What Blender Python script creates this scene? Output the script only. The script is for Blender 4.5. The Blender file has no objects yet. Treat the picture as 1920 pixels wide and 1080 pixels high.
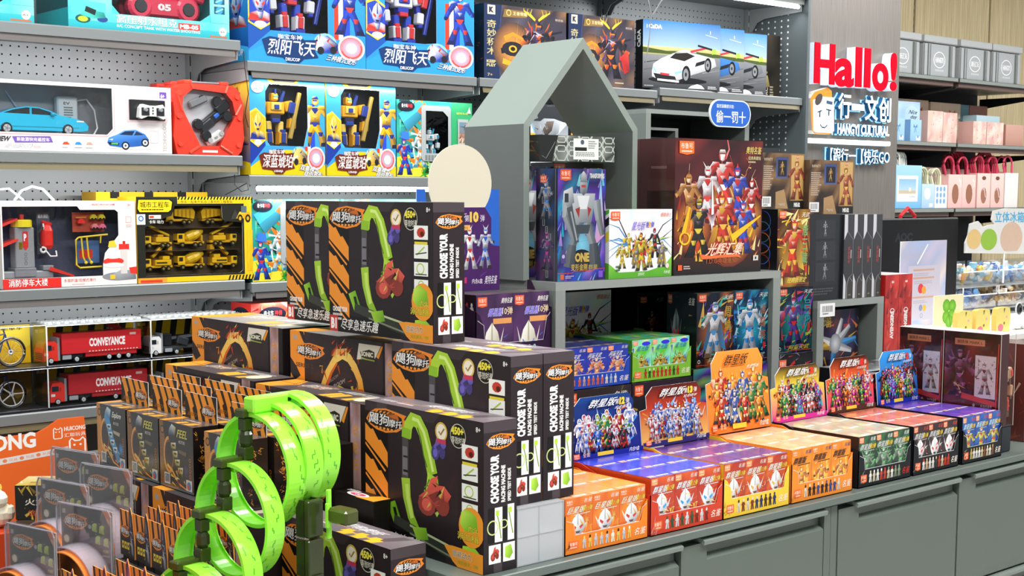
import bpy, math, random
from mathutils import Vector, Matrix
from mathutils.geometry import tessellate_polygon

PI = math.pi
scene = bpy.context.scene
COL = scene.collection

# ------------------------------------------------------------------ camera
cam_data = bpy.data.cameras.new('camera')
cam = bpy.data.objects.new('camera', cam_data)
COL.objects.link(cam)
scene.camera = cam
YAW, PIT, ROL, FPX = math.radians(49.1), math.radians(6.1), math.radians(0.08), 2592.0
fw = Vector((math.cos(YAW)*math.cos(PIT), math.sin(YAW)*math.cos(PIT), -math.sin(PIT)))
rt0 = Vector((math.sin(YAW), -math.cos(YAW), 0))
up0 = rt0.cross(fw)
rt = rt0*math.cos(ROL) + up0*math.sin(ROL)
up = up0*math.cos(ROL) - rt0*math.sin(ROL)
cam.matrix_world = Matrix(((rt.x, up.x, -fw.x, 0), (rt.y, up.y, -fw.y, 0), (rt.z, up.z, -fw.z, 1.5), (0, 0, 0, 1)))
cam_data.sensor_width = 36.0
cam_data.lens = 36.0*FPX/1920.0
cam_data.shift_y = (643-540)/1920.0
cam_data.clip_start = 0.05

# ------------------------------------------------------------------ view, world, lights
vs = scene.view_settings
scene.display_settings.display_device = 'sRGB'
vs.view_transform = 'Standard'
vs.look = 'None'
vs.exposure = -0.52
vs.gamma = 1.0
vs.use_curve_mapping = False
scene.cycles.max_bounces = 6
scene.cycles.transparent_max_bounces = 16
scene.cycles.caustics_reflective = False
scene.cycles.caustics_refractive = False

world = bpy.data.worlds.new('world')
scene.world = world
world.use_nodes = True
bg = world.node_tree.nodes['Background']
bg.inputs[0].default_value = (0.93, 0.97, 1.0, 1)
bg.inputs[1].default_value = 0.55

def area_light(name, loc, size, power, rot=(0, 0, 0), color=(1, 1, 1), spread=PI):
    d = bpy.data.lights.new(name, 'AREA')
    d.shape = 'RECTANGLE'; d.size, d.size_y = size
    d.energy = power; d.color = color; d.spread = spread
    o = bpy.data.objects.new(name, d); COL.objects.link(o)
    o.location = loc; o.rotation_euler = rot
    return o
# rows of LED ceiling panels of the shop (the lamps themselves hang above the frame)
area_light('ceiling_lamp_light', (0.2, 0.6, 3.12), (1.2, 0.6), 84)
area_light('ceiling_lamp_light', (1.9, 0.3, 3.12), (1.2, 0.6), 84)
area_light('ceiling_lamp_light', (3.8, 0.6, 3.12), (1.2, 0.6), 84)
area_light('ceiling_lamp_light', (1.2, 2.75, 3.12), (1.2, 0.5), 66)
area_light('ceiling_lamp_light', (3.2, 2.75, 3.12), (1.2, 0.5), 66)
area_light('ceiling_lamp_light', (5.6, 2.9, 3.12), (1.2, 0.6), 88)
area_light('ceiling_lamp_light', (7.6, 2.4, 3.12), (1.2, 0.6), 112)

# ------------------------------------------------------------------ colour
_cc = {}
def hx(s):
    if not isinstance(s, str): return s
    r = _cc.get(s)
    if r is None:
        t = s.lstrip('#')
        if len(t) == 3: t = ''.join(c*2 for c in t)
        v = [int(t[i:i+2], 16)/255 for i in (0, 2, 4)]
        r = tuple((x/12.92 if x <= .04045 else ((x+.055)/1.055)**2.4) for x in v)
        _cc[s] = r
    return r
def mul(c, f):
    c = hx(c); return tuple(max(0, min(1, x*f)) for x in c)
def mix(a, b, t):
    a, b = hx(a), hx(b); return tuple(x+(y-x)*t for x, y in zip(a, b))

# ------------------------------------------------------------------ materials (all node based)
def new_mat(name):
    m = bpy.data.materials.new(name); m.use_nodes = True
    nt = m.node_tree; b = nt.nodes['Principled BSDF']
    return m, nt, b
def paint(name, rough=.4, spec=.5, metal=0.0, coat=0.0, bump=0.0, bscale=300, vary=0.0, vscale=8, alpha=1.0, trans=0.0, film=0):
    m, nt, b = new_mat(name)
    a = nt.nodes.new('ShaderNodeAttribute'); a.attribute_name = 'Col'
    src = a.outputs['Color']
    if vary:
        n = nt.nodes.new('ShaderNodeTexNoise'); n.inputs['Scale'].default_value = vscale; n.inputs['Detail'].default_value = 4
        tc = nt.nodes.new('ShaderNodeTexCoord'); nt.links.new(tc.outputs['Object'], n.inputs['Vector'])
        mr = nt.nodes.new('ShaderNodeMapRange'); mr.inputs['To Min'].default_value = 1-vary; mr.inputs['To Max'].default_value = 1+vary
        nt.links.new(n.outputs['Fac'], mr.inputs['Value'])
        mx = nt.nodes.new('ShaderNodeVectorMath'); mx.operation = 'SCALE'
        nt.links.new(src, mx.inputs[0]); nt.links.new(mr.outputs[0], mx.inputs['Scale'])
        src = mx.outputs[0]
    nt.links.new(src, b.inputs['Base Color'])
    b.inputs['Roughness'].default_value = rough
    b.inputs['Specular IOR Level'].default_value = spec
    b.inputs['Metallic'].default_value = metal
    b.inputs['Coat Weight'].default_value = coat
    b.inputs['Coat Roughness'].default_value = .12
    b.inputs['Transmission Weight'].default_value = trans
    if film: b.inputs['Thin Film Thickness'].default_value = film
    if bump:
        n2 = nt.nodes.new('ShaderNodeTexNoise'); n2.inputs['Scale'].default_value = bscale
        tc2 = nt.nodes.new('ShaderNodeTexCoord'); nt.links.new(tc2.outputs['Object'], n2.inputs['Vector'])
        bp = nt.nodes.new('ShaderNodeBump'); bp.inputs['Strength'].default_value = bump; bp.inputs['Distance'].default_value = .002
        nt.links.new(n2.outputs['Fac'], bp.inputs['Height']); nt.links.new(bp.outputs[0], b.inputs['Normal'])
    if alpha < 1:
        out = nt.nodes['Material Output']
        tr = nt.nodes.new('ShaderNodeBsdfTransparent'); mxs = nt.nodes.new('ShaderNodeMixShader')
        mxs.inputs[0].default_value = alpha
        nt.links.new(a.outputs['Color'], tr.inputs[0])
        nt.links.new(tr.outputs[0], mxs.inputs[1]); nt.links.new(b.outputs[0], mxs.inputs[2]); nt.links.new(mxs.outputs[0], out.inputs[0])
    return m
def clear_film(name, tint=(1, 1, 1), gloss=.04, rough=.08, wrinkle=.22, scale=18):
    m, nt, b = new_mat(name)
    nt.nodes.remove(b); out = nt.nodes['Material Output']
    tr = nt.nodes.new('ShaderNodeBsdfTransparent'); tr.inputs[0].default_value = (*tint, 1)
    gl = nt.nodes.new('ShaderNodeBsdfGlossy'); gl.inputs['Roughness'].default_value = rough
    fr = nt.nodes.new('ShaderNodeFresnel'); fr.inputs[0].default_value = 1.4
    ad = nt.nodes.new('ShaderNodeMath'); ad.operation = 'ADD'; ad.inputs[1].default_value = gloss; ad.use_clamp = True
    ms = nt.nodes.new('ShaderNodeMixShader')
    n = nt.nodes.new('ShaderNodeTexNoise'); n.inputs['Scale'].default_value = scale; n.inputs['Distortion'].default_value = 1.2
    tc = nt.nodes.new('ShaderNodeTexCoord'); nt.links.new(tc.outputs['Object'], n.inputs['Vector'])
    bp = nt.nodes.new('ShaderNodeBump'); bp.inputs['Strength'].default_value = wrinkle; bp.inputs['Distance'].default_value = .01
    nt.links.new(n.outputs['Fac'], bp.inputs['Height']); nt.links.new(bp.outputs[0], gl.inputs['Normal'])
    fm = nt.nodes.new('ShaderNodeMath'); fm.operation = 'MULTIPLY'; fm.inputs[1].default_value = .4
    nt.links.new(fr.outputs[0], fm.inputs[0]); nt.links.new(fm.outputs[0], ad.inputs[0]); nt.links.new(ad.outputs[0], ms.inputs[0])
    nt.links.new(tr.outputs[0], ms.inputs[1]); nt.links.new(gl.outputs[0], ms.inputs[2]); nt.links.new(ms.outputs[0], out.inputs[0])
    return m
def emitter(name, col, strength):
    m, nt, b = new_mat(name)
    b.inputs['Base Color'].default_value = (*hx(col), 1)
    b.inputs['Emission Color'].default_value = (*hx(col), 1)
    b.inputs['Emission Strength'].default_value = strength
    return m

CARD = paint('printed_card', .42, .25, coat=.06, bump=.05, bscale=60)
GLOSS = paint('wrapped_print', .3, .5, coat=.5, bump=.10, bscale=22)
FOIL = paint('foil_print', .28, .6, metal=.35, coat=.6, bump=.12, bscale=40, film=420)
PLAST = paint('moulded_plastic', .32, .5, coat=.15, vary=.04, vscale=40)
MATTE = paint('matte_card', .6, .3)
STEEL = paint('powder_coated_steel', .38, .5, metal=.15, bump=.05, bscale=500, vary=.05, vscale=5)
LACQ = paint('grey_lacquer', .34, .5, bump=.03, bscale=400, vary=.05, vscale=4)
TRANSL = paint('translucent_track', .22, .5, coat=.4, alpha=.74)
SMOKE = paint('smoked_plastic', .2, .5, coat=.3, alpha=.86)
FILMY = paint('thin_bubble', .2, .6, coat=.6, alpha=.34)
FROST = paint('frosted_plastic', .45, .5, alpha=.42)
CLEAR = clear_film('clear_film')
PANE = clear_film('clear_pane', gloss=.02, rough=.04, wrinkle=.08, scale=14)
LED = emitter('led_tube', 'ffffff', 9)
SIGNW = emitter('sign_white_glow', 'f4fdff', 1.5)
SIGNR = emitter('sign_red_face', 'f2001c', .3)
SIGNR.node_tree.nodes['Principled BSDF'].inputs['Specular IOR Level'].default_value = .05
HALO = emitter('sign_rim_glow', 'e4f0ff', .75)
BLUEGLOW = emitter('sign_back_glow', '9fe0ff', 1.0)

def wood_mat():
    m, nt, b = new_mat('veneer_board')
    tc = nt.nodes.new('ShaderNodeTexCoord'); mp = nt.nodes.new('ShaderNodeMapping'); mp.inputs['Scale'].default_value = (60, 60, 1.3)
    n = nt.nodes.new('ShaderNodeTexNoise'); n.inputs['Scale'].default_value = 3; n.inputs['Detail'].default_value = 6
    cr = nt.nodes.new('ShaderNodeValToRGB')
    cr.color_ramp.elements[0].position = .3; cr.color_ramp.elements[0].color = (*hx('c4b085'), 1)
    cr.color_ramp.elements[1].position = .72; cr.color_ramp.elements[1].color = (*hx('eddcb2'), 1)
    nt.links.new(tc.outputs['Object'], mp.inputs[0]); nt.links.new(mp.outputs[0], n.inputs['Vector'])
    nt.links.new(n.outputs['Fac'], cr.inputs[0]); nt.links.new(cr.outputs[0], b.inputs['Base Color'])
    b.inputs['Roughness'].default_value = .5
    return m
WOOD = wood_mat()
def brushed_mat():
    m, nt, b = new_mat('brushed_grey_cladding')
    tc = nt.nodes.new('ShaderNodeTexCoord'); mp = nt.nodes.new('ShaderNodeMapping'); mp.inputs['Scale'].default_value = (90, 90, 1.5)
    n = nt.nodes.new('ShaderNodeTexNoise'); n.inputs['Scale'].default_value = 4; n.inputs['Detail'].default_value = 5
    cr = nt.nodes.new('ShaderNodeValToRGB')
    cr.color_ramp.elements[0].position = .3; cr.color_ramp.elements[0].color = (*hx('67625d'), 1)
    cr.color_ramp.elements[1].position = .7; cr.color_ramp.elements[1].color = (*hx('7f7a74'), 1)
    nt.links.new(tc.outputs['Object'], mp.inputs[0]); nt.links.new(mp.outputs[0], n.inputs['Vector'])
    nt.links.new(n.outputs['Fac'], cr.inputs[0]); nt.links.new(cr.outputs[0], b.inputs['Base Color'])
    b.inputs['Roughness'].default_value = .42; b.inputs['Metallic'].default_value = .25
    return m
BRUSH = brushed_mat()
def floor_mat():
    m, nt, b = new_mat('polished_floor_tile')
    tc = nt.nodes.new('ShaderNodeTexCoord'); n = nt.nodes.new('ShaderNodeTexNoise'); n.inputs['Scale'].default_value = 2.5
    cr = nt.nodes.new('ShaderNodeValToRGB')
    cr.color_ramp.elements[0].color = (*hx('b9b6b0'), 1); cr.color_ramp.elements[1].color = (*hx('d2cfc9'), 1)
    nt.links.new(tc.outputs['Object'], n.inputs['Vector']); nt.links.new(n.outputs['Fac'], cr.inputs[0]); nt.links.new(cr.outputs[0], b.inputs['Base Color'])
    b.inputs['Roughness'].default_value = .25
    return m
FLOORM = floor_mat()

# ------------------------------------------------------------------ mesh accumulator with a colour per corner
class G:
    def __init__(s):
        s.v = []; s.f = []; s.c = []; s.M = Matrix.Identity(4)
    def face(s, pts, col):
        """pts 3-D points, col one colour or one colour per point"""
        n0 = len(s.v); M = s.M
        for p in pts: s.v.append(tuple(M @ Vector(p)))
        k = len(pts); s.f.append(tuple(range(n0, n0+k)))
        s.c.append([hx(x) for x in col] if isinstance(col, list) else [hx(col)]*k)
    def mesh_part(s, verts, faces, col):
        n0 = len(s.v); M = s.M; c = hx(col)
        for p in verts: s.v.append(tuple(M @ Vector(p)))
        for f in faces:
            s.f.append(tuple(i+n0 for i in f)); s.c.append([c]*len(f))
    def box(s, x0, y0, z0, x1, y1, z1, col, b=0.0):
        """col: colour or dict of face -> colour (f front -y, k back, l left -x, r right, t top, u under)"""
        if x1 < x0: x0, x1 = x1, x0
        if y1 < y0: y0, y1 = y1, y0
        if z1 < z0: z0, z1 = z1, z0
        d = col if isinstance(col, dict) else None
        def cc(k): return hx(d.get(k, d.get('*', '888'))) if d else hx(col)
        if b <= 0:
            P = [(x0,y0,z0),(x1,y0,z0),(x1,y1,z0),(x0,y1,z0),(x0,y0,z1),(x1,y0,z1),(x1,y1,z1),(x0,y1,z1)]
            for k, f in (('f',(0,1,5,4)),('r',(1,2,6,5)),('k',(2,3,7,6)),('l',(3,0,4,7)),('t',(4,5,6,7)),('u',(3,2,1,0))):
                s.face([P[i] for i in f], cc(k))
            return
        X, Y, Z = (x0, x1), (y0, y1), (z0, z1); sg = (1, -1)
        def pt(i, j, k, ax):
            p = [X[i]+(sg[i]*b if ax != 0 else 0), Y[j]+(sg[j]*b if ax != 1 else 0), Z[k]+(sg[k]*b if ax != 2 else 0)]
            return tuple(p)
        for k, ax, i in (('l',0,0),('r',0,1),('f',1,0),('k',1,1),('u',2,0),('t',2,1)):
            q = []
            for (a, c2) in ((0,0),(1,0),(1,1),(0,1)):
                if ax == 0: q.append(pt(i, a, c2, 0))
                elif ax == 1: q.append(pt(a, i, c2, 1))
                else: q.append(pt(a, c2, i, 2))
            if k in ('l', 'k', 'u'): q = q[::-1]
            s.face(q, cc(k))
        e = cc('f') if d is None else cc('*') if '*' in d else cc('f')
        for j in (0, 1):
            for k in (0, 1):
                s.face([pt(0,j,k,1), pt(1,j,k,1), pt(1,j,k,2), pt(0,j,k,2)], e)
                s.face([pt(j,0,k,0), pt(j,1,k,0), pt(j,1,k,2), pt(j,0,k,2)], e)
                s.face([pt(j,k,0,0), pt(j,k,1,0), pt(j,k,1,1), pt(j,k,0,1)], e)
        for i in (0, 1):
            for j in (0, 1):
                for k in (0, 1): s.face([pt(i,j,k,0), pt(i,j,k,1), pt(i,j,k,2)], e)
    def prism(s, pts, y0, y1, col, side=None, ax='y'):
        """2-D outline (x,z) extruded along y; ax 'z': outline (x,y) along z; ax 'x': outline (y,z) along x"""
        def m(p, t): return (p[0], t, p[1]) if ax == 'y' else (p[0], p[1], t) if ax == 'z' else (t, p[0], p[1])
        s.face([m(p, y0) for p in pts], col); s.face([m(p, y1) for p in pts][::-1], col)
        n = len(pts); sc = side if side is not None else col
        for i in range(n):
            a, c = pts[i], pts[(i+1) % n]
            s.face([m(a, y0), m(a, y1), m(c, y1), m(c, y0)], sc)
    def holed(s, outer, hole, y, col, ax='y'):
        def m(p): return (p[0], y, p[1]) if ax == 'y' else (p[0], p[1], y) if ax == 'z' else (y, p[0], p[1])
        pts = list(outer)+list(hole)
        tris = tessellate_polygon([[Vector((p[0], p[1], 0)) for p in outer], [Vector((p[0], p[1], 0)) for p in hole]])
        s.mesh_part([m(p) for p in pts], tris, col)
    def lathe(s, prof, c, col, n=16, axis='z', cap=True):
        """prof: (radius, height) pairs"""
        def m(r, h, a):
            x, y = r*math.cos(a), r*math.sin(a)
            v = (x, y, h) if axis == 'z' else (x, h, y) if axis == 'y' else (h, x, y)
            return (c[0]+v[0], c[1]+v[1], c[2]+v[2])
        V = []; F = []
        for (r, h) in prof:
            for i in range(n): V.append(m(r, h, 2*PI*i/n))
        for k in range(len(prof)-1):
            for i in range(n):
                j = (i+1) % n
                F.append((k*n+i, k*n+j, (k+1)*n+j, (k+1)*n+i))
        if cap:
            F.append(tuple(range(n))[::-1]); F.append(tuple(range((len(prof)-1)*n, len(prof)*n)))
        s.mesh_part(V, F, col)
    def cyl(s, c, r, h, col, axis='z', n=14): s.lathe([(r, 0), (r, h)], c, col, n, axis)
    def tube(s, path, r, col, n=6, closed=False):
        path = [Vector(p) for p in path]; V = []; F = []; N = len(path)
        for i, p in enumerate(path):
            a = path[(i-1) % N] if (closed or i > 0) else p
            b = path[(i+1) % N] if (closed or i < N-1) else p
            t = (b-a).normalized()
            u = t.cross(Vector((0, 0, 1)))
            if u.length < .05: u = t.cross(Vector((0, 1, 0)))
            u.normalize(); w = t.cross(u)
            for k in range(n):
                an = 2*PI*k/n; V.append(p+u*r*math.cos(an)+w*r*math.sin(an))
        for i in range(N if closed else N-1):
            for k in range(n):
                j = (i+1) % N
                F.append((i*n+k, i*n+(k+1) % n, j*n+(k+1) % n, j*n+k))
        s.mesh_part(V, F, col)
    def ring(s, c, R, r, col, axis='y', n=20, m=6):
        pts = []
        for i in range(n):
            a = 2*PI*i/n; x, y = R*math.cos(a), R*math.sin(a)
            pts.append((c[0]+x, c[1], c[2]+y) if axis == 'y' else (c[0]+x, c[1]+y, c[2]) if axis == 'z' else (c[0], c[1]+x, c[2]+y))
        s.tube(pts, r, col, m, True)
    def ball(s, c, rx, ry, rz, col, n=12):
        pr = []
        V = []; F = []; k = n//2
        for i in range(k+1):
            th = PI*i/k
            for j in range(n):
                ph = 2*PI*j/n
                V.append((c[0]+rx*math.sin(th)*math.cos(ph), c[1]+ry*math.sin(th)*math.sin(ph), c[2]+rz*math.cos(th)))
        for i in range(k):
            for j in range(n):
                F.append((i*n+j, (i+1)*n+j, (i+1)*n+(j+1) % n, i*n+(j+1) % n))
        s.mesh_part(V, F, col)

def mesh_of(name, g):
    me = bpy.data.meshes.new(name)
    me.from_pydata(g.v, [], g.f)
    at = me.color_attributes.new('Col', 'FLOAT_COLOR', 'CORNER')
    buf = []
    for cs in g.c:
        for c in cs: buf.extend((c[0], c[1], c[2], 1.0))
    if len(buf) == len(at.data)*4: at.data.foreach_set('color', buf)
    me.update()
    return me
def obj(name, g, mat, parent=None, loc=None, kind=None, label=None):
    me = mesh_of(name, g); me.materials.append(mat)
    o = bpy.data.objects.new(name, me); COL.objects.link(o)
    if parent is not None: o.parent = parent
    if loc is not None: o.location = loc
    if kind: o['kind'] = kind
    if label: o['label'] = label
    return o
def thing(name, label, cat, loc=(0, 0, 0), rz=0.0, group=None):
    o = bpy.data.objects.new(name, None); COL.objects.link(o)
    o.empty_display_size = .02
    tag(o, label, cat, group); o.location = loc; o.rotation_euler = (0, 0, rz)
    return o
def tag(o, label, cat, group=None):
    o['label'] = label; o['category'] = cat
    if group: o['group'] = group
    return o
def dup(root, loc, rz=None, label=None, group=None):
    r = root.copy(); COL.objects.link(r); r.location = loc
    if rz is not None: r.rotation_euler = (root.rotation_euler[0], root.rotation_euler[1], rz)
    if label: r['label'] = label
    if group: r['group'] = group
    for ch in list(root.children):
        c = ch.copy(); COL.objects.link(c); c.parent = r
        for g2 in list(ch.children):
            d = g2.copy(); COL.objects.link(d); d.parent = c
    return r
RX = -PI/2     # turn a box so that its front looks towards -X
# ------------------------------------------------------------------ flat print: vector art laid on a panel
_tc = {}
def text_tris(body, bold=.02, res=2):
    k = (body, bold, res)
    if k in _tc: return _tc[k]
    cu = bpy.data.curves.new('t', 'FONT'); cu.body = body; cu.size = 1; cu.resolution_u = res; cu.offset = bold
    o = bpy.data.objects.new('t', cu); COL.objects.link(o)
    dg = bpy.context.evaluated_depsgraph_get()
    ev = o.evaluated_get(dg); me = ev.to_mesh()
    V = [(v.co.x, v.co.y) for v in me.vertices]; F = [tuple(p.vertices) for p in me.polygons]
    ev.to_mesh_clear()
    bpy.data.objects.remove(o); bpy.data.curves.remove(cu)
    if not V: V = [(0, 0), (1, 0), (0, 1)]; F = []
    x0 = min(v[0] for v in V); x1 = max(v[0] for v in V); y0 = min(v[1] for v in V); y1 = max(v[1] for v in V)
    r = ([((x-x0)/(x1-x0+1e-9), (y-y0)/(y1-y0+1e-9)) for x, y in V], F)
    _tc[k] = r
    return r

class Art:
    """u to the right, v up, in units of the panel (W x H, metres); every shape lies one hair above the last"""
    STEP = .000008
    def __init__(s, W, H, g=None, proj=None, base=.00012):
        s.W, s.H = W, H; s.g = g or G(); s.proj = proj or (lambda u, v, e: (u, -e, v)); s.e = base
        s.ou = s.ov = 0.0; s.su = s.sv = 1.0; s.clip = (0, 0, W, H)
    # normalised drawing window (0..1, v up)
    def win(s, u0, v0, u1, v1):
        s.ou, s.ov, s.su, s.sv = u0, v0, (u1-u0), (v1-v0); return s
    def _clip(s, P):
        x0, y0, x1, y1 = s.clip
        for ax, lim, sg in ((0, x0, 1), (0, x1, -1), (1, y0, 1), (1, y1, -1)):
            out = []
            n = len(P)
            for i in range(n):
                a, b = P[i-1], P[i]
                da, db = (a[ax]-lim)*sg, (b[ax]-lim)*sg
                if (da >= 0) != (db >= 0):
                    t = da/(da-db)
                    out.append(tuple(a[k]+(b[k]-a[k])*t for k in range(5)))
                if db >= 0: out.append(b)
            P = out
            if len(P) < 3: return []
        return P
    def poly(s, pts, col, bump=True):
        """pts in window units 0..1"""
        if bump: s.e += s.STEP
        cs = [hx(c) for c in col] if isinstance(col, list) else [hx(col)]*len(pts)
        P = [((s.ou+u*s.su)*s.W, (s.ov+v*s.sv)*s.H, *c) for (u, v), c in zip(pts, cs)]
        P = s._clip(P)
        if len(P) < 3: return
        s.g.face([s.proj(p[0], p[1], s.e) for p in P], [p[2:5] for p in P])
    def rect(s, u0, v0, u1, v1, c, ct=None, cr=None):
        c = hx(c)
        if ct is not None: cols = [c, c, hx(ct), hx(ct)]
        elif cr is not None: cols = [c, hx(cr), hx(cr), c]
        else: cols = c
        s.poly([(u0, v0), (u1, v0), (u1, v1), (u0, v1)], cols)
    def bg(s, c, ct=None, cr=None): s.rect(0, 0, 1, 1, c, ct, cr)
    def asp(s): return (s.su*s.W)/(s.sv*s.H)
    def ell(s, u, v, ru, rv, c, n=20, c2=None, rot=0):
        P = []
        A = s.asp()
        for i in range(n):
            a = 2*PI*i/n; x, y = ru*math.cos(a), rv*math.sin(a)
            if rot: x, y = x*math.cos(rot)-y/A*math.sin(rot), x*A*math.sin(rot)+y*math.cos(rot)
            P.append((u+x, v+y))
        if c2 is None: s.poly(P, c)
        else:
            s.e += s.STEP
            for i in range(n): s.poly([(u, v), P[i], P[(i+1) % n]], [c, c2, c2], False)
    def circ(s, u, v, r, c, n=18, c2=None): s.ell(u, v, r, r*s.asp(), c, n, c2)   # r in window widths
    def ring(s, u, v, ru, rv, w, c, a0=0, a1=360, n=24):
        s.e += s.STEP
        for i in range(n):
            a = math.radians(a0+(a1-a0)*i/n); b = math.radians(a0+(a1-a0)*(i+1)/n)
            k = 1-w
            s.poly([(u+ru*math.cos(a), v+rv*math.sin(a)), (u+ru*math.cos(b), v+rv*math.sin(b)), (u+ru*k*math.cos(b), v+rv*k*math.sin(b)), (u+ru*k*math.cos(a), v+rv*k*math.sin(a))], c, False)
    def line(s, pts, w, c, w2=None, c2=None):
        """w in window widths"""
        s.e += s.STEP; A = s.asp(); N = len(pts)
        L = []
        for i, p in enumerate(pts):
            a = pts[max(0, i-1)]; b = pts[min(N-1, i+1)]
            dx, dy = b[0]-a[0], (b[1]-a[1])/A
            l = math.hypot(dx, dy) or 1
            ww = (w if w2 is None else w+(w2-w)*i/max(1, N-1))/2
            L.append(((p[0]-dy/l*ww, p[1]+dx/l*ww*A), (p[0]+dy/l*ww, p[1]-dx/l*ww*A)))
        for i in range(N-1):
            t0, t1 = i/(N-1), (i+1)/(N-1)
            ca = c if c2 is None else mix(c, c2, t0); cb = c if c2 is None else mix(c, c2, t1)
            s.poly([L[i][0], L[i+1][0], L[i+1][1], L[i][1]], [ca, cb, cb, ca], False)
    def T(s, body, u, v, w, h, c, out=None, ow=.07, skew=0.0, bold=.02, rot=0, ct=None, rise=0.0):
        """text stretched into the box u..u+w, v..v+h; rot 90 turns it to read upwards; rise lifts the right end"""
        cjk = ord(max(body)) > 0x2e00
        if cjk: fat = bold > .025; bold = 0
        def put(b, col, top=None, gx=0, gy=0, sx=0, sy=0):
            s.e += s.STEP
            V, F = text_tris(body, b)
            col = hx(col); top = hx(top) if top else col
            for f in F:
                P = []; cs = []
                for i in f:
                    x, y = V[i]
                    x2 = x*(1+2*gx)-gx+skew*y+sx; y2 = y*(1+2*gy)-gy+sy
                    if rot: uu, vv = u+w*(1-y2), v+h*x2
                    else: uu, vv = u+w*x2, v+h*y2+rise*x2
                    P.append((uu, vv)); cs.append(mix(col, top, max(0, min(1, y))))
                s.poly(P, cs, False)
        if out:
            n = max(1, len(body)); gx = ow*.55/n; gy = ow*.5
            if cjk:
                k = .4*ow+.018
                for qx, qy in ((-1, -1), (1, -1), (-1, 1), (1, 1)): put(0, out, None, gx*.4, gy*.4, qx*k/n, qy*k)
            else: put(bold+ow, out, None, gx, gy)
        if cjk and fat:
            for q in (-.018, .018): put(bold, c, ct, sx=q/max(1, len(body)), sy=q*.5)
        put(bold, c, ct)
    # -------- richer motifs
    def shards(s, n, rng, pal, u0=0, v0=0, u1=1, v1=1, size=.08, ang=None, spread=.6, thin=.25):
        A = s.asp()
        s.e += s.STEP
        for i in range(n):
            if i % 6 == 0: s.e += s.STEP
            u, v = rng.uniform(u0, u1), rng.uniform(v0, v1); L = size*rng.uniform(.4, 1.4)
            a = rng.uniform(0, 2*PI) if ang is None else ang+rng.uniform(-spread, spread)
            t = L*thin*rng.uniform(.5, 1.5); c = hx(rng.choice(pal))
            dx, dy = math.cos(a), math.sin(a)
            s.poly([(u-dx*L/2-dy*t/2, v+(-dy*L/2+dx*t/2)*A), (u+dx*L/2, v+dy*L/2*A), (u-dx*L/2+dy*t/2, v+(-dy*L/2-dx*t/2)*A)], [mul(c, .55), c, mul(c, .8)], False)
    def burst(s, u, v, r, n, rng, pal, r0=0.05, wid=.5, out=None):
        A = s.asp(); s.e += s.STEP
        for i in range(n):
            a = 2*PI*(i+rng.uniform(-.3, .3))/n; L = r*rng.uniform(.55, 1.0); w = wid*PI/n
            c = hx(rng.choice(pal)); o = hx(out) if out else mul(c, .35)
            s.poly([(u+math.cos(a-w)*r0, v+math.sin(a-w)*r0*A), (u+math.cos(a+w)*r0, v+math.sin(a+w)*r0*A), (u+math.cos(a)*L, v+math.sin(a)*L*A)], [c, c, o], False)
    def glow(s, u, v, r, c, edge, n=18): s.circ(u, v, r, c, n, edge)
    def mottle(s, nx, ny, rng, pal, u0=0, v0=0, u1=1, v1=1, amt=.5, base=None):
        """soft patchwork: a grid of quads with a smooth random colour per corner"""
        s.e += s.STEP
        g = [[mix(base, rng.choice(pal), rng.uniform(0, amt)) if base else hx(rng.choice(pal)) for _ in range(nx+1)] for _ in range(ny+1)]
        for j in range(ny):
            for i in range(nx):
                a, b = u0+(u1-u0)*i/nx, u0+(u1-u0)*(i+1)/nx; c, d = v0+(v1-v0)*j/ny, v0+(v1-v0)*(j+1)/ny
                s.poly([(a, c), (b, c), (b, d), (a, d)], [g[j][i], g[j][i+1], g[j+1][i+1], g[j+1][i]], False)
    def limb(s, p, q, w0, w1, c, k=.55):
        A = s.asp(); dx, dy = q[0]-p[0], (q[1]-p[1])/A; l = math.hypot(dx, dy) or 1
        nx, ny = -dy/l, dx/l*A; c = hx(c)
        s.e += s.STEP
        a0 = (p[0]+nx*w0/2, p[1]+ny*w0/2); b0 = (p[0]-nx*w0/2, p[1]-ny*w0/2)
        a1 = (q[0]+nx*w1/2, q[1]+ny*w1/2); b1 = (q[0]-nx*w1/2, q[1]-ny*w1/2)
        m0, m1 = p, q
        if nx > 0: a0, b0, a1, b1 = b0, a0, b1, a1
        s.poly([a0, m0, m1, a1], [c, mul(c, 1.15), mul(c, .95), mul(c, .85)], False)
        s.poly([m0, b0, b1, m1], [mul(c, .8), mul(c, k*.8), mul(c, k*.6), mul(c, k)], False)
    def figure(s, u, v, h, pal, rng, outline=None, style=None, wide=1.0):
        """a generic armoured figure standing with its feet at (u, v), h in window heights"""
        A = s.asp(); w = h/A*wide           # one figure height expressed in window widths
        main, dark, acc, light = [hx(c) for c in pal[:4]]
        P = lambda x, y: (u+x*w, v+y*h)
        lean = rng.uniform(-.04, .04); st = rng.uniform(.07, .13)
        la, ra = rng.uniform(-.2, .9), rng.uniform(-.2, .9)
        hip, chest, neck = P(lean*.3, .44), P(lean*.7, .66), P(lean, .80)
        kneeL, kneeR = P(-st*.75, .24), P(st*.85, .25)
        footL, footR = P(-st*1.3, .02), P(st*1.35, .03)
        shL, shR = P(lean-.115, .745), P(lean+.115, .745)
        elL = P(lean-.115-.1*math.cos(la*.8), .745-.15*math.cos(la)); elR = P(lean+.115+.1*math.cos(ra*.8), .745-.15*math.cos(ra))
        haL = (elL[0]-.06*w, elL[1]+rng.uniform(-.13, .1)*h); haR = (elR[0]+.05*w, elR[1]+rng.uniform(-.13, .1)*h)
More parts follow.
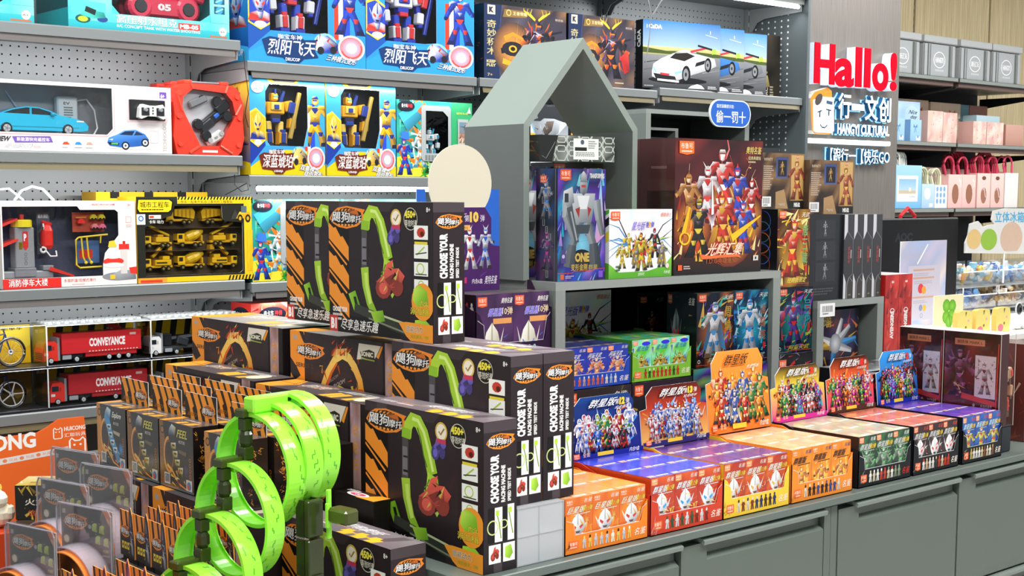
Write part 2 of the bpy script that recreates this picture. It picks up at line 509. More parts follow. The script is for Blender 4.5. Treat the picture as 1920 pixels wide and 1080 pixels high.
        if outline is not None:
            oc = hx(outline)
            for a, b, ww in ((hip, neck, .30), (hip, kneeL, .15), (hip, kneeR, .15), (kneeL, footL, .17), (kneeR, footR, .17), (shL, elL, .15), (shR, elR, .15), (elL, haL, .13), (elR, haR, .13)):
                s.line([a, b], ww*w, oc)
            s.ell(neck[0], neck[1]+.09*h, .095*w, .105*h, oc, 12)
        wp = style if style is not None else rng.choice(['sword', 'gun', 'wing', 'shield', 'none', 'cape'])
        if wp == 'wing':
            for sg in (-1, 1):
                for k in range(4):
                    s.e += s.STEP
                    s.poly([P(lean+sg*.05, .70), P(lean+sg*(.2+.05*k), .98-.14*k), P(lean+sg*(.16+.04*k), .82-.13*k)], [dark, acc, main], False)
        if wp == 'cape':
            s.poly([P(lean-.1, .78), P(lean+.1, .78), P(.27, .1), P(.12, .18), P(-.05, .08), P(-.22, .16)], [dark, dark, mul(acc, .9), mul(acc, .5), mul(acc, .8), mul(acc, .5)])
        if wp == 'sword': s.line([haR, (haR[0]+.2*w, haR[1]+.34*h)], .03*w, light, .008*w); s.line([haR, (haR[0]-.03*w, haR[1]-.06*h)], .03*w, dark)
        s.limb(hip, kneeL, .13*w, .095*w, main); s.limb(hip, kneeR, .13*w, .095*w, main)
        s.limb(kneeL, footL, .10*w, .15*w, mix(main, dark, .5)); s.limb(kneeR, footR, .10*w, .15*w, mix(main, dark, .5))
        s.limb((kneeL[0], kneeL[1]+.035*h), (kneeL[0], kneeL[1]-.045*h), .10*w, .05*w, acc); s.limb((kneeR[0], kneeR[1]+.035*h), (kneeR[0], kneeR[1]-.045*h), .10*w, .05*w, acc)
        s.poly([(footL[0]-.1*w, footL[1]-.02*h), (footL[0]+.06*w, footL[1]-.02*h), (footL[0]+.05*w, footL[1]+.05*h), (footL[0]-.05*w, footL[1]+.06*h)], dark)
        s.poly([(footR[0]-.06*w, footR[1]-.02*h), (footR[0]+.1*w, footR[1]-.02*h), (footR[0]+.05*w, footR[1]+.06*h), (footR[0]-.05*w, footR[1]+.05*h)], mul(dark, .8))
        s.poly([P(lean-.14, .77), P(lean+.14, .77), P(lean*.6+.085, .56), P(.09, .43), P(-.09, .43), P(lean*.6-.085, .56)], [light, mul(main, .8), mul(main, .5), mul(dark, .8), dark, main])
        s.poly([P(lean-.09, .755), P(lean+.09, .755), P(lean*.8, .63)], [acc, mul(acc, .7), mul(acc, .45)])
        s.poly([P(lean*.7-.05, .60), P(lean*.7+.05, .60), P(lean*.5, .52)], [light, main, dark])
        s.poly([P(-.075, .475), P(.075, .475), P(.02, .39), P(-.02, .39)], acc)
        for sh, el, ha, sg in ((shL, elL, haL, -1), (shR, elR, haR, 1)):
            s.limb(sh, el, .10*w, .075*w, mix(main, dark, .35)); s.limb(el, ha, .085*w, .07*w, main)
            s.poly([(sh[0]-.075*w, sh[1]-.02*h), (sh[0]-.05*w, sh[1]+.055*h), (sh[0]+.06*w, sh[1]+.05*h), (sh[0]+.07*w, sh[1]-.03*h)], [mul(main, .6), light, main, dark])
            s.ell(ha[0], ha[1], .036*w, .036*h, dark, 8)
        # head: helmet, face plate, crest
        hc = P(lean, .885)
        s.ell(hc[0], hc[1], .068*w, .082*h, main, 12, mul(main, .6))
        s.poly([(hc[0]-.042*w, hc[1]+.015*h), (hc[0]+.042*w, hc[1]+.015*h), (hc[0]+.03*w, hc[1]-.06*h), (hc[0], hc[1]-.075*h), (hc[0]-.03*w, hc[1]-.06*h)], [light, mul(light, .7), mul(light, .5), mul(light, .5), light])
        s.poly([(hc[0]-.045*w, hc[1]+.022*h), (hc[0]+.045*w, hc[1]+.022*h), (hc[0]+.038*w, hc[1]-.008*h), (hc[0]-.038*w, hc[1]-.008*h)], acc)
        k = rng.randrange(3)
        if k == 0: s.poly([(hc[0]-.02*w, hc[1]+.06*h), (hc[0]+.02*w, hc[1]+.06*h), (hc[0], hc[1]+.14*h)], acc)
        elif k == 1:
            for sg in (-1, 1): s.poly([(hc[0]+sg*.02*w, hc[1]+.05*h), (hc[0]+sg*.045*w, hc[1]+.05*h), (hc[0]+sg*.10*w, hc[1]+.15*h)], light)
        else: s.poly([(hc[0]-.065*w, hc[1]+.03*h), (hc[0]+.065*w, hc[1]+.03*h), (hc[0]+.04*w, hc[1]+.09*h), (hc[0]-.04*w, hc[1]+.09*h)], [dark, mul(dark, .7), acc, light])
        if wp == 'gun': s.line([(haL[0]+.03*w, haL[1]+.03*h), (haL[0]-.14*w, haL[1]-.15*h)], .05*w, dark, .03*w)
        if wp == 'shield': s.poly([(haL[0]-.07*w, haL[1]+.09*h), (haL[0]+.06*w, haL[1]+.09*h), (haL[0]+.07*w, haL[1]-.02*h), (haL[0], haL[1]-.14*h), (haL[0]-.08*w, haL[1]-.02*h)], [light, acc, mul(acc, .6), mul(acc, .4), main])
    def crowd(s, n, rng, pals, u0, u1, v0, v1, h, outline=None):
        fs = []
        for i in range(n):
            t = (i+.5)/n
            fs.append((u0+(u1-u0)*t+rng.uniform(-.02, .02), v0+(v1-v0)*(1 if i % 2 else 0)*rng.uniform(.6, 1), h*rng.uniform(.85, 1.1)))
        for f in sorted(fs, key=lambda q: -q[1]): s.figure(f[0], f[1], f[2], rng.choice(pals), rng, outline)
    def minis(s, n, u0, u1, v, h, rng, cols, outline=None):
        """row of tiny silhouettes"""
        A = s.asp()
        for i in range(n):
            u = u0+(u1-u0)*(i+.5)/n; w = h/A*.42; c = hx(rng.choice(cols)); d = mul(c, .5)
            if outline: s.poly([(u-w*.62, v-.04*h), (u+w*.62, v-.04*h), (u+w*.7, v+.7*h), (u+w*.3, v+1.06*h), (u-w*.3, v+1.06*h), (u-w*.7, v+.7*h)], outline)
            s.poly([(u-w*.45, v), (u-w*.1, v), (u, v+.35*h), (u+w*.1, v), (u+w*.45, v), (u+w*.3, v+.45*h), (u+w*.55, v+.5*h), (u+w*.3, v+.72*h), (u-w*.3, v+.72*h), (u-w*.55, v+.5*h), (u-w*.3, v+.45*h)], [c, c, d, d, c, c, d, c, c, d, c])
            s.ell(u, v+.85*h, w*.24, .14*h, rng.choice(cols), 8)
    def lorem(s, u0, v0, u1, v1, rows, c, rng, fill=.8):
        """lines of print too small to read"""
        s.e += s.STEP; hgt = (v1-v0)/rows
        for r in range(rows):
            x = u0; y = v0+hgt*r; end = u0+(u1-u0)*rng.uniform(.6, 1)
            while x < end:
                w = (u1-u0)*rng.uniform(.04, .14); s.poly([(x, y+hgt*.2), (min(end, x+w*fill), y+hgt*.2), (min(end, x+w*fill), y+hgt*.75), (x, y+hgt*.75)], c, False); x += w
    def barcode(s, u0, v0, u1, v1, rng):
        s.rect(u0, v0, u1, v1, 'ececea')
        s.e += s.STEP; x = u0+(u1-u0)*.12
        while x < u1-(u1-u0)*.14:
            w = (u1-u0)*rng.uniform(.012, .04); s.poly([(x, v0+(v1-v0)*.3), (x+w, v0+(v1-v0)*.3), (x+w, v1-(v1-v0)*.12), (x, v1-(v1-v0)*.12)], '222', False); x += w*rng.uniform(1.6, 2.6)
        s.lorem(u0+(u1-u0)*.15, v0+(v1-v0)*.06, u1-(u1-u0)*.15, v0+(v1-v0)*.26, 1, '555', rng)
    def badge(s, u, v, w, h, c='f0602a', body='布鲁可', tc='fff0e0'):
        s.poly([(u, v+h*.12), (u+w*.5, v), (u+w, v+h*.12), (u+w, v+h), (u, v+h)], c); s.T(body, u+w*.1, v+h*.45, w*.8, h*.42, tc); s.rect(u+w*.14, v+h*.22, u+w*.86, v+h*.32, mix(c, tc, .7))

def proj_for(face, w, d, h):
    if face == 'front': return (lambda u, v, e: (u, -e, v)), w, h
    if face == 'left': return (lambda u, v, e: (-e, d-u, v)), d, h
    if face == 'right': return (lambda u, v, e: (w+e, u, v)), d, h
    if face == 'top': return (lambda u, v, e: (u, v, h+e)), w, d
    if face == 'back': return (lambda u, v, e: (w-u, d+e, v)), w, h
def carton(name, label, cat, w, d, h, loc, rz=0.0, body='888', arts=(), mat=None, pmat=None, group=None, bevel=.0012, tilt=None):
    """a closed box; local origin at the front left bottom corner, front looks to -y; arts: (face, function(Art))"""
    mat = mat or CARD
    g = G(); g.box(0, 0, 0, w, d, h, body, bevel)
    r = obj(name, g, mat); tag(r, label, cat, group); r.location = loc; r.rotation_euler = (0, 0, rz)
    for face, fn in arts:
        pr, W, H = proj_for(face, w, d, h)
        a = Art(W, H, proj=pr, base=.0003); fn(a); obj(face+'_print', a.g, pmat or mat, r)
    return r
# ------------------------------------------------------------------ the room
def struct(name, g, mat, parent=None):
    o = obj(name, g, mat, parent)
    if parent is None: o['kind'] = 'structure'
    return o
g = G(); g.box(-3, -3, -.05, 10.5, 5.2, 0, 'c8c5bf'); struct('floor', g, FLOORM)
g = G(); g.box(-3, -3, 3.2, 10.5, 5.2, 3.25, 'e8e8e6'); struct('ceiling', g, MATTE)
g = G(); g.box(-3, 4.12, 0, 5.2, 4.2, 3.2, 'b4b7b8'); struct('wall_back', g, MATTE)
g = G(); g.box(5.2, 4.0, 0, 6.0, 5.0, 3.2, '888'); struct('wall_pillar', g, BRUSH)
wr = G(); wr.box(6.0, 4.86, 0, 10.5, 4.95, 3.2, '403a30'); wall_right = struct('wall_right', wr, MATTE)
xs = [6.0, 7.39, 8.24, 9.09, 9.94]
for i in range(len(xs)-1):
    g = G(); g.box(xs[i]+.012, 4.83, .1, xs[i+1]-.012, 4.86, 3.15, 'fff', .002); obj('panel', g, WOOD, wall_right)
for x in xs[1:]:
    g = G()
    for k in range(60): g.box(x-.006, 4.84, .3+k*.045, x+.006, 4.858, .325+k*.045, '2c3a34')
    obj('slotted_rail', g, STEEL, wall_right)

# ------------------------------------------------------------------ pegboard shelving bays along the back wall
GREY = '787d7e'
def shelf_mesh(x0, x1, z, yf=3.69, yb=3.985):
    g = G()
    g.box(x0, yf+.012, z-.022, x1, yb, z-.002, GREY)
    g.prism([(yf, z-.03), (yf+.012, z-.03), (yf+.012, z-.004), (yf+.006, z), (yf+.002, z-.001), (yf, z-.004)], x0, x1, '7f8484', ax='x')
    return g
def bay(name, label, x0, x1, shelves, holes, ztop=2.36, leds=(), panel='a4a9ab', deep=False):
    r = thing(name, label, 'shelving', (0, 0, 0), 0, 'pegboard shelving bays on the back wall')
    g = G(); g.box(x0+.004, 4.0, .06, x1-.004, 4.02, ztop, panel); obj('back_panel', g, STEEL, r)
    g = G()
    for (z0, z1) in holes:
        nz = int((z1-z0)/.025); nx = int((x1-x0-.1)/.025)
        for k in range(nz+1):
            for i in range(nx+1):
                cx, cz = x0+.06+i*.025, z0+k*.025
                g.face([(cx+.0029*math.cos(PI*j/4), 3.9994, cz+.0029*math.sin(PI*j/4)) for j in range(8)], '14161a')
    obj('peg_holes', g, MATTE, r, kind='stuff')
    for x in (x0+.012, x1-.012):
        g = G(); g.box(x-.011, 3.978, .02, x+.011, 3.998, ztop, '8f9596')
        for k in range(46):
            for dx in (-.005, .005): g.box(x+dx-.0018, 3.9772, .1+k*.05, x+dx+.0018, 3.978, .132+k*.05, '1a1c1e')
        obj('upright', g, STEEL, r)
    for i, z in enumerate(shelves):
        s = obj('shelf', shelf_mesh(x0+.004, x1-.004, z), STEEL, r)
        g = G(); g.prism([(3.691, z-.05), (3.693, z-.05), (3.701, z-.031), (3.695, z-.031)], x0+.02, x1-.02, '6e6548' if i % 2 else '5f5a57', ax='x'); (obj('price_rail', g, STEEL, s) if i not in leds else 0)
        for x in (x0+.008, x1-.012):
            g = G(); g.prism([(3.70, z-.023), (3.985, z-.023), (3.985, z-.12), (3.965, z-.12), (3.94, z-.085), (3.90, z-.07), (3.70, z-.058)], x, x+.004, '989d9e', ax='x'); obj('bracket', g, STEEL, s)
        if i in leds:
            g = G(); g.cyl((x0+.035, 3.698, z-.041), .0085, x1-x0-.07, 'fff', 'x', 10); obj('light_tube', g, LED, s)
    return r
bay('shelving_bay', 'pegboard shelving bay holding the white car box, red case and truck boxes', 1.245, 2.130, (1.957, 1.617, 1.245, .906), ((1.65, 1.93), (1.26, 1.55), (.93, 1.2)))
bay('shelving_bay', 'pegboard shelving bay holding blue and yellow robot boxes over a lit tube', 2.145, 3.040, (1.900, 1.560, 1.235, .906), ((1.90, 1.95), (1.60, 1.87), (1.38, 1.53), (.95, 1.2)), leds=(1,), panel='9ba0a2')
bay('shelving_bay', 'pegboard shelving bay behind the grey house carrying two dark mech boxes', 3.046, 3.935, (2.330, 1.900, 1.560, 1.2, .906), ((1.90, 2.3), (1.6, 1.87)), ztop=2.5, panel='9aa0a2')
B4 = bay('shelving_bay', 'last pegboard shelving bay carrying the model car boxes under a bright tube', 3.941, 4.83, (2.330, 1.912, 1.3, .906), ((1.90, 2.3), (1.4, 1.86)), ztop=2.5, leds=(0,), panel='7d8386')
# perforated end panel of the last bay; pale discs paint in the light behind its holes
g = G(); g.box(4.834, 3.675, .02, 4.852, 4.02, 2.5, '5d6669', .002)
obj('end_panel', g, STEEL, B4)
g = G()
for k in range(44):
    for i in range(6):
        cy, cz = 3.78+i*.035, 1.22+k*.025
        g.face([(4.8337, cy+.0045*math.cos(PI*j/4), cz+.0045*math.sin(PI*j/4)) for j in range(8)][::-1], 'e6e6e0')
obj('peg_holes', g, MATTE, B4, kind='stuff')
g = G(); g.box(3.945, 3.66, 2.335, 4.85, 3.69, 2.375, '8f9592', .003); g.box(3.945, 3.69, 2.345, 4.85, 4.0, 2.365, '7d8386'); obj('canopy', g, STEEL, B4)
# light of the shelf tubes
for (x, z, L, p) in ((1.69, 1.895, .8, 2.2), (1.69, 1.555, .8, 2.2), (1.69, 1.183, .8, 2.2), (2.59, 1.838, .8, 1.3), (2.59, 1.49, .8, 2), (2.59, 1.17, .8, 1.2), (4.4, 2.262, .8, 2.2)):
    area_light('shelf_tube_light', (x, 3.688, z), (L, .008), p, (math.radians(38), 0, 0))
area_light('shelf_tube_light', (1.69, 3.72, 2.3), (.8, .02), 1.8)
area_light('shelf_tube_light', (2.59, 3.70, 2.3), (.8, .02), 1.5)

# ------------------------------------------------------------------ display counter with drawers
CT = '5b655d'
cr = thing('display_counter', 'long grey green display counter with drawers under the blind box trays', 'counter', (0, 0, 0))
g = G(); g.box(1.44, 1.765, .832, 4.0, 3.34, .849, '626c66', .002); obj('worktop', g, LACQ, cr)
g = G(); g.box(1.455, 1.80, .06, 3.98, 3.32, .83, '5b655f'); g.box(1.47, 1.82, 0, 3.96, 3.3, .06, '333'); obj('carcass', g, LACQ, cr)
def drawer(x0, x1, z0, z1, handle=True):
    g = G(); yf = 1.778
    if handle:
        hx0, hx1 = x0+.075, x1-.012
        g.prism([(yf, z0), (yf, z1-.046), (yf+.014, z1-.036), (yf+.014, z1-.010), (yf+.020, z1-.010), (yf+.020, z0)], hx0, x1, CT, ax='x')
        g.box(x0, yf, z0, hx0, yf+.02, z1-.010, CT)
    else: g.box(x0, yf, z0, x1, yf+.02, z1, CT)
    d = obj('drawer', g, LACQ, cr)
    if handle:
        g = G(); g.prism([(yf-.010, z1-.012), (yf-.012, z1-.004), (yf-.004, z1), (yf+.02, z1), (yf+.02, z1-.009), (yf-.002, z1-.009)], x0+.055, x1, '7b857e', ax='x'); obj('handle', g, LACQ, d)
for (x0, x1) in ((1.50, 1.972), (1.978, 2.434), (2.488, 2.966), (2.973, 3.452), (3.50, 3.97)):
    drawer(x0, x1, .556, .826); drawer(x0, x1, .30, .550); drawer(x0, x1, .07, .294)
for x in (1.46, 2.438, 3.455):
    g = G(); w_ = .036 if x < 2 else .046; g.box(x, 1.779, .07, x+w_*.5-.0006, 1.80, .826, CT); g.box(x+w_*.5+.0006, 1.779, .07, x+w_, 1.80, .826, CT); obj('stile', g, LACQ, cr)

# lower table at the end of the counter
tb = thing('low_display_table', 'low dark display table at the counter end under the racing track boxes', 'table', (0, 0, 0))
g = G(); g.box(.20, 1.80, .615, 1.438, 3.60, .635, '555a58', .002); obj('table_top', g, LACQ, tb)
g = G(); g.box(.24, 1.84, 0, 1.40, 3.56, .613, '4a4f4d'); obj('carcass', g, LACQ, tb)

# ------------------------------------------------------------------ grey risers and the house
RL = '858b86'
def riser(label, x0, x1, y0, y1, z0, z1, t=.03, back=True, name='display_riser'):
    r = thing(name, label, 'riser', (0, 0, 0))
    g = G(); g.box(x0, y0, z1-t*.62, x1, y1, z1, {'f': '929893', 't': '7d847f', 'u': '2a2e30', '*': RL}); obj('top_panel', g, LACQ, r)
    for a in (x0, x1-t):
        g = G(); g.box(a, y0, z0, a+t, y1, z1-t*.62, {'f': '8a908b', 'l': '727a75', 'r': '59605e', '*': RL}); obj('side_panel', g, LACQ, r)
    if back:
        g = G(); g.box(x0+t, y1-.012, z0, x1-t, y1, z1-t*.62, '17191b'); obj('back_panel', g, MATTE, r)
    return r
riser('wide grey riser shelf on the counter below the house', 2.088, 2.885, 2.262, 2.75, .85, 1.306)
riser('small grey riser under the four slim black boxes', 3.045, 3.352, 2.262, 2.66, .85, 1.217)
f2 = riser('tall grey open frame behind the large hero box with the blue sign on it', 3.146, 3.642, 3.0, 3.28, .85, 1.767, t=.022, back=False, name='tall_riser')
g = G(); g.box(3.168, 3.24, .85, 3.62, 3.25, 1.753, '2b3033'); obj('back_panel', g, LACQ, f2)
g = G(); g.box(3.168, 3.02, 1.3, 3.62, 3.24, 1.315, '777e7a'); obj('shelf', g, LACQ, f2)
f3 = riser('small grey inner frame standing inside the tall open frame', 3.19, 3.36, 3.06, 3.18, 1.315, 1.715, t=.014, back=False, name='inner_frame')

hs = thing('display_house', 'grey wooden house shaped display stand with an open gable on the riser', 'display stand', (0, 0, 0))
HX0, HX1, HY0, HY1, HZ0, HZE, HZR, HT = 2.079, 2.447, 2.361, 2.572, 1.3065, 1.66, 1.864, .017
xm = (HX0+HX1)/2
sl = (HZR-HZE)/(xm-HX0); off = HT*math.sqrt(1+sl*sl)
for a in (0, 1):
    g = G()
    if a == 0: pts = [(HX0, HZ0), (HX0+HT, HZ0), (HX0+HT, HZE+sl*HT-off), (HX0, HZE)]
    else: pts = [(HX1-HT, HZ0), (HX1, HZ0), (HX1, HZE), (HX1-HT, HZE+sl*HT-off)]
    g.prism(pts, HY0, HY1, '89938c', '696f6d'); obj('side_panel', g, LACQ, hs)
    g = G()
    if a == 0: pts = [(HX0, HZE), (HX0+HT, HZE+sl*HT-off), (xm, HZR-off), (xm, HZR)]
    else: pts = [(xm, HZR), (xm, HZR-off), (HX1-HT, HZE+sl*HT-off), (HX1, HZE)]
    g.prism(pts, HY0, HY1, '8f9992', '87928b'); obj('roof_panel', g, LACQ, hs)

# ------------------------------------------------------------------ illuminated signs on the pillar
def solid_text(g, body, x, z, w, h, y0, y1, cf, cs, bold=.04, skew=0, rise=0.0):
    """raised lettering: front at y0, back at y1 (> y0)"""
    V, F = text_tris(body, bold, 6 if len(body) == 1 else 3)
    P = [(x+w*(p[0]+skew*p[1]), z+h*p[1]+rise*p[0]) for p in V]
    g.mesh_part([(p[0], y0, p[1]) for p in P], F, cf)
    cnt = {}
    for f in F:
        for i in range(len(f)):
            e = (f[i], f[(i+1) % len(f)])
            k = (min(e), max(e)); cnt.setdefault(k, []).append(e)
    for k, es in cnt.items():
        if len(es) == 1:
            a, b = es[0]
            g.mesh_part([(P[a][0], y0, P[a][1]), (P[b][0], y0, P[b][1]), (P[b][0], y1, P[b][1]), (P[a][0], y1, P[a][1])], [(0, 1, 2, 3)], cs)
def sign(name, label): return thing(name, label, 'sign', (0, 0, 0))
hl = sign('lettered_sign', 'big red raised Hallo! letters glowing white along their edges')
for ch, x, w, z, h in (('H', 5.245, .155, 2.012, .185), ('a', 5.405, .145, 2.006, .132), ('l', 5.562, .05, 2.012, .185), ('l', 5.632, .05, 2.012, .185), ('o', 5.70, .13, 2.002, .132), ('!', 5.848, .052, 2.008, .182)):
    g = G(); solid_text(g, ch, x, z, w, h, 3.945, 3.95, 'ff0a20', 'c00015', .035); lt = obj('letter', g, SIGNR, hl)
    g = G(); solid_text(g, ch, x, z, w, h, 3.951, 3.999, 'fff', 'fff', .03); obj('glowing_edge', g, HALO, lt)
lg = sign('shop_logo_sign', 'white glowing shop name with a smiling orange edged tile beside it')
g = G(); pts = [(5.262, 1.80), (5.245, 1.945), (5.275, 1.975), (5.375, 2.0), (5.405, 1.985), (5.42, 1.85), (5.43, 1.80), (5.40, 1.785), (5.28, 1.785)]
g.prism(pts, 3.965, 3.999, 'f08a2a', 'f9f5ee'); tl = obj('logo_tile', g, PLAST, lg)
g = G(); a = Art(1, 1, g, proj=lambda u, v, e: (5.24+u*.2, 3.964-e, 1.78+v*.225))
a.poly([(.16, .08), (.12, .70), (.42, .78), (.9, .78), (.95, .1), (.85, .05), (.25, .05)], 'ffffff'); obj('logo_face', g, SIGNW, tl)
g = G(); a = Art(1, 1, g, proj=lambda u, v, e: (5.24+u*.2, 3.9635-e, 1.78+v*.225))
a.ell(.33, .72, .16, .10, '47413f', rot=.6); a.line([(.62, .68), (.86, .66)], .07, '3a5468'); a.line([(.3, .46), (.46, .5)], .03, '20435c'); a.line([(.39, .48), (.38, .36)], .05, '20435c'); a.line([(.62, .53), (.82, .51)], .03, '20435c'); a.line([(.73, .52), (.72, .40)], .05, '20435c')
a.line([(.4, .22), (.48, .16), (.58, .15), (.68, .21)], .03, '20435c'); obj('logo_features', g, PLAST, tl)
def neon(body, x, z, w, h, b):
    g = G(); solid_text(g, body, x, z, w, h, 3.966, 3.967, 'fff', 'fff', b); lt = obj('lettering', g, SIGNW, lg, kind='stuff')
    g = G(); solid_text(g, body, x, z, w, h, 3.968, 3.99, '2a6a98', '2a6a98', b); obj('letter_side', g, PLAST, lt, kind='stuff')
    g = G(); solid_text(g, body, x-.006, z-.006, w+.01, h+.01, 3.993, 3.996, 'fff', 'fff', b); obj('back_glow', g, BLUEGLOW, lt, kind='stuff')
for body, x, z, w, h in (('行', 5.462, 1.863, .10, .118), ('一', 5.568, 1.905, .10, .028), ('文', 5.676, 1.861, .105, .118), ('创', 5.79, 1.857, .10, .118)):
    neon(body, x, z, w, h, .015)
neon('HANGYI CULTURAL', 5.46, 1.79, .42, .048, .03)
g = G(); g.box(5.243, 3.965, 1.742, 5.895, 3.999, 1.764, 'fff', .004); obj('light_bar', g, SIGNW, lg)
neon('【跟行一【快乐GO', 5.41, 1.655, .48, .068, 0)

# ------------------------------------------------------------------ gift shop shelves beyond the pillar
def gift_unit(label, x0, x1):
    r = thing('gift_shelving', label, 'shelving', (0, 0, 0), 0)
    for z in (2.155, 1.795, 1.43, 1.02):
        g = G(); g.box(x0, 4.30, z-.022, x1, 4.80, z, {'f': '8f9690', '*': '565c5a'}, .002); s = obj('shelf', g, STEEL, r)
        g = G(); g.box(x0+.02, 4.32, z-.045, x1-.02, 4.36, z-.023, '6e5a52'); obj('price_rail', g, STEEL, s)
        for x in (x0+.01, x1-.016):
            g = G(); g.prism([(4.33, z-.046), (4.33, z-.055), (4.79, z-.11), (4.79, z-.046)], x, x+.006, '2d3230', ax='x'); obj('bracket', g, STEEL, s)
    g = G(); g.box(x0, 4.815, .3, x1, 4.825, 2.2, '1e1f22'); obj('back_panel', g, MATTE, r)
    return r
gift_unit('dark gift shelves next to the pillar with blue gift bags', 6.02, 7.03)
gift_unit('dark gift shelves at the photo edge with pink gift bags', 7.045, 8.1)
# ------------------------------------------------------------------ artwork of the packages
R_ = random.Random
BOT1 = [('c9ced6', '3a4150', 'c9302c', 'f4f6f8'), ('2b4fb0', '1a2348', 'd23a35', 'e9edf5'), ('d8a520', '3a2a12', '2a4bb0', 'fff0b0'), ('b5342e', '3a1414', 'e8c040', 'f2e6e0'), ('3f8f57', '16301f', 'd7c23a', 'd8f0dc'), ('e6e3da', '5a5048', '3a7fd0', 'ffffff'), ('5b3f96', '231a40', 'd04a7a', 'cfc3ef'), ('2a2e38', '101218', 'd8b23a', '9aa3b2'), ('d86a1e', '4a200c', 'f0d060', 'ffe0c0')]
FIRE = ['ffd23a', 'ff8a1e', 'e2461a', 'fff0a0', 'b02a12']

def logo_hound(a, u, v, w, h):
    """oval racing logo with flames and chequers"""
    P = lambda x, y: (u+x*w, v+y*h)
    a.poly([P(-.03, .42), P(.06, .72), P(.22, .93), P(.5, 1.02), P(.78, .94), P(1.04, .86), P(.98, .70), P(1.06, .48), P(.96, .30), P(.8, .10), P(.5, -.03), P(.25, .04), P(.08, .2)], 'ef8a2c')
    a.poly([P(.02, .44), P(.10, .70), P(.26, .87), P(.5, .94), P(.74, .87), P(.92, .72), P(.94, .5), P(.86, .30), P(.72, .14), P(.5, .06), P(.28, .12), P(.1, .26)], '1c1517')
    for i in range(6):
        x = .22+i*.1; a.poly([P(x, .76), P(x+.06, .80), P(x+.09, .90), P(x+.02, .86)], 'f09838')
        a.poly([P(x, .10), P(x+.06, .08), P(x+.08, .17), P(x+.02, .2)], 'f09838')
    a.ell(u+.66*w, v+.72*h, .13*w, .15*h, '8a4a1e'); a.poly([P(.55, .72), P(.8, .86), P(.86, .60), P(.7, .66)], 'c8682a')
    a.T('飓狗', u+.04*w, v+.26*h, .53*w, .5*h, 'f2f0ee', out='1c1517', ow=.09, skew=.05, bold=.05)
    a.T('摩托', u+.58*w, v+.26*h, .34*w, .34*h, 'f2f0ee', out='1c1517', ow=.07, skew=.05, bold=.03)

def stripes_block(a, u0, v0, u1, v1, c='f2952f', k=3):
    H = (v1-v0)
    for i in range(k):
        t = v1-H*i/k*.96
        a.poly([(u0, t), (u0+(u1-u0)*.25, t-H*.06), (u0+(u1-u0)*.35, t-H*.05), (u0+(u1-u0)*.6, t-H*.16), (u0+(u1-u0)*.7, t-H*.15), (u1, t-H*.27), (u1, t-H*.27-H*.16), (u0, t-H*.18)], c)
        a.line([(u0, t-H*.215), (u0+(u1-u0)*.9, t-H*.47)], .012, c)

def bike_blob(a, u, v, w, h, c, rng):
    """small folded motorcycle toy"""
    P = lambda x, y: (u+x*w, v+y*h); c = hx(c)
    a.ell(u+.3*w, v+.28*h, .26*w, .26*h, mul(c, .45), 12); a.ell(u+.3*w, v+.28*h, .15*w, .15*h, mul(c, 1.1), 10)
    a.ell(u+.75*w, v+.35*h, .2*w, .24*h, mul(c, .4), 12)
    a.poly([P(.05, .42), P(.3, .62), P(.42, .9), P(.62, 1.0), P(.58, .78), P(.8, .8), P(1.0, .62), P(.9, .45), P(.7, .52), P(.55, .3), P(.3, .45)], [mul(c, .7), c, mul(c, 1.25), mul(c, 1.3), c, mul(c, 1.1), c, mul(c, .6), mul(c, .8), mul(c, .5), c])
    a.poly([P(.34, .5), P(.62, .66), P(.72, .5), P(.5, .36)], mul(c, .35))
    a.shards(9, rng, [mul(c, 1.2), mul(c, .5), '402020', 'e8d060'], u+.1*w, v+.1*h, u+.9*w, v+.8*h, w*.2)

def thumb_track(a, u, v, w, h, kind, bgc='f4f4f0'):
    a.rect(u, v, u+w, v+h, bgc)
    g = 'a9c83a'
    if kind == 0: a.line([(u+.2*w, v+.25*h), (u+.75*w, v+.85*h)], w*.07, g); a.line([(u+.1*w, v+.3*h), (u+.9*w, v+.45*h)], w*.05, '333')
    elif kind == 1: a.ring(u+.45*w, v+.52*h, .28*w, .4*h, .2, g); a.line([(u+.1*w, v+.12*h), (u+.9*w, v+.12*h)], w*.05, '444')
    elif kind == 2: a.ring(u+.5*w, v+.6*h, .22*w, .33*h, .22, g); a.line([(u+.1*w, v+.1*h), (u+.8*w, v+.5*h)], w*.06, '444'); a.line([(u+.9*w, v+.1*h), (u+.2*w, v+.5*h)], w*.06, '444')
    else: a.ell(u+.5*w, v+.5*h, .3*w, .36*h, 'c8402e', 10); a.ell(u+.58*w, v+.4*h, .14*w, .2*h, '5a1a14', 8)

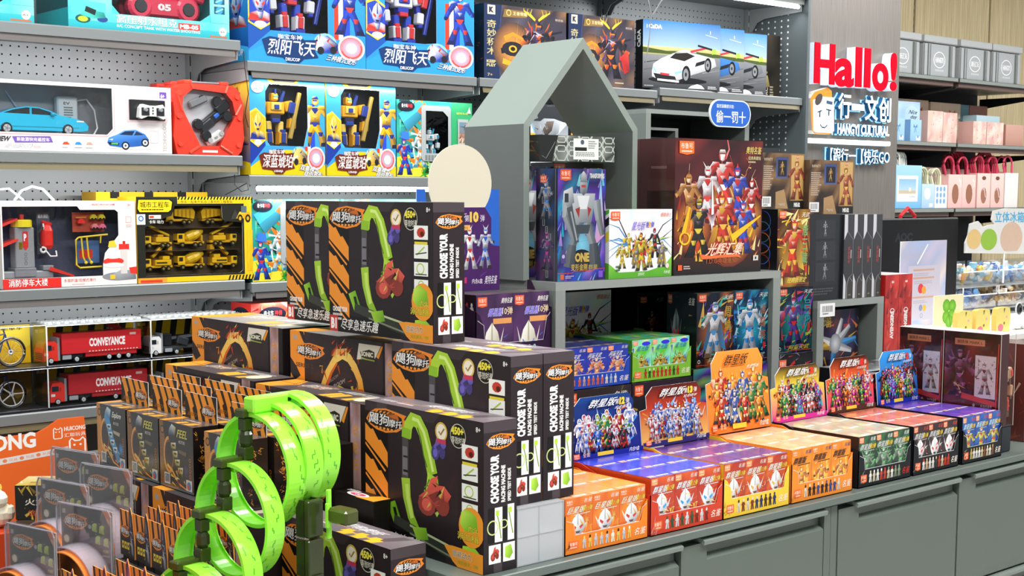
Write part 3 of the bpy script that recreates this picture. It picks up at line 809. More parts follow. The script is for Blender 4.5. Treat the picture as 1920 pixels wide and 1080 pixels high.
def art_loopbox(a):
    rng = R_(4)
    a.bg('231a1e', '2b2226'); a.rect(.0, 0, .21, 1, '120f10'); a.rect(0, 0, .7, .13, '100d0e')
    a.poly([(.0, .93), (.6, .93), (.66, 1), (0, 1)], '3a3034')
    a.rect(.11, .885, .2, 1, '4a4044')
    a.mottle(8, 6, rng, ['3a2028', '241c20', '2e2628', '4a2630'], .34, .35, .8, .92, .5, '2b2126')
    stripes_block(a, .0, .16, .205, .84)
    a.T('CHOOSE YOUR', .035, .155, .15, .04, 'f4f2ee', bold=.05); a.lorem(.035, .085, .16, .15, 2, 'dcd8d2', rng)
    a.rect(.0, .0, .085, .125, 'c2352f'); a.T('B1', .014, .02, .058, .085, 'fbf3ee', bold=.06)
    a.T('尽享急速乐趣', .115, .022, .37, .085, 'eceae6', skew=.04, bold=.05)
    logo_hound(a, .02, .80, .34, .165)
    # black connector leg, green lower leg and the tall arch
    a.line([(.365, .80), (.36, .5)], .055, '4d494b'); a.line([(.36, .73), (.36, .53)], .042, '77737a'); a.line([(.345, .66), (.385, .66)], .01, '1a1a1a'); a.line([(.345, .56), (.385, .56)], .012, '111')
    a.line([(.365, .51), (.375, .38), (.41, .25), (.47, .15)], .075, 'a6cf3a', .05, '86b52c'); a.line([(.375, .47), (.385, .37), (.42, .24)], .03, 'c9e46a')
    a.line([(.38, .80), (.39, .88), (.425, .93), (.475, .92), (.52, .85), (.56, .72), (.595, .58)], .07, 'b6da40', .085, '9cc832')
    a.line([(.425, .935), (.475, .928), (.525, .855), (.565, .73), (.6, .6)], .02, 'd9f08a'); a.line([(.47, .88), (.5, .80), (.52, .7), (.55, .62)], .008, '4a6a14')
    a.line([(.375, .86), (.37, .79)], .075, '8fbf2e')
    a.poly([(.555, .59), (.64, .56), (.655, .45), (.625, .36), (.565, .35), (.54, .45)], ['b9dc44', '9aca30', '7fb024', '6f9f1e', '8cbf2c', 'c2e24e'])
    a.shards(16, rng, ['9aca30', 'c8e860', '5a8a18'], .54, .34, .66, .5, .06)
    # launch track along the floor
    a.poly([(.2, .30), (.27, .33), (.33, .19), (.26, .165)], ['9ecf38', '6fae24', '4c8a1c', '86c030']); a.poly([(.25, .28), (.275, .285), (.3, .2), (.275, .195)], '16200c')
    a.line([(.26, .20), (.5, .14), (.68, .09), (.9, .05)], .05, '3a3f36', .07, '23261f'); a.line([(.4, .185), (.88, .095)], .012, 'b9c29a'); a.line([(.4, .13), (.88, .025)], .01, '7b836a')
    a.poly([(.42, .18), (.54, .2), (.56, .12), (.46, .1)], ['a8d43c', '7db528', '5b9220', '98ca34'])
    a.poly([(.84, .155), (.93, .165), (.985, .12), (.975, .07), (.91, .02), (.83, .05)], ['b4da42', 'a4d03a', '8abf2e', '73aa26', '5e9420', '8abf2e'])
    bike_blob(a, .58, .68, .13, .19, '6a5fb8', rng); bike_blob(a, .46, .28, .29, .30, 'd4584c', rng)
    a.circ(.67, .885, .05, 'd8b24a'); a.circ(.67, .885, .04, 'f3ead8'); a.rect(.632, .805, .708, .835, 'c83a5a'); a.line([(.65, .885), (.665, .865), (.695, .91)], .01, '9a7a2a')
    a.circ(.805, .88, .062, '15110f'); a.ring(.805, .88, .062, .062*a.asp(), .07, 'cfc9b8'); a.T('450+', .75, .885, .10, .055, 'f2e04a', bold=.05); a.T('等效时速', .752, .825, .11, .05, 'f4f0e0')
    a.T('8+', .945, .93, .035, .035, 'f5f2ee')
    for i, k in enumerate((3, 0, 1, 2)): thumb_track(a, .835, .725-i*.125+(0 if i else .01), .125, .10, k)
    a.rect(.84, .70, .955, .72, 'e6d23a')
    a.ell(.91, .29, .10, .135, 'f09a2e'); a.poly([(.82, .30), (.83, .38), (.88, .41), (.95, .37), (.96, .27), (.86, .255)], ['b8de44', 'c8ea5a', 'a2d038', '86bd2c', '6aa522', '8cc430'])
    a.T('内含', .885, .255, .075, .045, 'f4e84a', out='5a2a08', ow=.04); a.T('涡轮加速器', .80, .195, .165, .05, 'f4e84a', out='3a1c08', ow=.04)
    a.poly([(.69, .125), (.76, .135), (1, .13), (1, 0), (.80, 0), (.76, .03)], 'f0992f'); a.T('高能动力', .76, .065, .15, .045, '2a2016', out='fff4d8', ow=.03); a.T('续航模块，7种', .80, .02, .16, .03, '7a9a10')

def art_loop_side(a):
    rng = R_(7)
    a.bg('271f23', '30272b'); a.rect(0, .93, 1, 1, '4a4145'); a.rect(.3, .0, .55, .1, '4a4145')
    logo_hound(a, .10, .815, .80, .10)
    a.T('CHOOSE YOUR', .20, .46, .26, .32, 'f6f4f1', rot=90, bold=.06)
    a.T('RACING MACHINE', .52, .46, .13, .245, 'eceae6', rot=90, bold=.05); a.T('SPEED TEST INSIDE', .72, .46, .10, .22, 'eceae6', rot=90, bold=.04)
    a.rect(.13, .20, .90, .43, '151312'); a.rect(.33, .20, .56, .43, 'f2f2ee'); a.rect(.72, .20, .92, .44, 'f2f2ee')
    a.ring(.27, .30, .17, .05, .18, 'c9d68a'); a.ring(.60, .315, .13, .03, .25, 'c9d68a')
    a.line([(.38, .40), (.46, .33), (.52, .22)], .03, '7a9a2e'); a.line([(.75, .41), (.80, .34), (.88, .24)], .03, '7a9a2e'); a.rect(.36, .375, .46, .41, 'b6da40'); a.rect(.74, .385, .84, .42, 'b6da40')
    for u in (.15, .58): a.rect(u, .06, u+.36, .185, 'f4f4f0')
    bike_blob(a, .19, .075, .28, .10, 'c84a3c', rng); a.poly([(.64, .09), (.64, .16), (.82, .17), (.88, .11), (.78, .075)], ['a8d43c', 'c2e456', '9aca30', '7ab026', '88c02c'])

def art_loop_top(a):
    a.bg('6d6267', '857a7e'); a.poly([(.74, 0), (.82, 0), (.94, 1), (.86, 1)], '5c5156'); a.rect(0, .9, 1, 1, '7a6f74')  # ground tone lightened to paint in the gloss sheen on the top
    for u in (.52, .64, .76):
        a.poly([(u, .02), (u+.07, .02), (u+.095, .30), (u+.06, .30), (u+.05, .44), (u-.005, .42), (u-.02, .2), (u+.012, .2)], 'f2b832')
    a.T('飓狗摩托', .36, .52, .34, .3, 'f4f2f2', skew=.2, bold=.05); a.line([(.2, .46), (.6, .46)], .004, 'f0b060'); a.lorem(.2, .25, .4, .4, 1, 'd8d0d4', R_(3))
    a.T('CHOOSE YOUR', .05, .3, .12, .16, 'eee')

def loop_box(label, X, Y, Z, group=None, name='racing_track_box', rz=RX):
    return carton(name, label, 'toy box', .35, .075, .265, (X, Y, Z), rz, '2b2126', (('front', art_loopbox), ('right', art_loop_side), ('top', art_loop_top)), CARD, group=group)

def art_sonic(full=.36):
    def f(a):
        rng = R_(11); h = a.H; a.win(0, 1-full/h, 1, 1)
        a.bg('221a1d', '352a2e'); a.mottle(6, 5, rng, ['3a2c30', '2a2024', '463438'], .2, .3, .8, 1, .6, '2a2124')
        a.rect(0, 0, .14, 1, 'f2982c'); a.poly([(0, .62), (.06, .50), (.1, .38), (.04, .30), (0, .40)], '2a2124'); a.poly([(.13, 1), (.15, .9), (.14, .84), (.125, .88), (.09, 1)], '2a2124'); a.rect(.03, .88, .07, .94, 'b0a8a4')
        a.line([(.33, .93), (.28, 1)], .004, '0f0b0c')
        logo_hound(a, .06, .63, .26, .22)
        a.T('SERIES 2', .055, .50, .17, .06, '4a3a30')
        # orange arch
        a.line([(.29, .06), (.31, .25), (.36, .48), (.43, .68), (.5, .76)], .045, 'f6b23a', .04, 'ffd870'); a.line([(.325, .1), (.35, .3), (.4, .5), (.45, .64)], .03, 'c23a1c', .012, 'e8702a')
        a.line([(.5, .77), (.56, .73), (.61, .62), (.655, .45), (.67, .3)], .05, 'ffe07a', .045, 'f09a2a'); a.poly([(.4, .72), (.53, .79), (.55, .86), (.42, .82)], ['e8862a', 'f6b24a', 'ffcf7a', 'c86a20']); a.shards(14, rng, FIRE, .4, .76, .6, .92, .06, .9)
        a.line([(.52, .08), (.54, .2), (.59, .27), (.64, .2), (.66, .06)], .035, 'f6b23a', .04, 'ffd870'); a.poly([(.585, .26), (.7, .29), (.68, .34), (.6, .33)], 'd8561e')
        a.shards(20, rng, ['ffd23a', 'f09a2a', 'c84a1a'], .3, .1, .68, .8, .05)
        a.T('VROOM', .37, .33, .09, .05, '8a7a74', rise=.12); a.T('VROOM', .40, .26, .12, .06, 'b0a09a', rise=.13)
        a.poly([(.63, .73), (.65, .95), (.84, .95), (.79, .78)], 'e6e0d2'); a.poly([(.80, .80), (.845, .95), (.86, .95), (.82, .78)], 'f2982c')
        a.poly([(.66, .84), (.7, .86), (.74, .885), (.785, .86), (.785, .77), (.75, .75), (.67, .77)], '2b2a22'); a.T('SONIC', .668, .785, .105, .065, 'e8e6d0', bold=.05); a.line([(.665, .755), (.785, .745)], .006, '9aa83a')
        a.rect(.855, 0, .865, 1, '120e0f'); a.rect(.875, 0, .96, 1, '8a6a5a', 'b09a98')
        a.mottle(3, 8, rng, ['d8b8b0', '7a5a50', 'b08a90', 'c8a8c0'], .875, 0, .96, 1, .8, 'a08078')
        for v in (.74, .57, .40): a.ring(.917, v, .022, .055, .3, 'd8902a'); a.line([(.90, v-.02), (.935, v+.02)], .008, 'd8902a')
        a.rect(.96, 0, 1, 1, '15100f')
        a.ring(.80, .20, .055, .11, .05, 'b8a890'); a.ring(.835, .17, .028, .08, .08, 'c8b8a0'); a.ring(.80, -.13, .04, .10, .06, 'b8a890'); a.rect(.75, .02, .86, .045, 'b05a20')
        a.win(0, 0, 1, 1)
    return f
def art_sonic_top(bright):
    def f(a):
        a.bg('8f8a88' if bright else '494244', 'a9a4a0' if bright else '5d5557')  # bright copy has the sheen painted into its ground colour
        a.poly([(0, 0), (.14, 0), (.2, .55), (.12, 1), (0, 1)], 'f2a034'); a.line([(.13, 0), (.17, .5), (.1, 1)], .008, '2a2124'); a.line([(0, .62), (.2, .55)], .006, '7a4a14')
        a.T('飓狗摩托', .2, .5, .22, .34, 'f4e8d8', skew=.3); a.shards(12, R_(2), ['f0a040', 'd87020', 'f8f0e0'], .2, .45, .45, .9, .05)
        for u in (.56, .63, .76): a.poly([(u, .08), (u+.06, .05), (u+.09, .5), (u+.03, .55)], 'f2b03a')
        a.T('CHOOSE YOUR', .52, .62, .3, .2, 'eeeae6', skew=.3); a.ell(.86, .45, .06, .3, 'eedcc0')
    return f

def art_launcher(blue):
    def f(a):
        rng = R_(21 if blue else 22)
        a.bg('17120f', '241c18'); a.poly([(0, 0), (.16, 0), (.22, .2), (.12, .42), (.17, .7), (.11, 1), (0, 1)], 'ee9a30', False)
        a.circ(.09, .86, .06, '1a1412'); a.circ(.09, .86, .04, 'b0701e')
        a.ell(.28, .5, .15, .26, '8a4a1a', 18); a.ell(.28, .5, .115, .2, '2a1810', 18); a.ring(.28, .5, .16, .28, .18, 'e8a040', 90, 300)
        c1, c2 = ('3a9ad8', 'bfe4fa') if blue else ('2c2a30', 'd8c23a')
        a.line([(.34, .84), (.42, .66), (.52, .45), (.66, .28), (.74, .12)], .17, c1, .13, mul(c1, .7)); a.poly([(.27, .80), (.46, .80), (.50, .94), (.38, .98), (.30, .9)], [c1, mul(c1, .6), c2, 'e0e8f0', '8a94a0'])
        for i, (u, v) in enumerate(((.40, .66), (.45, .54), (.51, .42), (.6, .31))): a.poly([(u-.06, v+.03), (u+.09, v+.05), (u+.08, v-.05), (u-.05, v-.06)], [c2, 'f0f0e8', mul(c2, .7), '2a2a30']); a.rect(u-.02, v-.015, u+.06, v+.015, '23202a')
        if blue: a.ell(.82, .34, .09, .12, '3a9ad8', 12, '12304a')
        else: a.ell(.78, .32, .09, .12, '4a3f6a', 12, '1a1420')
        a.line([(.22, .34), (.36, .28), (.56, .1), (.8, .04)], .05, 'f6c050', .02, 'e8861e'); a.shards(18, rng, FIRE, .2, .02, .8, .3, .1, -.5)
        a.T('Explore' if blue else 'FEEL', .52, .80, .3, .12, 'f4f2ee' if blue else 'd8cf4a', out='17120f', skew=.15); a.T('MOTOR', .58, .71, .18, .05, 'd0c8c0'); a.poly([(.56, .62), (.80, .60), (.78, .54), (.58, .57)], 'b8a890' if blue else '6a5a40')
        for v in (.50, .42, .34, .26): a.ring(.9, v, .03, .034, .3, 'c8781e', n=8)
        a.rect(.13, .05, .30, .22, 'c8ccd0'); a.rect(.15, .08, .28, .2, '7a8288'); a.shards(8, rng, ['555', 'eee'], .15, .08, .28, .2, .06)
        a.rect(.78, .02, .95, .2, 'd8d0c8'); a.circ(.86, .11, .06, '3a7ab8'); a.circ(.84, .09, .035, 'd84a2a'); a.rect(0, 0, 1, .035, '59676c')
    return f
def art_launcher_top(a):
    a.bg('4a4442', '6a6462'); a.poly([(0, 0), (.14, 0), (.2, 1), (0, 1)], 'f0a238'); a.poly([(.4, .1), (.52, .05), (.58, .45), (.46, .5)], 'f2b03a'); a.poly([(.62, .1), (.80, .1), (.84, .55), (.68, .55)], 'f2b03a'); a.lorem(.3, .6, .8, .8, 1, 'c8c0b8', R_(5))
def art_launcher_side(a):
    rng = R_(9); a.bg('14100e', '1f1816')
    for i in range(14): u, v = rng.uniform(.12, .88), rng.uniform(.1, .9); a.shards(7, rng, ['e8922a', 'f2b04a', 'b8661a'], u-.07, v-.05, u+.07, v+.05, .12)
def art_header(a):
    a.bg('1b1613'); a.rect(.03, .8, .09, .94, 'b8b0aa')
    for u in (.18, .42, .64, .86): a.poly([(u, 0), (u+.13, 0), (u+.05, .42), (u+.1, .5), (u-.02, 1), (u-.17, 1), (u-.06, .52), (u-.03, .36)], 'f09a2e')
    a.T('SERIES 2', .05, .12, .3, .14, '9a5a18', skew=.2); logo_hound(a, .54, .16, .40, .5)
def art_parts_panel(a):
    rng = R_(31); a.bg('14100f')
    for j in range(4):
        for i in range(3):
            u, v = .18+i*.3+rng.uniform(-.03, .03), .14+j*.24; a.shards(11, rng, ['f0982c', 'f6b850', 'c8701e'], u-.09, v-.06, u+.09, v+.07, .15, thin=.6); a.lorem(u-.08, v-.11, u+.1, v-.085, 1, '8a5a2a', rng)

# blind boxes and their trays
def fig_bust(a, u, v, w, h, pal, rng):
    """big chest-up armoured helmet"""
    P = lambda x, y: (u+x*w, v+y*h); m, d, ac, li = [hx(c) for c in pal[:4]]
    a.poly([P(-.5, 0), P(.5, 0), P(.42, .22), P(.16, .32), P(-.16, .32), P(-.42, .22)], [ac, mul(ac, .6), mul(m, .8), li, m, mul(ac, .7)]); a.poly([P(-.14, .3), P(.14, .3), P(.05, .05), P(-.05, .05)], [li, m, d, d])
    a.poly([P(-.22, .42), P(-.24, .62), P(-.17, .82), P(0, 1.0), P(.17, .82), P(.24, .62), P(.22, .42), P(.1, .28), P(-.1, .28)], [m, li, li, li, mul(li, .85), mul(m, .8), mul(m, .6), mul(m, .5), m])
    a.poly([P(-.03, .6), P(.03, .6), P(.012, 1.0), P(-.012, 1.0)], mul(m, .7)); 
    for sg in (-1, 1): a.poly([P(sg*.05, .54), P(sg*.18, .64), P(sg*.19, .56), P(sg*.09, .46)], ac)
    a.poly([P(-.09, .40), P(.09, .40), P(.05, .33), P(-.05, .33)], d)
    k = rng.randrange(2)
    for sg in (-1, 1): a.poly([P(sg*.22, .56), P(sg*.36, .8+.1*k), P(sg*.25, .45)], [m, li, mul(m, .6)])

def art_blind(bgc, bg2, title, tcol, num, pal, seed, badge='f0602a', blaze=None, kind='bust', tc2='e8e4de'):
    def f(a):
        rng = R_(seed)
        a.bg(bgc, bg2); a.mottle(4, 6, rng, [bgc, bg2, mul(bg2, 1.3), mul(bgc, .7)], amt=.7, base=bgc)
        if blaze: a.burst(.6, .45, .75, 16, rng, blaze, .02, .7, bgc); a.shards(26, rng, blaze, 0, 0, 1, .8, .14, .8)
        if kind == 'bust': fig_bust(a, .46, .16, 1.05, .56, pal, rng); a.shards(10, rng, blaze or [pal[2]], .55, .25, 1, .6, .2)
        elif kind == 'fig': a.figure(.5, .14, .60, pal, rng, None, None, 1.4)
        elif kind == 'flame':
            for k in range(24): u = rng.uniform(.15, .85); v = rng.uniform(.05, .45); a.poly([(u-.06, v), (u+.06, v), (u+rng.uniform(-.1, .1), v+rng.uniform(.15, .35))], ['f8b020', 'f09010', 'fff080'])
            a.figure(.5, .1, .58, pal, rng, None, 'none', 1.4)
        a.badge(.03, .86, .26, .12, badge); a.T('名鉴', .66, .89, .3, .075, tc2, skew=.12)
        a.T(title, .06, .72, .60, .12, tcol, skew=.18, bold=.05, out=mul(bgc, .3), ow=.03)
        if num: a.T('第'+num+'弹', .62, .73, .34, .10, 'f6d23a', skew=.15, bold=.05, out='3a1408', ow=.03)
        a.line([(.3, .69), (.9, .70)], .02, mul(tcol, .8))
    return f
def art_blind_top(c, c2, seed):
    def f(a):
        rng = R_(seed); a.bg(c, c2); a.mottle(3, 3, rng, [c, c2, mul(c, 1.25), mul(c2, .8)]); a.rect(.06, .08, .34, .24, 'f2b890'); a.rect(.40, .11, .9, .2, mix(c2, 'ffffff', .75)); a.line([(0, .02), (1, .02)], .02, mix(c, 'ffffff', .45))
    return f
def art_blind_side(c, seed):
    def f(a):
        rng = R_(seed); a.bg(c, mul(c, .85)); a.minis(3, .1, .9, .15, .5, rng, ['f0d0b0', mul(c, .5), 'fff'])
    return f

def tray(label, x, y, z, w, d, hf, hbox, body, front_strip, header=None, hw=None, strip_cols=None, hh=.15, seed=1, side=None, arm=.0, group=None, hdr_bottom=None):
    """open carton tray: low front wall with shoulder cut-out, sides, floor and a standing header card; a thing with parts"""
    r = thing('display_tray', label, 'display tray', (x, y, z), 0, group)
    t = .0016; hs_ = hf*.72
    g = G(); g.box(0, 0, 0, w, d, t, body)
    # front wall outline: shoulders at both ends, low in the middle
    out = [(0, 0), (w, 0), (w, hs_), (w*.965, hs_*.94), (w*.93, hs_*.72), (w*.915, hf*.36), (w*.9, hf*.335), (w*.14, hf*.335), (w*.125, hf*.36), (w*.11, hs_*.72), (w*.05, hs_*.94), (0, hs_)]
    g.prism(out, 0, t, front_strip)
    sc = side or body
    sd = [(0, 0), (d, 0), (d, hf*1.02), (d*.85, hf*1.02), (d*.5, hf*.8), (d*.2, hs_*1.02), (0, hs_)]
    g.prism(sd, 0, t, sc, ax='x'); g.prism(sd, w-t, w, sc, ax='x')
    b = obj('tray_body', g, CARD, r)
    a = Art(w, hf, base=.0004); rng = R_(seed)
    a.line([(.02, .62), (.10, .56), (.115, .345), (.885, .345), (.93, .60), (.98, .66)], .006, mix(front_strip, 'ffffff', .6))
    a.badge(.045, .08, .11, .16, 'e8662e' if front_strip != 'e8862a' else 'f0a04a'); a.minis(9, .19, .80, .075, .23, rng, strip_cols or ['fff0e0', '3a2a20', 'c8402a', 'd8d8d8'], None); a.T('名鉴', .82, .1, .14, .13, 'fff4e4' if front_strip not in ('16181c',) else 'd8302a', skew=.15)
    a.shards(5, rng, [mul(front_strip, .8), mix(front_strip, 'ffffff', .25)], .02, .05, .10, .3, .06, .9)
    obj('front_print', a.g, CARD, b)
    if header:
        hx0 = .05 if seed == 65 else 0
        hb = hdr_bottom or body
        g = G(); yb = d-t
        wing = hh*.62
        o = [(hx0, 0), (w, 0), (w, wing), (w*.90, wing*1.04), (w*.93, hh*.86), (w*.86, hh), (max(hx0*1.5, w*.2), hh), (max(hx0*1.2, w*.10), hh*.86), (max(hx0*1.2, w*.10), wing*1.04), (hx0, wing)]
        g.prism(o, 0, t, hb, 'f0ece4'); hd = obj('header_card', g, CARD, r, (0, yb, hf*.98)); hd.rotation_euler = (math.radians(-6), 0, 0)
        pts = o; a = Art(w, hh, base=.0004); a.clip = (hx0, 0, w, hh)
        header(a, [(p[0]/w, p[1]/hh) for p in pts]); obj('header_print', a.g, CARD, hd)
    return r
def fill_outline(a, pts, cfun):
    """fill the header outline with a vertical gradient in strips"""
    a.poly(pts, [cfun(p[0], p[1]) for p in pts])
def hdr_art(bgf, title, tcol, num, ncol, pals, seed, n=9, rays=None, base=None, tout='14141c', sub=True, fh=.54):
    def f(a, pts):
        rng = R_(seed); fill_outline(a, pts, bgf)
        if rays:
            for i in range(40):
                u, v = rng.uniform(.05, .95), rng.uniform(.12, .8)
                if v > .58 and (u < .16 or u > .86): continue
                a.shards(1, rng, rays, u-.02, v-.02, u+.02, v+.02, .10)
        a.crowd(n, rng, pals, .10, .90, .13, .26, fh, 'f4f0ea' if seed % 2 else None)
        a.crowd(max(3, n-2), rng, pals, .16, .84, -.0+.08, .14, fh*.8, None)
        if base: a.rect(0, 0, 1, .09, base)
        a.badge(.04, .03, .08, .09); a.T('全套', .16, .05, .10, .07, 'f2c8a0'); a.rect(.36, .04, .58, .1, 'e8c23a' if sub else mul(base or 'aaa', 1.2)); a.T('内含9盒', .80, .03, .14, .07, 'f4f0ea', skew=.1)
        a.T(title, .26, .82, .36, .13, tcol, skew=.2, bold=.06, out=tout, ow=.05, rise=.0)
        if num: a.T('第', .645, .83, .05, .09, 'f0ece4', skew=.2); a.T(num, .70, .82, .075, .12, ncol, skew=.15, bold=.07, out='2a1a08', ow=.03); a.T('弹', .79, .83, .05, .09, 'f0ece4', skew=.2)
        a.T('合金版本', .62, .76, .2, .05, 'e8e4de', skew=.2)
    return f
def tray_set(desc, colour_word, x, y, z, w, d, hf, box_h, art, topart, sideart, body, strip, header, seed, rows=3, cols=3, hh=.125, strip_cols=None, side=None, hdr_bottom=None, visible_rows=3, box_mat=None, bodybox=None, tray_label=None):
    tray(tray_label or f'{colour_word} card display tray of blind boxes, {desc}', x, y, z, w, d+.006, hf, box_h, body, strip, header, seed=seed, hh=hh, strip_cols=strip_cols, side=side, hdr_bottom=hdr_bottom)
    bw, bd = (w-.008)/cols, (d-.006)/rows
    first = None; grp = f'blind boxes in the {colour_word} tray'
    nm = {0: 'front', 1: 'middle', 2: 'back'}; cm = {0: 'left', 1: 'centre', 2: 'right'}
    for j in range(min(rows, visible_rows)):
        for i in range(cols):
            lab = f'{colour_word} blind box in its tray, {nm[j]} row, {cm[i]} one'
            loc = (x+.004+i*bw, y+.004+j*bd, z+.002)
            if first is None:
                first = carton('blind_box', lab, 'blind box', bw-.0006, bd-.0006, box_h, loc, 0, bodybox or body, (('front', art), ('left', sideart), ('top', topart)), box_mat or GLOSS, group=grp)
            else: dup(first, loc, 0, lab, grp)
# ------------------------------------------------------------------ racing track boxes at the counter end
ZC = .8495
loop_box('track box with green loop print standing by itself at the counter end', 1.484, 2.137, ZC+.0005)
loop_box('track box raised on the clear organiser, nearer of two side by side', 1.5605, 2.155, .9555)
loop_box('track box raised on the clear organiser, second one showing only its side panel', 1.6375, 2.155, .9555)
lb = loop_box('upper track box with red B1 corner, complete front visible, on the stack', 1.582, 2.402, 1.2215)
loop_box('upper track box with red B1 corner, half hidden behind its neighbour', 1.659, 2.692, 1.2215)
lb.rotation_euler = (0, 0, RX)
loop_box('lowest track box on the low table, cut by the photo bottom edge', 1.349, 2.222, .6355)
def sonic(label, X, Y, Z, h, d=.092, bright=False, L=.405, full=.2):
    return carton('track_set_box', label, 'toy box', L, d, h, (X, Y, Z), RX, '241c1f', (('front', art_sonic(full)), ('top', art_sonic_top(bright))), CARD)
sonic('orange track set box in the upper row with bright sheen painted on top, by the truck boxes', 1.601, 3.035, ZC+.0005, .357, .16, True, .415, .15)
sonic('orange track set box in the upper row under the B1 boxes', 1.601, 2.588, ZC+.0005, .357, .16, True, .405, .155)
sonic('orange track set box in the lower row beside the single green loop box', 1.4945, 2.556, ZC+.0005, .252, .1)
sonic('orange track set box in the lower row behind the tiger striped header cards', 1.4945, 2.968, ZC+.0005, .255, .1)
sonic('orange track set box lying lowest under the small launcher boxes', 1.283, 2.62, .6355, .262, .13, L=.39)
sonic('orange track set box under the leftmost launcher boxes, mostly hidden', 1.285, 3.03, .6355, .262, .13)

# clear four pocket organiser
org = thing('clear_organiser', 'empty frosted clear plastic organiser with four compartments under the track boxes', 'organiser', (1.5605, 1.787, ZC+.0005))
W_, H_, D_ = .1125, .1045, .30
g = G()
for z in (0, H_/2-.001, H_-.002): g.box(0, 0, z, W_, D_, z+.002, 'e6e8ea')
obj('shelf', g, FROST, org)
g = G()
for x in (0, W_*.46, W_-.002): g.box(x, 0, .002, x+.002, D_, H_-.002, 'dfe3e6')
g.box(.002, D_-.002, .002, W_-.002, D_, H_-.002, 'cfd4d8'); g.box(.002, 0.001, .002, W_-.002, .0025, H_-.002, 'eef0f2')
obj('divider', g, FROST, org)

# launcher boxes with header cards
def launcher(blue, label, X, Y, Z=.9):
    r = carton('launcher_box', label, 'toy box', .145, .056, .137, (X, Y, Z), RX, '1a1512', (('front', art_launcher(blue)), ('top', art_launcher_top), ('right', art_launcher_side)), GLOSS, group='small launcher boxes on the track set boxes')
    g = G(); g.box(.012, .0545, .137, .144, .0560, .192, {'f': '1b1613', '*': 'f0ece4'}); h = obj('header_card', g, CARD, r)
    a = Art(.132, .055, proj=lambda u, v, e: (.012+u, .0542-e, .137+v)); art_header(a); obj('header_print', a.g, CARD, h)
    return r
LB = {}
ys = [2.925, 2.772, 2.622, 2.430]
nm = ['first from the truck shelves', 'second from the truck shelves', 'third from the truck shelves', 'fourth, beside the green loops']
for row, X in enumerate((1.303, 1.366, 1.429)):
    for k, Y in enumerate(ys):
        blue = (k in (0, 3))
        rw = ('front row', 'middle row', 'back row')[row]
        lab = f'small {"blue" if blue else "yellow"} motorcycle launcher box with striped header, {rw}, {nm[k]}'
        if row == 2 and k == 3: continue
        if row > 0: lab = f'striped header launcher box, {rw}, {nm[k]}'
        Yo = Y-(.012 if row == 1 else 0); Xo = X; 
        if blue not in LB: LB[blue] = launcher(blue, lab, Xo, Yo)
        else: dup(LB[blue], (Xo, Yo, .9), None, lab)
pp = carton('parts_box', 'black box printed with loose orange track pieces seen through the green loops', 'toy box', .24, .048, .175, (1.444, 2.43, ZC+.0005), RX, '14100f', (('front', art_parts_panel),), CARD)
def small_top(a):
    a.bg('17120f'); a.poly([(.55, 0), (1, 0), (1, 1), (.8, 1)], 'f0a030'); a.ell(.45, .4, .25, .3, 'f4efe6'); a.ell(.45, .4, .18, .2, 'c84a6a'); a.lorem(.05, .6, .5, .9, 2, 'f0ece4', R_(1)); a.T('OK', .38, .32, .14, .16, 'fff')
carton('flat_box', 'low black box with yellow and white top print between green loops and track boxes', 'toy box', .13, .04, .088, (1.4435, 2.186, ZC+.0005), RX, '17130f', (('top', small_top),), CARD)

# ------------------------------------------------------------------ green loop tower
def ribbon_ring(g, cx, cy, cz, R, w, t, col, a0=0, a1=360, n=64, lip=.006):
    """flat track bent into a loop standing in the YZ plane, axis along X"""
    prof = [(-w/2, 0), (-w/2, lip), (-w/2+t, lip), (-w/2+t, t), (w/2-t, t), (w/2-t, lip), (w/2, lip), (w/2, 0)]
    V = []; F = []; k = len(prof); closed = abs(a1-a0) >= 360
    N = n if closed else n+1
    for i in range(N):
        a = math.radians(a0+(a1-a0)*i/n)
        for (x, r) in prof: rr = R-r; V.append((cx+x, cy+rr*math.cos(a), cz+rr*math.sin(a)))
    for i in range(n):
        j = (i+1) % N
        for q in range(k): p2 = (q+1) % k; F.append((i*k+q, i*k+p2, j*k+p2, j*k+q))
    g.mesh_part(V, F, col)
def groove_print(g, cx, cy, cz, R, w, a0, a1, rng, col='4fae28'):
    """embossed circuit lines on the outside of a loop"""
    for k in range(int((a1-a0)/11)):
        a = a0+k*11+rng.uniform(0, 4); b = a+rng.uniform(5, 10); x = cx+rng.uniform(-.3, .3)*w; x2 = x+rng.uniform(-.2, .2)*w; tw = .0009
        for (q0, q1, xa, xb) in ((a, (a+b)/2, x, x), ((a+b)/2, b, x2, x2)):
            P = lambda an, xx: (xx, cy+(R+.0003)*math.cos(math.radians(an)), cz+(R+.0003)*math.sin(math.radians(an)))
            g.face([P(q0, xa-tw), P(q1, xb-tw), P(q1, xb+tw), P(q0, xa+tw)], col)
        m = (a+b)/2; P = lambda an, xx: (xx, cy+(R+.0003)*math.cos(math.radians(an)), cz+(R+.0003)*math.sin(math.radians(an)))
        g.face([P(m-.5, min(x, x2)), P(m+.5, min(x, x2)), P(m+.5, max(x, x2)), P(m-.5, max(x, x2))], col)
tw = thing('loop_track_tower', 'tall neon green spiral loop race track with smoked connectors in front', 'race track', (0, 0, 0))
rng = R_(77)
TC = Vector((1.141, 1.943, 1.056)); RR, RW = .094, .035
NEON = 'b0ff4c'
rings = [(.070, -.004, .026, 50, 236), (.033, -.004, .014, 50, 232), (0, 0, 0, 0, 360), (-.040, .006, -.077, 0, 360), (-.080, .012, -.154, 0, 360), (-.120, .018, -.231, 0, 360)]
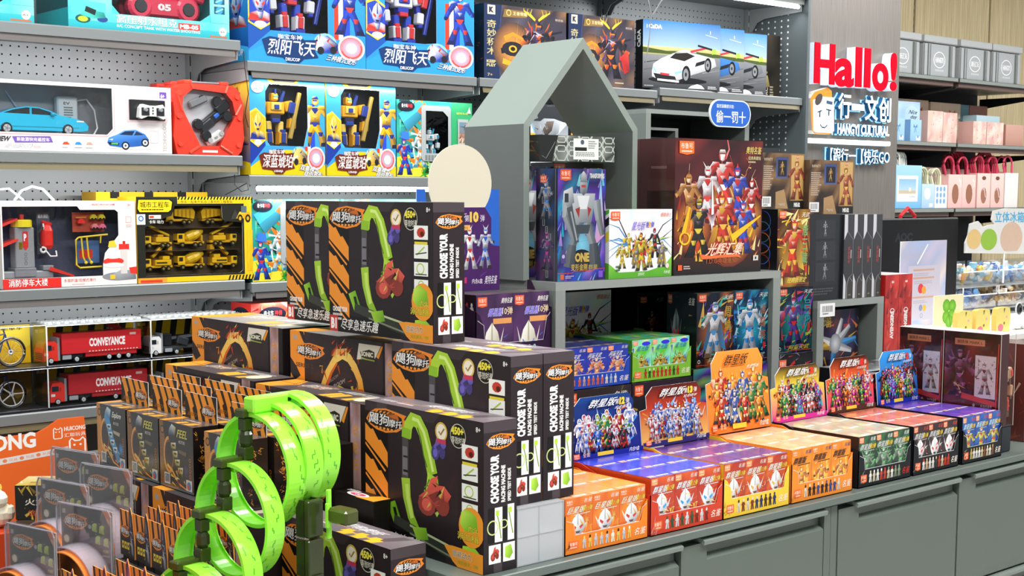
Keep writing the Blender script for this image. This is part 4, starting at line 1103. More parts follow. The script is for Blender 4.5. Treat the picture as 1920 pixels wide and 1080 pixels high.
for i, (dx, dy, dz, a0, a1) in enumerate(rings):
    g = G(); ribbon_ring(g, TC.x+dx, TC.y+dy, TC.z+dz, RR, RW, .0022, NEON, a0, a1)
    lp = obj('loop', g, TRANSL, tw)
    g = G(); groove_print(g, TC.x+dx, TC.y+dy, TC.z+dz, RR, RW, 95 if a1 < 360 else 100, 240, rng); (groove_print(g, TC.x+dx, TC.y+dy, TC.z+dz, RR, RW, -60, 85, rng) if a1 == 360 else 0); obj('emboss_print', g, PLAST, lp, kind='stuff')
g = G(); g.box(TC.x-.02, TC.y-.012, TC.z+RR+.0, TC.x+.092, TC.y+.016, TC.z+RR+.026, NEON, .003)
for q in range(3): g.box(TC.x+.05+q*.016, TC.y-.0135, TC.z+RR+.014, TC.x+.056+q*.016, TC.y-.0118, TC.z+RR+.02, '123008')
obj('joining_block', g, TRANSL, tw)
for i, (dx, dy, dz) in enumerate(((-.006, .004, 0), (-.046, .010, -.077), (-.086, .016, -.154), (-.126, .022, -.231))):
    g = G(); x, y, z = TC.x+dx, TC.y+dy+.012, TC.z+dz+RR
    g.box(x-.022, y-.011, z-.008, x+.024, y+.013, z+.006, '3f4a1c', .002)
    g.box(x-.019, y-.009, z-.03, x-.001, y+.009, z-.008, '3a441a', .002); g.lathe([(.008, 0), (.0115, .006), (.0115, .02), (.008, .026)], (x-.010, y, z-.056), '333c18', 8)
    g.box(x-.020, y-.010, z-.078, x, y+.010, z-.056, '3a441a', .002); obj('connector', g, SMOKE, tw)
    g = G(); g.box(x+.002, y-.012, z-.018, x+.020, y+.012, z-.008, NEON, .002); obj('clip', g, TRANSL, tw)
g = G()
for k in range(6): g.box(1.150, 1.835, .636+k*.064, 1.182, 1.847, .696+k*.064, '39421f', .002); g.box(1.150, 1.847, .636+k*.064, 1.154, 1.866, .696+k*.064, '2e361a'); g.box(1.178, 1.847, .636+k*.064, 1.182, 1.866, .696+k*.064, '2e361a')
g.box(1.157, 1.830, .88, 1.177, 1.8345, .895, '2a3016', .001); obj('launch_column', g, SMOKE, tw)
g = G(); g.box(1.166, 1.765, .984, 1.196, 1.812, 1.008, '4a5220', .004); obj('connector', g, SMOKE, tw)
g = G(); g.box(1.172, 1.813, .955, 1.180, 1.819, 1.035, NEON, .001); g.box(1.164, 1.806, .975, 1.171, 1.812, 1.015, NEON, .001); obj('clip', g, TRANSL, tw)
g = G(); g.box(1.145, 1.87, .636, 1.19, 2.02, .648, '39421f', .003); obj('base_plate', g, SMOKE, tw)
tw.rotation_euler = (0, 0, math.radians(8)); tw.location = TC-Matrix.Rotation(math.radians(8), 3, 'Z') @ TC

# ------------------------------------------------------------------ blister packs, header card packs and other small goods on the low table
def art_blister(a):
    rng = R_(41); a.bg('231d20', '2e2628'); a.win(0, 1-.155/a.H, 1, 1); a.mottle(4, 4, rng, ['3a2a30', '241c20', '402c34'], .4, .4, 1, .9, .5, '2a2225')
    a.poly([(.82, 1), (1, 1), (1, .78), (.9, .9)], 'ee7a3a'); a.T('特技', .9, .88, .08, .05, 'ffe8d0', rise=-.03); a.rect(.03, .9, .09, .95, 'b0a8a8')
    logo_hound(a, .06, .74, .44, .17)
    for u, v in ((.66, .80), (.80, .79), (.72, .67), (.88, .66)): a.poly([(u-.05, v-.04), (u-.04, v+.03), (u, v+.05), (u+.05, v+.045), (u+.04, v-.01), (u+.055, v-.05), (u, v-.045)], ['c8d84a', 'd8e46a', 'e4ee8a', 'c2d244', 'a0b82e', 'b4c83a', '98b02a']); a.line([(u-.05, v+.06), (u-.02, v+.06)], .006, 'c8c0bc')
    a.circ(.1, .62, .06, 'd8b878'); a.circ(.1, .62, .045, 'f0e8e0'); a.circ(.57, .80, .03, 'b8b8bc'); a.T('内附', .82, .54, .1, .04, 'e8e24a'); a.lorem(.8, .49, .96, .53, 1, 'b0a8a4', rng)
def blister(label, X, Y, Z, rz, w=.125, h=.27):
    r = thing('blister_pack', label, 'blister pack', (X, Y, Z), rz, 'orange track blister packs')
    g = G(); g.box(0, 0, 0, w, .002, h, {'f': '231d20', '*': 'd8d0d0'}); c = obj('backing_card', g, CARD, r)
    a = Art(w, h, base=.0004); art_blister(a); obj('card_print', a.g, CARD, c)
    g = G(); ribbon_arc(g, w*.46, h-.126, w*.49, .046, -.0235, 'f08a3c', -10, 190); obj('orange_track', g, PLAST, r)
    g = G(); ribbon_arc(g, w*.46, h-.126, w*.55, .038, -.022, 'e4e0ea', -12, 192); obj('clear_bubble', g, FILMY, r)
    g = G(); g.box(-.004, -.006, -.0, w+.004, -.004, h+.004, 'fff'); g.box(-.004, -.006, h+.0025, w+.004, .004, h+.004, 'fff'); g.box(w+.0028, -.006, 0, w+.004, .004, h+.004, 'fff'); obj('blister_shell', g, PANE, r)
    g = G(); g.tube([(-.004, -.006, .0), (-.004, -.006, h-.006), (.002, -.006, h+.004), (w-.002, -.006, h+.004), (w+.004, -.006, h-.006), (w+.004, -.006, 0)], .0016, 'd4d0d8', 5); obj('shell_rim', g, FROST, r)
    g = G(); bike3d(g, w*.25, -.024, h-.175, .06); obj('motorcycle', g, PLAST, r)
    return r
def ribbon_arc(g, cx, cz, R, w, y0, col, a0, a1, n=26, t=.002):
    for i in range(n):
        a, b = math.radians(a0+(a1-a0)*i/n), math.radians(a0+(a1-a0)*(i+1)/n)
        P = lambda an, r, y: (cx+r*math.cos(an), y, cz+r*math.sin(an))
        ya, yb = y0-w/2, y0+w/2
        if yb > -.001: yb = -.001
        for (r, s) in ((R, 1), (R-t, 1)): g.face([P(a, r, ya), P(b, r, ya), P(b, r, yb), P(a, r, yb)], col)
        g.face([P(a, R, ya), P(b, R, ya), P(b, R-t, ya), P(a, R-t, ya)], mul(col, 1.1))
def bike3d(g, x, y, z, L):
    g.ring((x+L*.2, y, z+L*.2), L*.17, L*.05, '2b2a4a'); g.ring((x+L*.8, y, z+L*.2), L*.17, L*.05, '2b2a4a')
    g.prism([(x+L*.05, z+L*.3), (x+L*.3, z+L*.5), (x+L*.55, z+L*.7), (x+L*.8, z+L*.55), (x+L*.95, z+L*.35), (x+L*.6, z+L*.2), (x+L*.3, z+L*.2)], y-L*.1, y+L*.1, '3a48b8', '8a92d8')
rzb = math.radians(-74)
b0 = blister('blister pack with orange loop, nearest front one at the photo edge', .882, 2.352, .6357, rzb, .122, .295)
for lab, X, Y, Z, s in (('blister pack with orange loop standing before the launcher boxes', 1.112, 2.562, .6357, 1.15),
                        ('dark blister pack standing furthest back below the orange panel', 1.125, 2.735, .6357, 1.17),
                        ('blister pack with orange loop behind the nearest front one', .985, 2.375, .6357, 1.06),
                        ('blister pack with dark print between the yellow black box and the others', 1.02, 2.55, .6357, 1.10),
                        ('blister pack cut by the photo edge beside the cream plush', .835, 2.55, .6357, 1.04)):
    c = dup(b0, (X, Y, Z), rzb, lab); c.scale = (1.1, 1.1, s)

def art_minicard(pink):
    def f(a):
        rng = R_(51); a.bg('2a2422', '1f1a19')
        for u in (-.1, .25, .6, .9): a.poly([(u, .55), (u+.22, .55), (u+.12, 1), (u-.12, 1)], 'ee8e34')
        logo_hound(a, .06, .42, .62, .26)
        if not pink:
            for u in (.12, .30, .48): a.rect(u, .16, u+.14, .32, 'e8c83a'); a.circ(u+.07, .24, .04, '4a3a10')
            a.circ(.76, .34, .08, 'b84a3a'); a.T('450', .58, .06, .2, .1, 'c8b84a')
        else: a.rect(.06, .1, .5, .3, '3a2a40')
    return f
def minicard(pink, label, X, Y, Z):
    w, h = .058, .082
    r = thing('header_card_pack', label, 'toy pack', (X, Y, Z), RX, 'pink vehicle header card packs' if pink else 'silver figure header card packs')
    g = G(); g.box(0, 0, 0, w, .0016, h, {'f': '2a2422', '*': 'f0a050'}); c = obj('card', g, CARD, r)
    a = Art(w, h, base=.0004); art_minicard(pink)(a); obj('card_print', a.g, CARD, c)
    g = G(); o = [(.66, .0), (1.02, .0), (1.04, .3), (.98, .62), (.9, .95), (.80, 1.12), (.70, 1.02), (.66, .7), (.70, .4)]
    g.prism([(u*w, v*h) for u, v in o], -.0022, -.0006, 'c06a9a' if pink else '2c2a30', 'f0a050'); f_ = obj('figure_card', g, CARD, r)
    a = Art(w, h, proj=lambda u, v, e: (u, -.0022-e, v))
    a.clip = (-1, -1, 2, 2)
    if pink: a.poly([(.70, .98), (.82, 1.08), (.9, .8), (.86, .6), (.74, .66)], ['5a2a3a', '3a1a2a', 'a84a7a', 'd88ab0', '7a3a5a']); a.poly([(.72, .6), (.88, .62), (.98, .3), (.9, .1), (.76, .2)], ['d8a0c0', 'c86aa0', '8a4ab0', '6a3a8a', 'e0b0d0']); a.line([(.84, .55), (.93, .12)], .02, 'f0d8e8')
    else: a.poly([(.72, .9), (.80, 1.08), (.86, .9), (.84, .7), (.76, .68)], ['4a4a58', '23232c', '15151c', '5a5a6a', '8a8a9a']); a.shards(14, R_(5), ['b8b8c4', '8a8a96', 'e0e0ea', '5a5a70'], .72, .2, .92, .7, .16); a.poly([(.78, .5), (.94, .3), (.98, .05), (.84, .1)], ['c8c8d2', '8a8a9a', '4a4a58', '707080'])
    obj('figure_print', a.g, CARD, f_)
    g = G(); g.box(.002, .003, -.028, w-.002, .03, .0, '4a4648', .001); obj('blister_base', g, FROST, r)
    return r
cards = {}
def card_block(pink, X0, Y0, Z0, cols, rows, dX, dY, skip=0):
    for j in range(rows):
        for i in range(cols):
            X, Y = X0+j*dX, Y0-i*dY-(j % 2)*dY*.25
            n1 = ('first', 'second', 'third', 'fourth', 'fifth')[i]; n2 = ('front', 'second', 'third', 'last')[j]
            lab = f'{"pink vehicle" if pink else "silver figure"} header card pack, {n1} in the {n2} row of its tray'
            if pink not in cards: cards[pink] = minicard(pink, lab, X, Y, Z0)
            else: dup(cards[pink], (X, Y, Z0), None, lab)
card_block(False, 1.055, 2.285, .862, 4, 3, .046, .061)
card_block(True, .845, 2.045, .840, 4, 3, .045, .060)
ct = thing('card_tray', 'clear grey tray full of silver figure header card packs', 'tray', (0, 0, 0))
g = G(); g.box(1.04, 2.04, .6357, 1.18, 2.29, .832, '3a3638', .002); obj('tray_base', g, PLAST, ct)
g = G(); g.box(1.042, 2.045, .832, 1.0435, 2.288, .86, 'fff'); obj('front_lip', g, CLEAR, ct)
ct = thing('card_tray', 'dark tray full of pink vehicle header card packs', 'tray', (0, 0, 0))
g = G(); g.box(.83, 1.81, .6357, .962, 2.06, .81, '3a3638', .002); obj('tray_base', g, PLAST, ct)

# orange hanging panel under the left shelves
hp = thing('printed_panel', 'orange display panel with white lettering and two bear head outlines', 'sign', (0, 0, 0))
g = G(); o = [(1.22, .50), (1.60, .50), (1.572, .893), (1.50, .893), (1.47, .875), (1.44, .862), (1.22, .858)]
g.prism(o, 3.612, 3.62, 'ef6a2c', 'c84e1a'); pnl = obj('panel', g, CARD, hp)
a = Art(1, 1, proj=lambda u, v, e: (1.22+u*.38, 3.612-e, .6+v*.3))
a.T('HUICONG', -.065, .745, .63, .145, 'fdf6ee', bold=.04); a.T('HUICONG', .774, .862, .16, .04, 'fdf6ee', bold=.03); a.T('汇聪玩具', .774, .805, .16, .036, 'fdf6ee')
def bear(a, u, v, w, h, lw):
    a.line([(u, v+h*.1), (u+w*.08, v), (u+w*.92, v), (u+w, v+h*.1), (u+w, v+h*.86), (u+w*.86, v+h), (u+w*.66, v+h*.84), (u+w*.34, v+h*.84), (u+w*.14, v+h), (u, v+h*.86), (u, v+h*.1)], lw, 'fdf6ee'); a.circ(u+w*.3, v+h*.6, lw*.7, 'fdf6ee'); a.circ(u+w*.7, v+h*.6, lw*.7, 'fdf6ee')
bear(a, .695, .80, .062, .10, .008); bear(a, .812, .63, .115, .16, .013)
a.poly([(0, .60), (.80, .665), (.80, .72), (0, .655)], 'e6ded8')
for u in (.34, .46, .58, .70): a.circ(u, .628+u*.08, .016, 'e88a5a'); a.T('玩具', u+.03, .618+u*.083, .06, .025, 'e8906a')
obj('panel_print', a.g, CARD, pnl)
# dark plinths of the shelving below the lowest shelf
for (x0, x1, l_) in ((1.249, 2.126, 'first'), (2.149, 3.036, 'second')):
    g = G(); g.box(x0, 3.70, .02, x1, 3.975, .30, '2a2d30', .003); tag(obj('shelf_plinth', g, STEEL), f'dark base plinth at the foot of the {l_} shelving bay', 'plinth')
def art_yb(a): a.bg('17130c'); a.shards(40, R_(8), ['e8c84a', 'c8a02a', '2a2010', '8a6a1a'], 0, 0, 1, 1, .2); a.rect(.1, .35, .9, .7, '14110c'); a.T('火力少年', .16, .42, .68, .2, 'e8e0c8', bold=.04); a.T('悠悠球', .2, .1, .4, .18, 'd84a2a')
def art_yt(a): a.bg('c8a840', 'e0d098'); a.shards(24, R_(3), ['fff6d8', '8a6a1a', '2a2010'], 0, 0, 1, 1, .2)
carton('toy_box', 'small black and gold box between the plush chicks and blister packs', 'toy box', .13, .10, .075, (1.11, 2.92, .80), math.radians(-38), '17130c', (('front', art_yb), ('left', art_yb), ('top', art_yt)), GLOSS)
g = G(); g.box(0, 0, 0, .13, .10, .1635, '5a4a38', .002); o_ = obj('cardboard_box', g, MATTE); tag(o_, 'plain brown box propping up the small black and gold box', 'box'); o_.location = (1.11, 2.92, .6357); o_.rotation_euler = (0, 0, math.radians(-38))
def chick(label, X, Y, Z):
    r = thing('plush_chick', label, 'plush toy', (X, Y, Z), math.radians(-40))
    g = G(); g.ball((0, 0, .028), .036, .03, .03, 'f2ead2', 14); g.ball((0, -.008, .062), .028, .025, .024, 'f5eed8', 14); obj('body', g, MATTE, r)
    g = G()
    for k in (-1, 0, 1): g.ball((k*.008, .0, .087), .006, .006, .01, 'f2c45a', 8)
    obj('comb', g, MATTE, r)
    g = G()
    for k in (-1, 1): g.ball((k*.012, -.030, .066), .0045, .003, .0055, '1a1512', 8)
    obj('eyes', g, PLAST, r)
    g = G(); g.ball((0, -.034, .057), .010, .007, .005, '9ac83a' if 'green' in label else 'f0a030', 8); obj('beak', g, PLAST, r)
    for k in (-1, 1): g = G(); g.ball((k*.034, -.006, .034), .008, .014, .018, 'f4ecd6', 8); obj('wing', g, MATTE, r)
chick('cream plush chick with orange beak at the photo edge', 1.02, 2.99, .7705)
chick('cream plush chick with green beak beside the black and gold box', 1.10, 3.005, .7705)
chick('cream plush chick with orange beak behind the two front ones', 1.09, 3.095, .7705)
g = G(); g.box(.97, 2.945, .6357, 1.115, 3.13, .77, 'c8421e', .003); tag(obj('red_box', g, CARD), 'red open carton holding the cream plush chicks', 'box')
# ------------------------------------------------------------------ blind box trays along the counter front
Y0 = 1.786
gold = lambda c1, c2: (lambda u, v: mix(c1, c2, v))
ULT = [('d8dade', '8a2028', 'c8302c', 'f6f7f9'), ('c8ccd4', '28408a', '3a62c8', 'ffffff'), ('b8242a', '2a1418', 'd8c040', 'e8e4e0'), ('3a6ac8', '16224a', 'd0d4dc', 'b8d8f8')]
RID = [('23262c', '0e1014', 'd8302a', '9aa0a8'), ('2f8a4a', '12301c', 'd8d040', 'c8e8d0'), ('c83a9a', '4a1440', 'f0e040', 'ffd0f0'), ('d8d8dc', '3a3a44', 'e83a2a', 'ffffff'), ('8a4ab8', '2a1440', '40c8d8', 'e0d0f8'), ('e8862a', '4a200c', '2a2a30', 'ffe0b0')]
NIN = [('e8862a', '28303a', 'f0d040', 'ffe0c0'), ('c83a2a', '3a1410', 'e8d8b0', 'f0c8a0'), ('3a62b8', '16203a', 'e8e0d0', 'f0d0b0'), ('3f8a4a', '1a2a1c', 'd8b060', 'e8d0b8')]
WHT = ('dcdfe4', '8a2a2c', 'c83a32', 'f8f9fa')
# number 11
tray_set('beside the clear organiser', 'orange number 11', 1.674, Y0, ZC+.0005, .217, .222, .103, .101,
    art_blind('d8661a', 'e8841e', '巨星版', 'f4e6d0', '11', ('d0d4da', '4a4850', 'c8302c', 'f6f6f4'), 61, 'e8702a', ['e8a030', 'f0c050', 'b8501a']), art_blind_top('e8882a', 'f09a3c', 62), art_blind_side('e87a24', 63), 'ea8024', 'ea8024',
    hdr_art(gold('e89a1e', '2a1c10'), '巨星版', 'f4e0b0', '11', 'f6d23a', ULT, 64, 7, FIRE, '8a4a12'), 65, hh=.125, strip_cols=['fff0d8', '3a2a20', 'f0c060', 'c8c8c8'])
tray_set('before the blue number 12 header', 'blue topped number 12', 1.8975, Y0, ZC+.0005, .211, .222, .112, .110,
    art_blind('b8321c', 'd8601e', '群星版', 'f0f2f6', '12', ('d8dce2', '5a4038', '3a9ad8', 'ffffff'), 71, 'f08a4a', FIRE), art_blind_top('2a3ab8', '3a46c8', 72), art_blind_side('c8401e', 73), 'c83a22', 'cc4028',
    hdr_art(lambda u, v: mix('16207a', mix('2a6ac8', '0c1a4a', abs(u-.5)*2), v), '群星版', 'f2f4f8', '12', 'f6d23a', ULT+RID[:2], 75, 10, ['4a9ae8', '8ac8f8', 'e8703a', 'c8e4ff'], '16208a'), 76, hh=.128, strip_cols=['f0e0c8', '8a2a20', 'd8d8d8', '3a5a3a'], hdr_bottom='1c2690')
tray_set('before the red number 13 header', 'purple topped number 13', 2.1105, Y0, ZC+.0005, .212, .222, .116, .110,
    art_blind('b8341c', 'd86a1e', '群星版', 'f2ece0', '13', ('d4d6da', '6a4030', 'd8b040', 'fbfbf8'), 81, 'f08a4a', FIRE), art_blind_top('4a2a78', '6a3a86', 82), art_blind_side('e8b82a', 83), 'ecc02e', 'efc63a',
    hdr_art(lambda u, v: mix('e8b860', mix('d8401e', '4a1414', max(0, v-.4)*1.6), min(1, v*1.6)), '群星版', 'f6f2ea', '13', 'f6d23a', ULT, 84, 9, ['f6e0a0', 'f0a040', 'd8401e', '8ac8f0'], '2a2266'), 85, hh=.128, strip_cols=['4a3020', 'd8d0c0', '8a3a2a', '2a3a6a'], hdr_bottom='2a2070')
tray_set('before the tall orange ninja header', 'orange ninja', 2.3295, Y0, ZC+.0005, .217, .226, .118, .112,
    art_blind('e8801a', 'f09a20', '群星版', '2a140a', '', NIN[0], 91, 'f0802a', ['f8d030', 'f0a018', 'fff090'], 'flame', '3a4a8a'), art_blind_top('f0a070', 'e8b48a', 92), art_blind_side('e8862a', 93), 'e8862a', 'ea8a2c',
    hdr_art(lambda u, v: mix('e8782a', 'f0963a', v), '群星版', '1c100a', '', 'f6d23a', NIN, 94, 9, ['f8d050', 'f8b030', 'e85a2a'], None, 'f0963a'), 95, hh=.185, strip_cols=['2a1a14', 'd8d0c0', '3a4a8a', '5a3020'])
tray_set('before the magenta number 3 header', 'green black number 3', 2.5685, Y0, ZC+.0005, .206, .238, .118, .113,
    art_blind('1c3a28', '3a7a4a', '群星版', 'd8dcd8', '3', ('8a9a8a', '20301f', '58c060', 'e0e8e0'), 101, 'f0804a', ['58a868', '2a5a38', '9ad8a0'], 'fig', 'f0f0f0'), art_blind_top('a8b494', 'b8a48c', 102), art_blind_side('181a1c', 103), '16181c', '16181c',
    hdr_art(lambda u, v: mix('d8288a', mix('f0d040', '3a1c10', max(0, v-.6)*2.5), min(1, v*1.5)), '群星版', 'f4f0ea', '3', 'e8402a', RID, 104, 11, ['f0e040', 'e83a9a', 'f8f8f0', '58b858'], 'd02a8e'), 105, hh=.13, strip_cols=['d8c8a8', 'c84a3a', 'e8e8e0', '8a9a7a'], hdr_bottom='d8309a')
tray_set('before the red number 1 header', 'red black number 1', 2.784, Y0, ZC+.0005, .194, .238, .118, .113,
    art_blind('16181c', '4a1c1c', '群星版', 'd8dcda', '1', ('e8e8ea', '23262c', 'd83a2a', 'ffffff'), 111, 'f0703a', ['d8302a', '8a1c1c', 'f0f0ee'], 'bust', 'e83a2a'), art_blind_top('b85a44', 'c8705a', 112), art_blind_side('16181c', 113), '16181c', '17191d',
    hdr_art(lambda u, v: mix('d83a7a', mix('e8602a', '2a120c', max(0, v-.62)*2.6), min(1, v*1.5)), '群星版', 'f6f2ee', '1', 'e8302a', RID, 114, 10, ['f0a040', 'e85aa0', 'f8d080', '58b8d8'], '4a2a20'), 115, hh=.135, strip_cols=['d8b890', 'c8402a', 'e8e0d8', '3a3a40'], hdr_bottom='3a2620')
tray_set('before the blue number 2 header', 'blue black number 2', 2.994, Y0, ZC+.0005, .182, .238, .116, .113,
    art_blind('1a4a9a', '2a7ac8', '群星版', 'c8e4f0', '2', ('d8c83a', '101a30', 'd83a4a', 'e8f0f8'), 121, 'f08a4a', ['3ab8e8', '1a3a8a', 'e83a4a'], 'fig', 'e83a2a'), art_blind_top('3a2f8c', '6a46b0', 122), art_blind_side('16181c', 123), '16181c', '17191d',
    hdr_art(lambda u, v: mix('1a3aa0', '3a9ae0', v), '群星版', 'f2f6fa', '2', 'e8402a', RID, 124, 10, ['f08030', '58b8f0', 'f0d060', '2a2a30'], '1a2a9a'), 125, hh=.138, strip_cols=['d8c8a8', 'c8b060', 'e8e8e0', '8a5a3a'], hdr_bottom='1c2aa0')

# ------------------------------------------------------------------ dark boxes and trays behind the headers, below the riser
def art_dark(seed, pal, gold=True):
    def f(a):
        rng = R_(seed); a.bg('14161a', '22252c'); a.shards(12, rng, ['c89a2a', '3a3d46', '6a5a2a'], 0, 0, 1, 1, .12)
        fig_bust(a, .32, .05, .5, .75, pal, rng); a.badge(.04, .84, .14, .13); a.T('名鉴', .72, .84, .2, .1, 'e8e4de', skew=.1)
    return f
def art_foiltop(seed, pal):
    def f(a): rng = R_(seed); a.bg(pal[0]); a.mottle(9, 4, rng, pal, amt=.9, base=pal[0]); a.shards(18, rng, pal+['f0f0f0'], 0, 0, 1, 1, .1)
    return f
SIL = ['3a3d44', '70757c', 'c8ccd0', 'e8eaec', '55584e']
for i, (x, w_, lab) in enumerate(((2.125, .218, 'black and gold hero box standing under the blue blind box tray'), (2.346, .212, 'black and gold hero box standing under the holographic green tray'))):
    carton('hero_box', lab, 'toy box', w_, .20, .205, (x, 2.272, ZC+.0005), 0, '15171b', (('front', art_dark(140+i, ('f0efe8', '6a5a2a', 'e0a830', 'ffffff'))), ('top', art_foiltop(150+i, SIL))), GLOSS)
carton('hero_box', 'black hero box with shiny blue print under the tall figure boxes', 'toy box', .288, .20, .221, (2.562, 2.272, ZC+.0005), 0, '15171b', (('front', lambda a: (a.bg('14161c'), a.mottle(8, 5, R_(6), ['2a4ab8', '14161c', '5ad8c8', '8a4ae0', 'b8e040'], .0, .62, 1, 1, .8, '1a2a5a'), a.T('名鉴', .75, .5, .14, .12, 'e8e4de'), a.figure(.12, .1, .5, RID[4], R_(3)))), ('top', art_foiltop(153, ['2a3a6a', '5a8ad8', '3ad8b8', 'd8e8f0', '8a5ae0']))), FOIL)
carton('hero_box', 'black hero box under the purple warrior box right of the riser leg', 'toy box', .15, .20, .232, (2.892, 2.272, ZC+.0005), 0, '15171b', (('front', lambda a: (a.bg('1a1c20'), a.shards(30, R_(4), ['d8302a', '2a2d33', '8a8a90'], 0, .3, 1, 1, .2), a.badge(.05, .8, .2, .14))), ('top', art_foiltop(154, SIL))), GLOSS)
carton('hero_box', 'black box with shiny top below the small riser opening', 'toy box', .295, .145, .19, (3.05, 2.11, ZC+.0005), 0, '15171b', (('front', lambda a: (a.bg('17191d'), a.shards(30, R_(14), ['d8302a', '3a3d44', 'c8ccd0'], 0, .3, 1, 1, .2), a.T('名鉴', .7, .8, .2, .12, 'eee'))), ('top', art_foiltop(155, SIL))), GLOSS)

# blue and green blind box trays on top of them
tray_set('below the riser shelf', 'royal blue', 2.127, 2.274, 1.0562, .214, .19, .098, .094,
    art_blind('1c3aa8', '2a4ac0', '阿童天武', 'e8ecf6', '', ('e8a070', 'c83a2a', 'f0d0a0', 'fff0e0'), 131, 'f0803a', ['e8703a', 'f0b060', 'f8e0c0'], 'fig'), art_blind_top('1c2c6a', '2a3a8a', 132), art_blind_side('1c3aa8', 133), '2448b0', '2448b0', None, 134, rows=2, visible_rows=2, strip_cols=['e8e0d8', 'c8a0a0', 'a0c0e0', 'd86a4a'])
HOLO = ['4ad8d0', 'a8e060', '8ae8b8', 'e0c8f0', 'f0e8a0', '3a4ae8', '58c838']
def art_holo(a):
    rng = R_(135); a.bg('6ad8c0', 'c8b8e0'); a.mottle(4, 7, rng, HOLO, amt=1); a.shards(14, rng, ['3a9a2a', 'd8c83a', '2a8ad8', '1a3a2a'], 0, 0, 1, .8, .22)
    a.figure(.5, .02, .62, ('c8a83a', '5a4a1a', '6a4a20', 'f0e48a'), rng, None, 'wing', 1.3); a.badge(.04, .86, .25, .12, 'f0906a'); a.T('星光版', .2, .73, .6, .12, '2a6a9a', skew=.2, bold=.05); a.ell(.72, .9, .22, .05, '2a2ae0')
tray_set('right of the royal blue tray', 'holographic green', 2.346, 2.274, 1.0562, .210, .19, .103, .099,
    art_holo, lambda a: (a.bg('58b838'), a.mottle(4, 4, R_(136), HOLO+['58c838'], amt=.9, base='58b838')), art_blind_side('58a83a', 137), '6aa832', '7ab83a', None, 138, rows=2, visible_rows=2, strip_cols=['4a3a2a', 'c8302a', 'd8e8d0', '2a5a2a'])

# ------------------------------------------------------------------ tall single figure boxes in front of the riser
def art_tall(bgc, bg2, pal, seed, name, ncol, rays, title='阿童天武', tcol='b0b890', style=None, second=None, badge='f0602a'):
    def f(a):
        rng = R_(seed); a.bg(bgc, bg2); a.mottle(5, 8, rng, [bgc, bg2]+rays[:1], amt=.55, base=bgc)
        a.glow(.5, .45, .5, mix(rays[0], bgc, .25), bgc); a.shards(60, rng, rays, 0, .1, 1, .95, .22, .9, 1.0); a.burst(.5, .42, .5, 14, rng, rays, .02, .5, bgc)
        a.shards(24, rng, rays, .1, .1, .9, .7, .1); a.figure(.46, .13, .76, pal, rng, None, style, 1.25)
        a.badge(.05, .88, .2, .10, badge); a.T('天武', .72, .90, .24, .06, 'f0eee8', skew=.15)
        h_ = .18
        for i, ch in enumerate(name): a.T(ch, .76, .66-i*h_, .17, .14, ncol, bold=.03)
        a.rect(.86, .66-len(name)*h_+.06, .93, .66-len(name)*h_+.15, 'c83020')
        a.T(title, .30, .055, .58, .07, tcol, skew=.1, bold=.04); a.line([(0, .035), (.3, .03), (.34, .045), (1, .04)], .008, 'e85a2a'); a.ring(.07, .085, .035, .035*a.asp(), .3, 'e8e8e4', n=10)
    return f
def dk_top(a): a.bg('2a2c33'); a.mottle(6, 3, R_(71), ['e8eaec', '2a2c33', '3ac8a8', 'c83a6a', '8a8e94'], amt=.9)
carton('figure_box', 'dark figure box with gold calligraphy and a white caped warrior on it', 'toy box', .138, .10, .1865, (2.576, 2.276, 1.0722), 0, '14151c', (('front', art_tall('17141c', '3a1c2a', ('e8e8ea', '6a5a3a', '4a9ad8', 'ffffff'), 161, '周瑜', 'c8a83a', ['e87a2a', '8a4ae0', '3ac8b8', 'f0c050'], style='cape')), ('left', art_dark(166, RID[0])), ('top', dk_top)), FOIL)
carton('figure_box', 'dark figure box with blue energy around a white and blue warrior', 'toy box', .137, .10, .1865, (2.716, 2.276, 1.0722), 0, '14151c', (('front', art_tall('0e1a3a', '1a2a5a', ('e4ecf4', '2a3a5a', '3a9ae8', 'ffffff'), 162, '诸葛亮', 'a86a4a', ['3ac8f0', '2a8ae8', '40e0d0', 'c8f0ff'], style='sword')), ('top', dk_top)), FOIL)
carton('figure_box', 'dark purple figure box with a red masked horned warrior right of the riser leg', 'toy box', .148, .10, .176, (2.894, 2.276, 1.0822), 0, '14121c', (('front', art_tall('150f22', '23183a', ('5a3f96', '1c1430', 'd8302a', 'cfd0e8'), 163, '吕布', '1aa0b0', ['1ab8b0', '8a3ae0', 'e83a4a', 'c8d040'], tcol='c8b83a', style='shield')), ('top', lambda a: (a.bg('c83a4a', '4a1a2a'), a.mottle(4, 3, R_(9), ['e8a0a8', '8a2a3a', 'f0d0d0'], amt=.7, base='c83a4a')))), FOIL)
carton('figure_box', 'flame orange figure box of a monk with green calligraphy on the purple warrior box', 'toy box', .137, .10, .205, (2.888, 2.278, 1.2592), 0, '1a1210', (('front', art_tall('3a1408', 'd86a1a', ('d83a22', '6a1a10', 'f0c040', 'f6d8b8'), 164, '唐三藏', '7aa86a', ['ffd23a', 'f08a1e', 'fff2a0', 'e2461a'], title='经典版限定', tcol='e8d060', style='cape')), ('left', lambda a: (a.bg('111216'), [a.ring(.5, .85-.14*i, .28, .28*a.asp(), .08, c) for i, c in enumerate(('3a5ab8', '3a7a9a', 'c86a2a', '3a6ac8', '8a3a2a'))])), ('top', dk_top)), GLOSS)
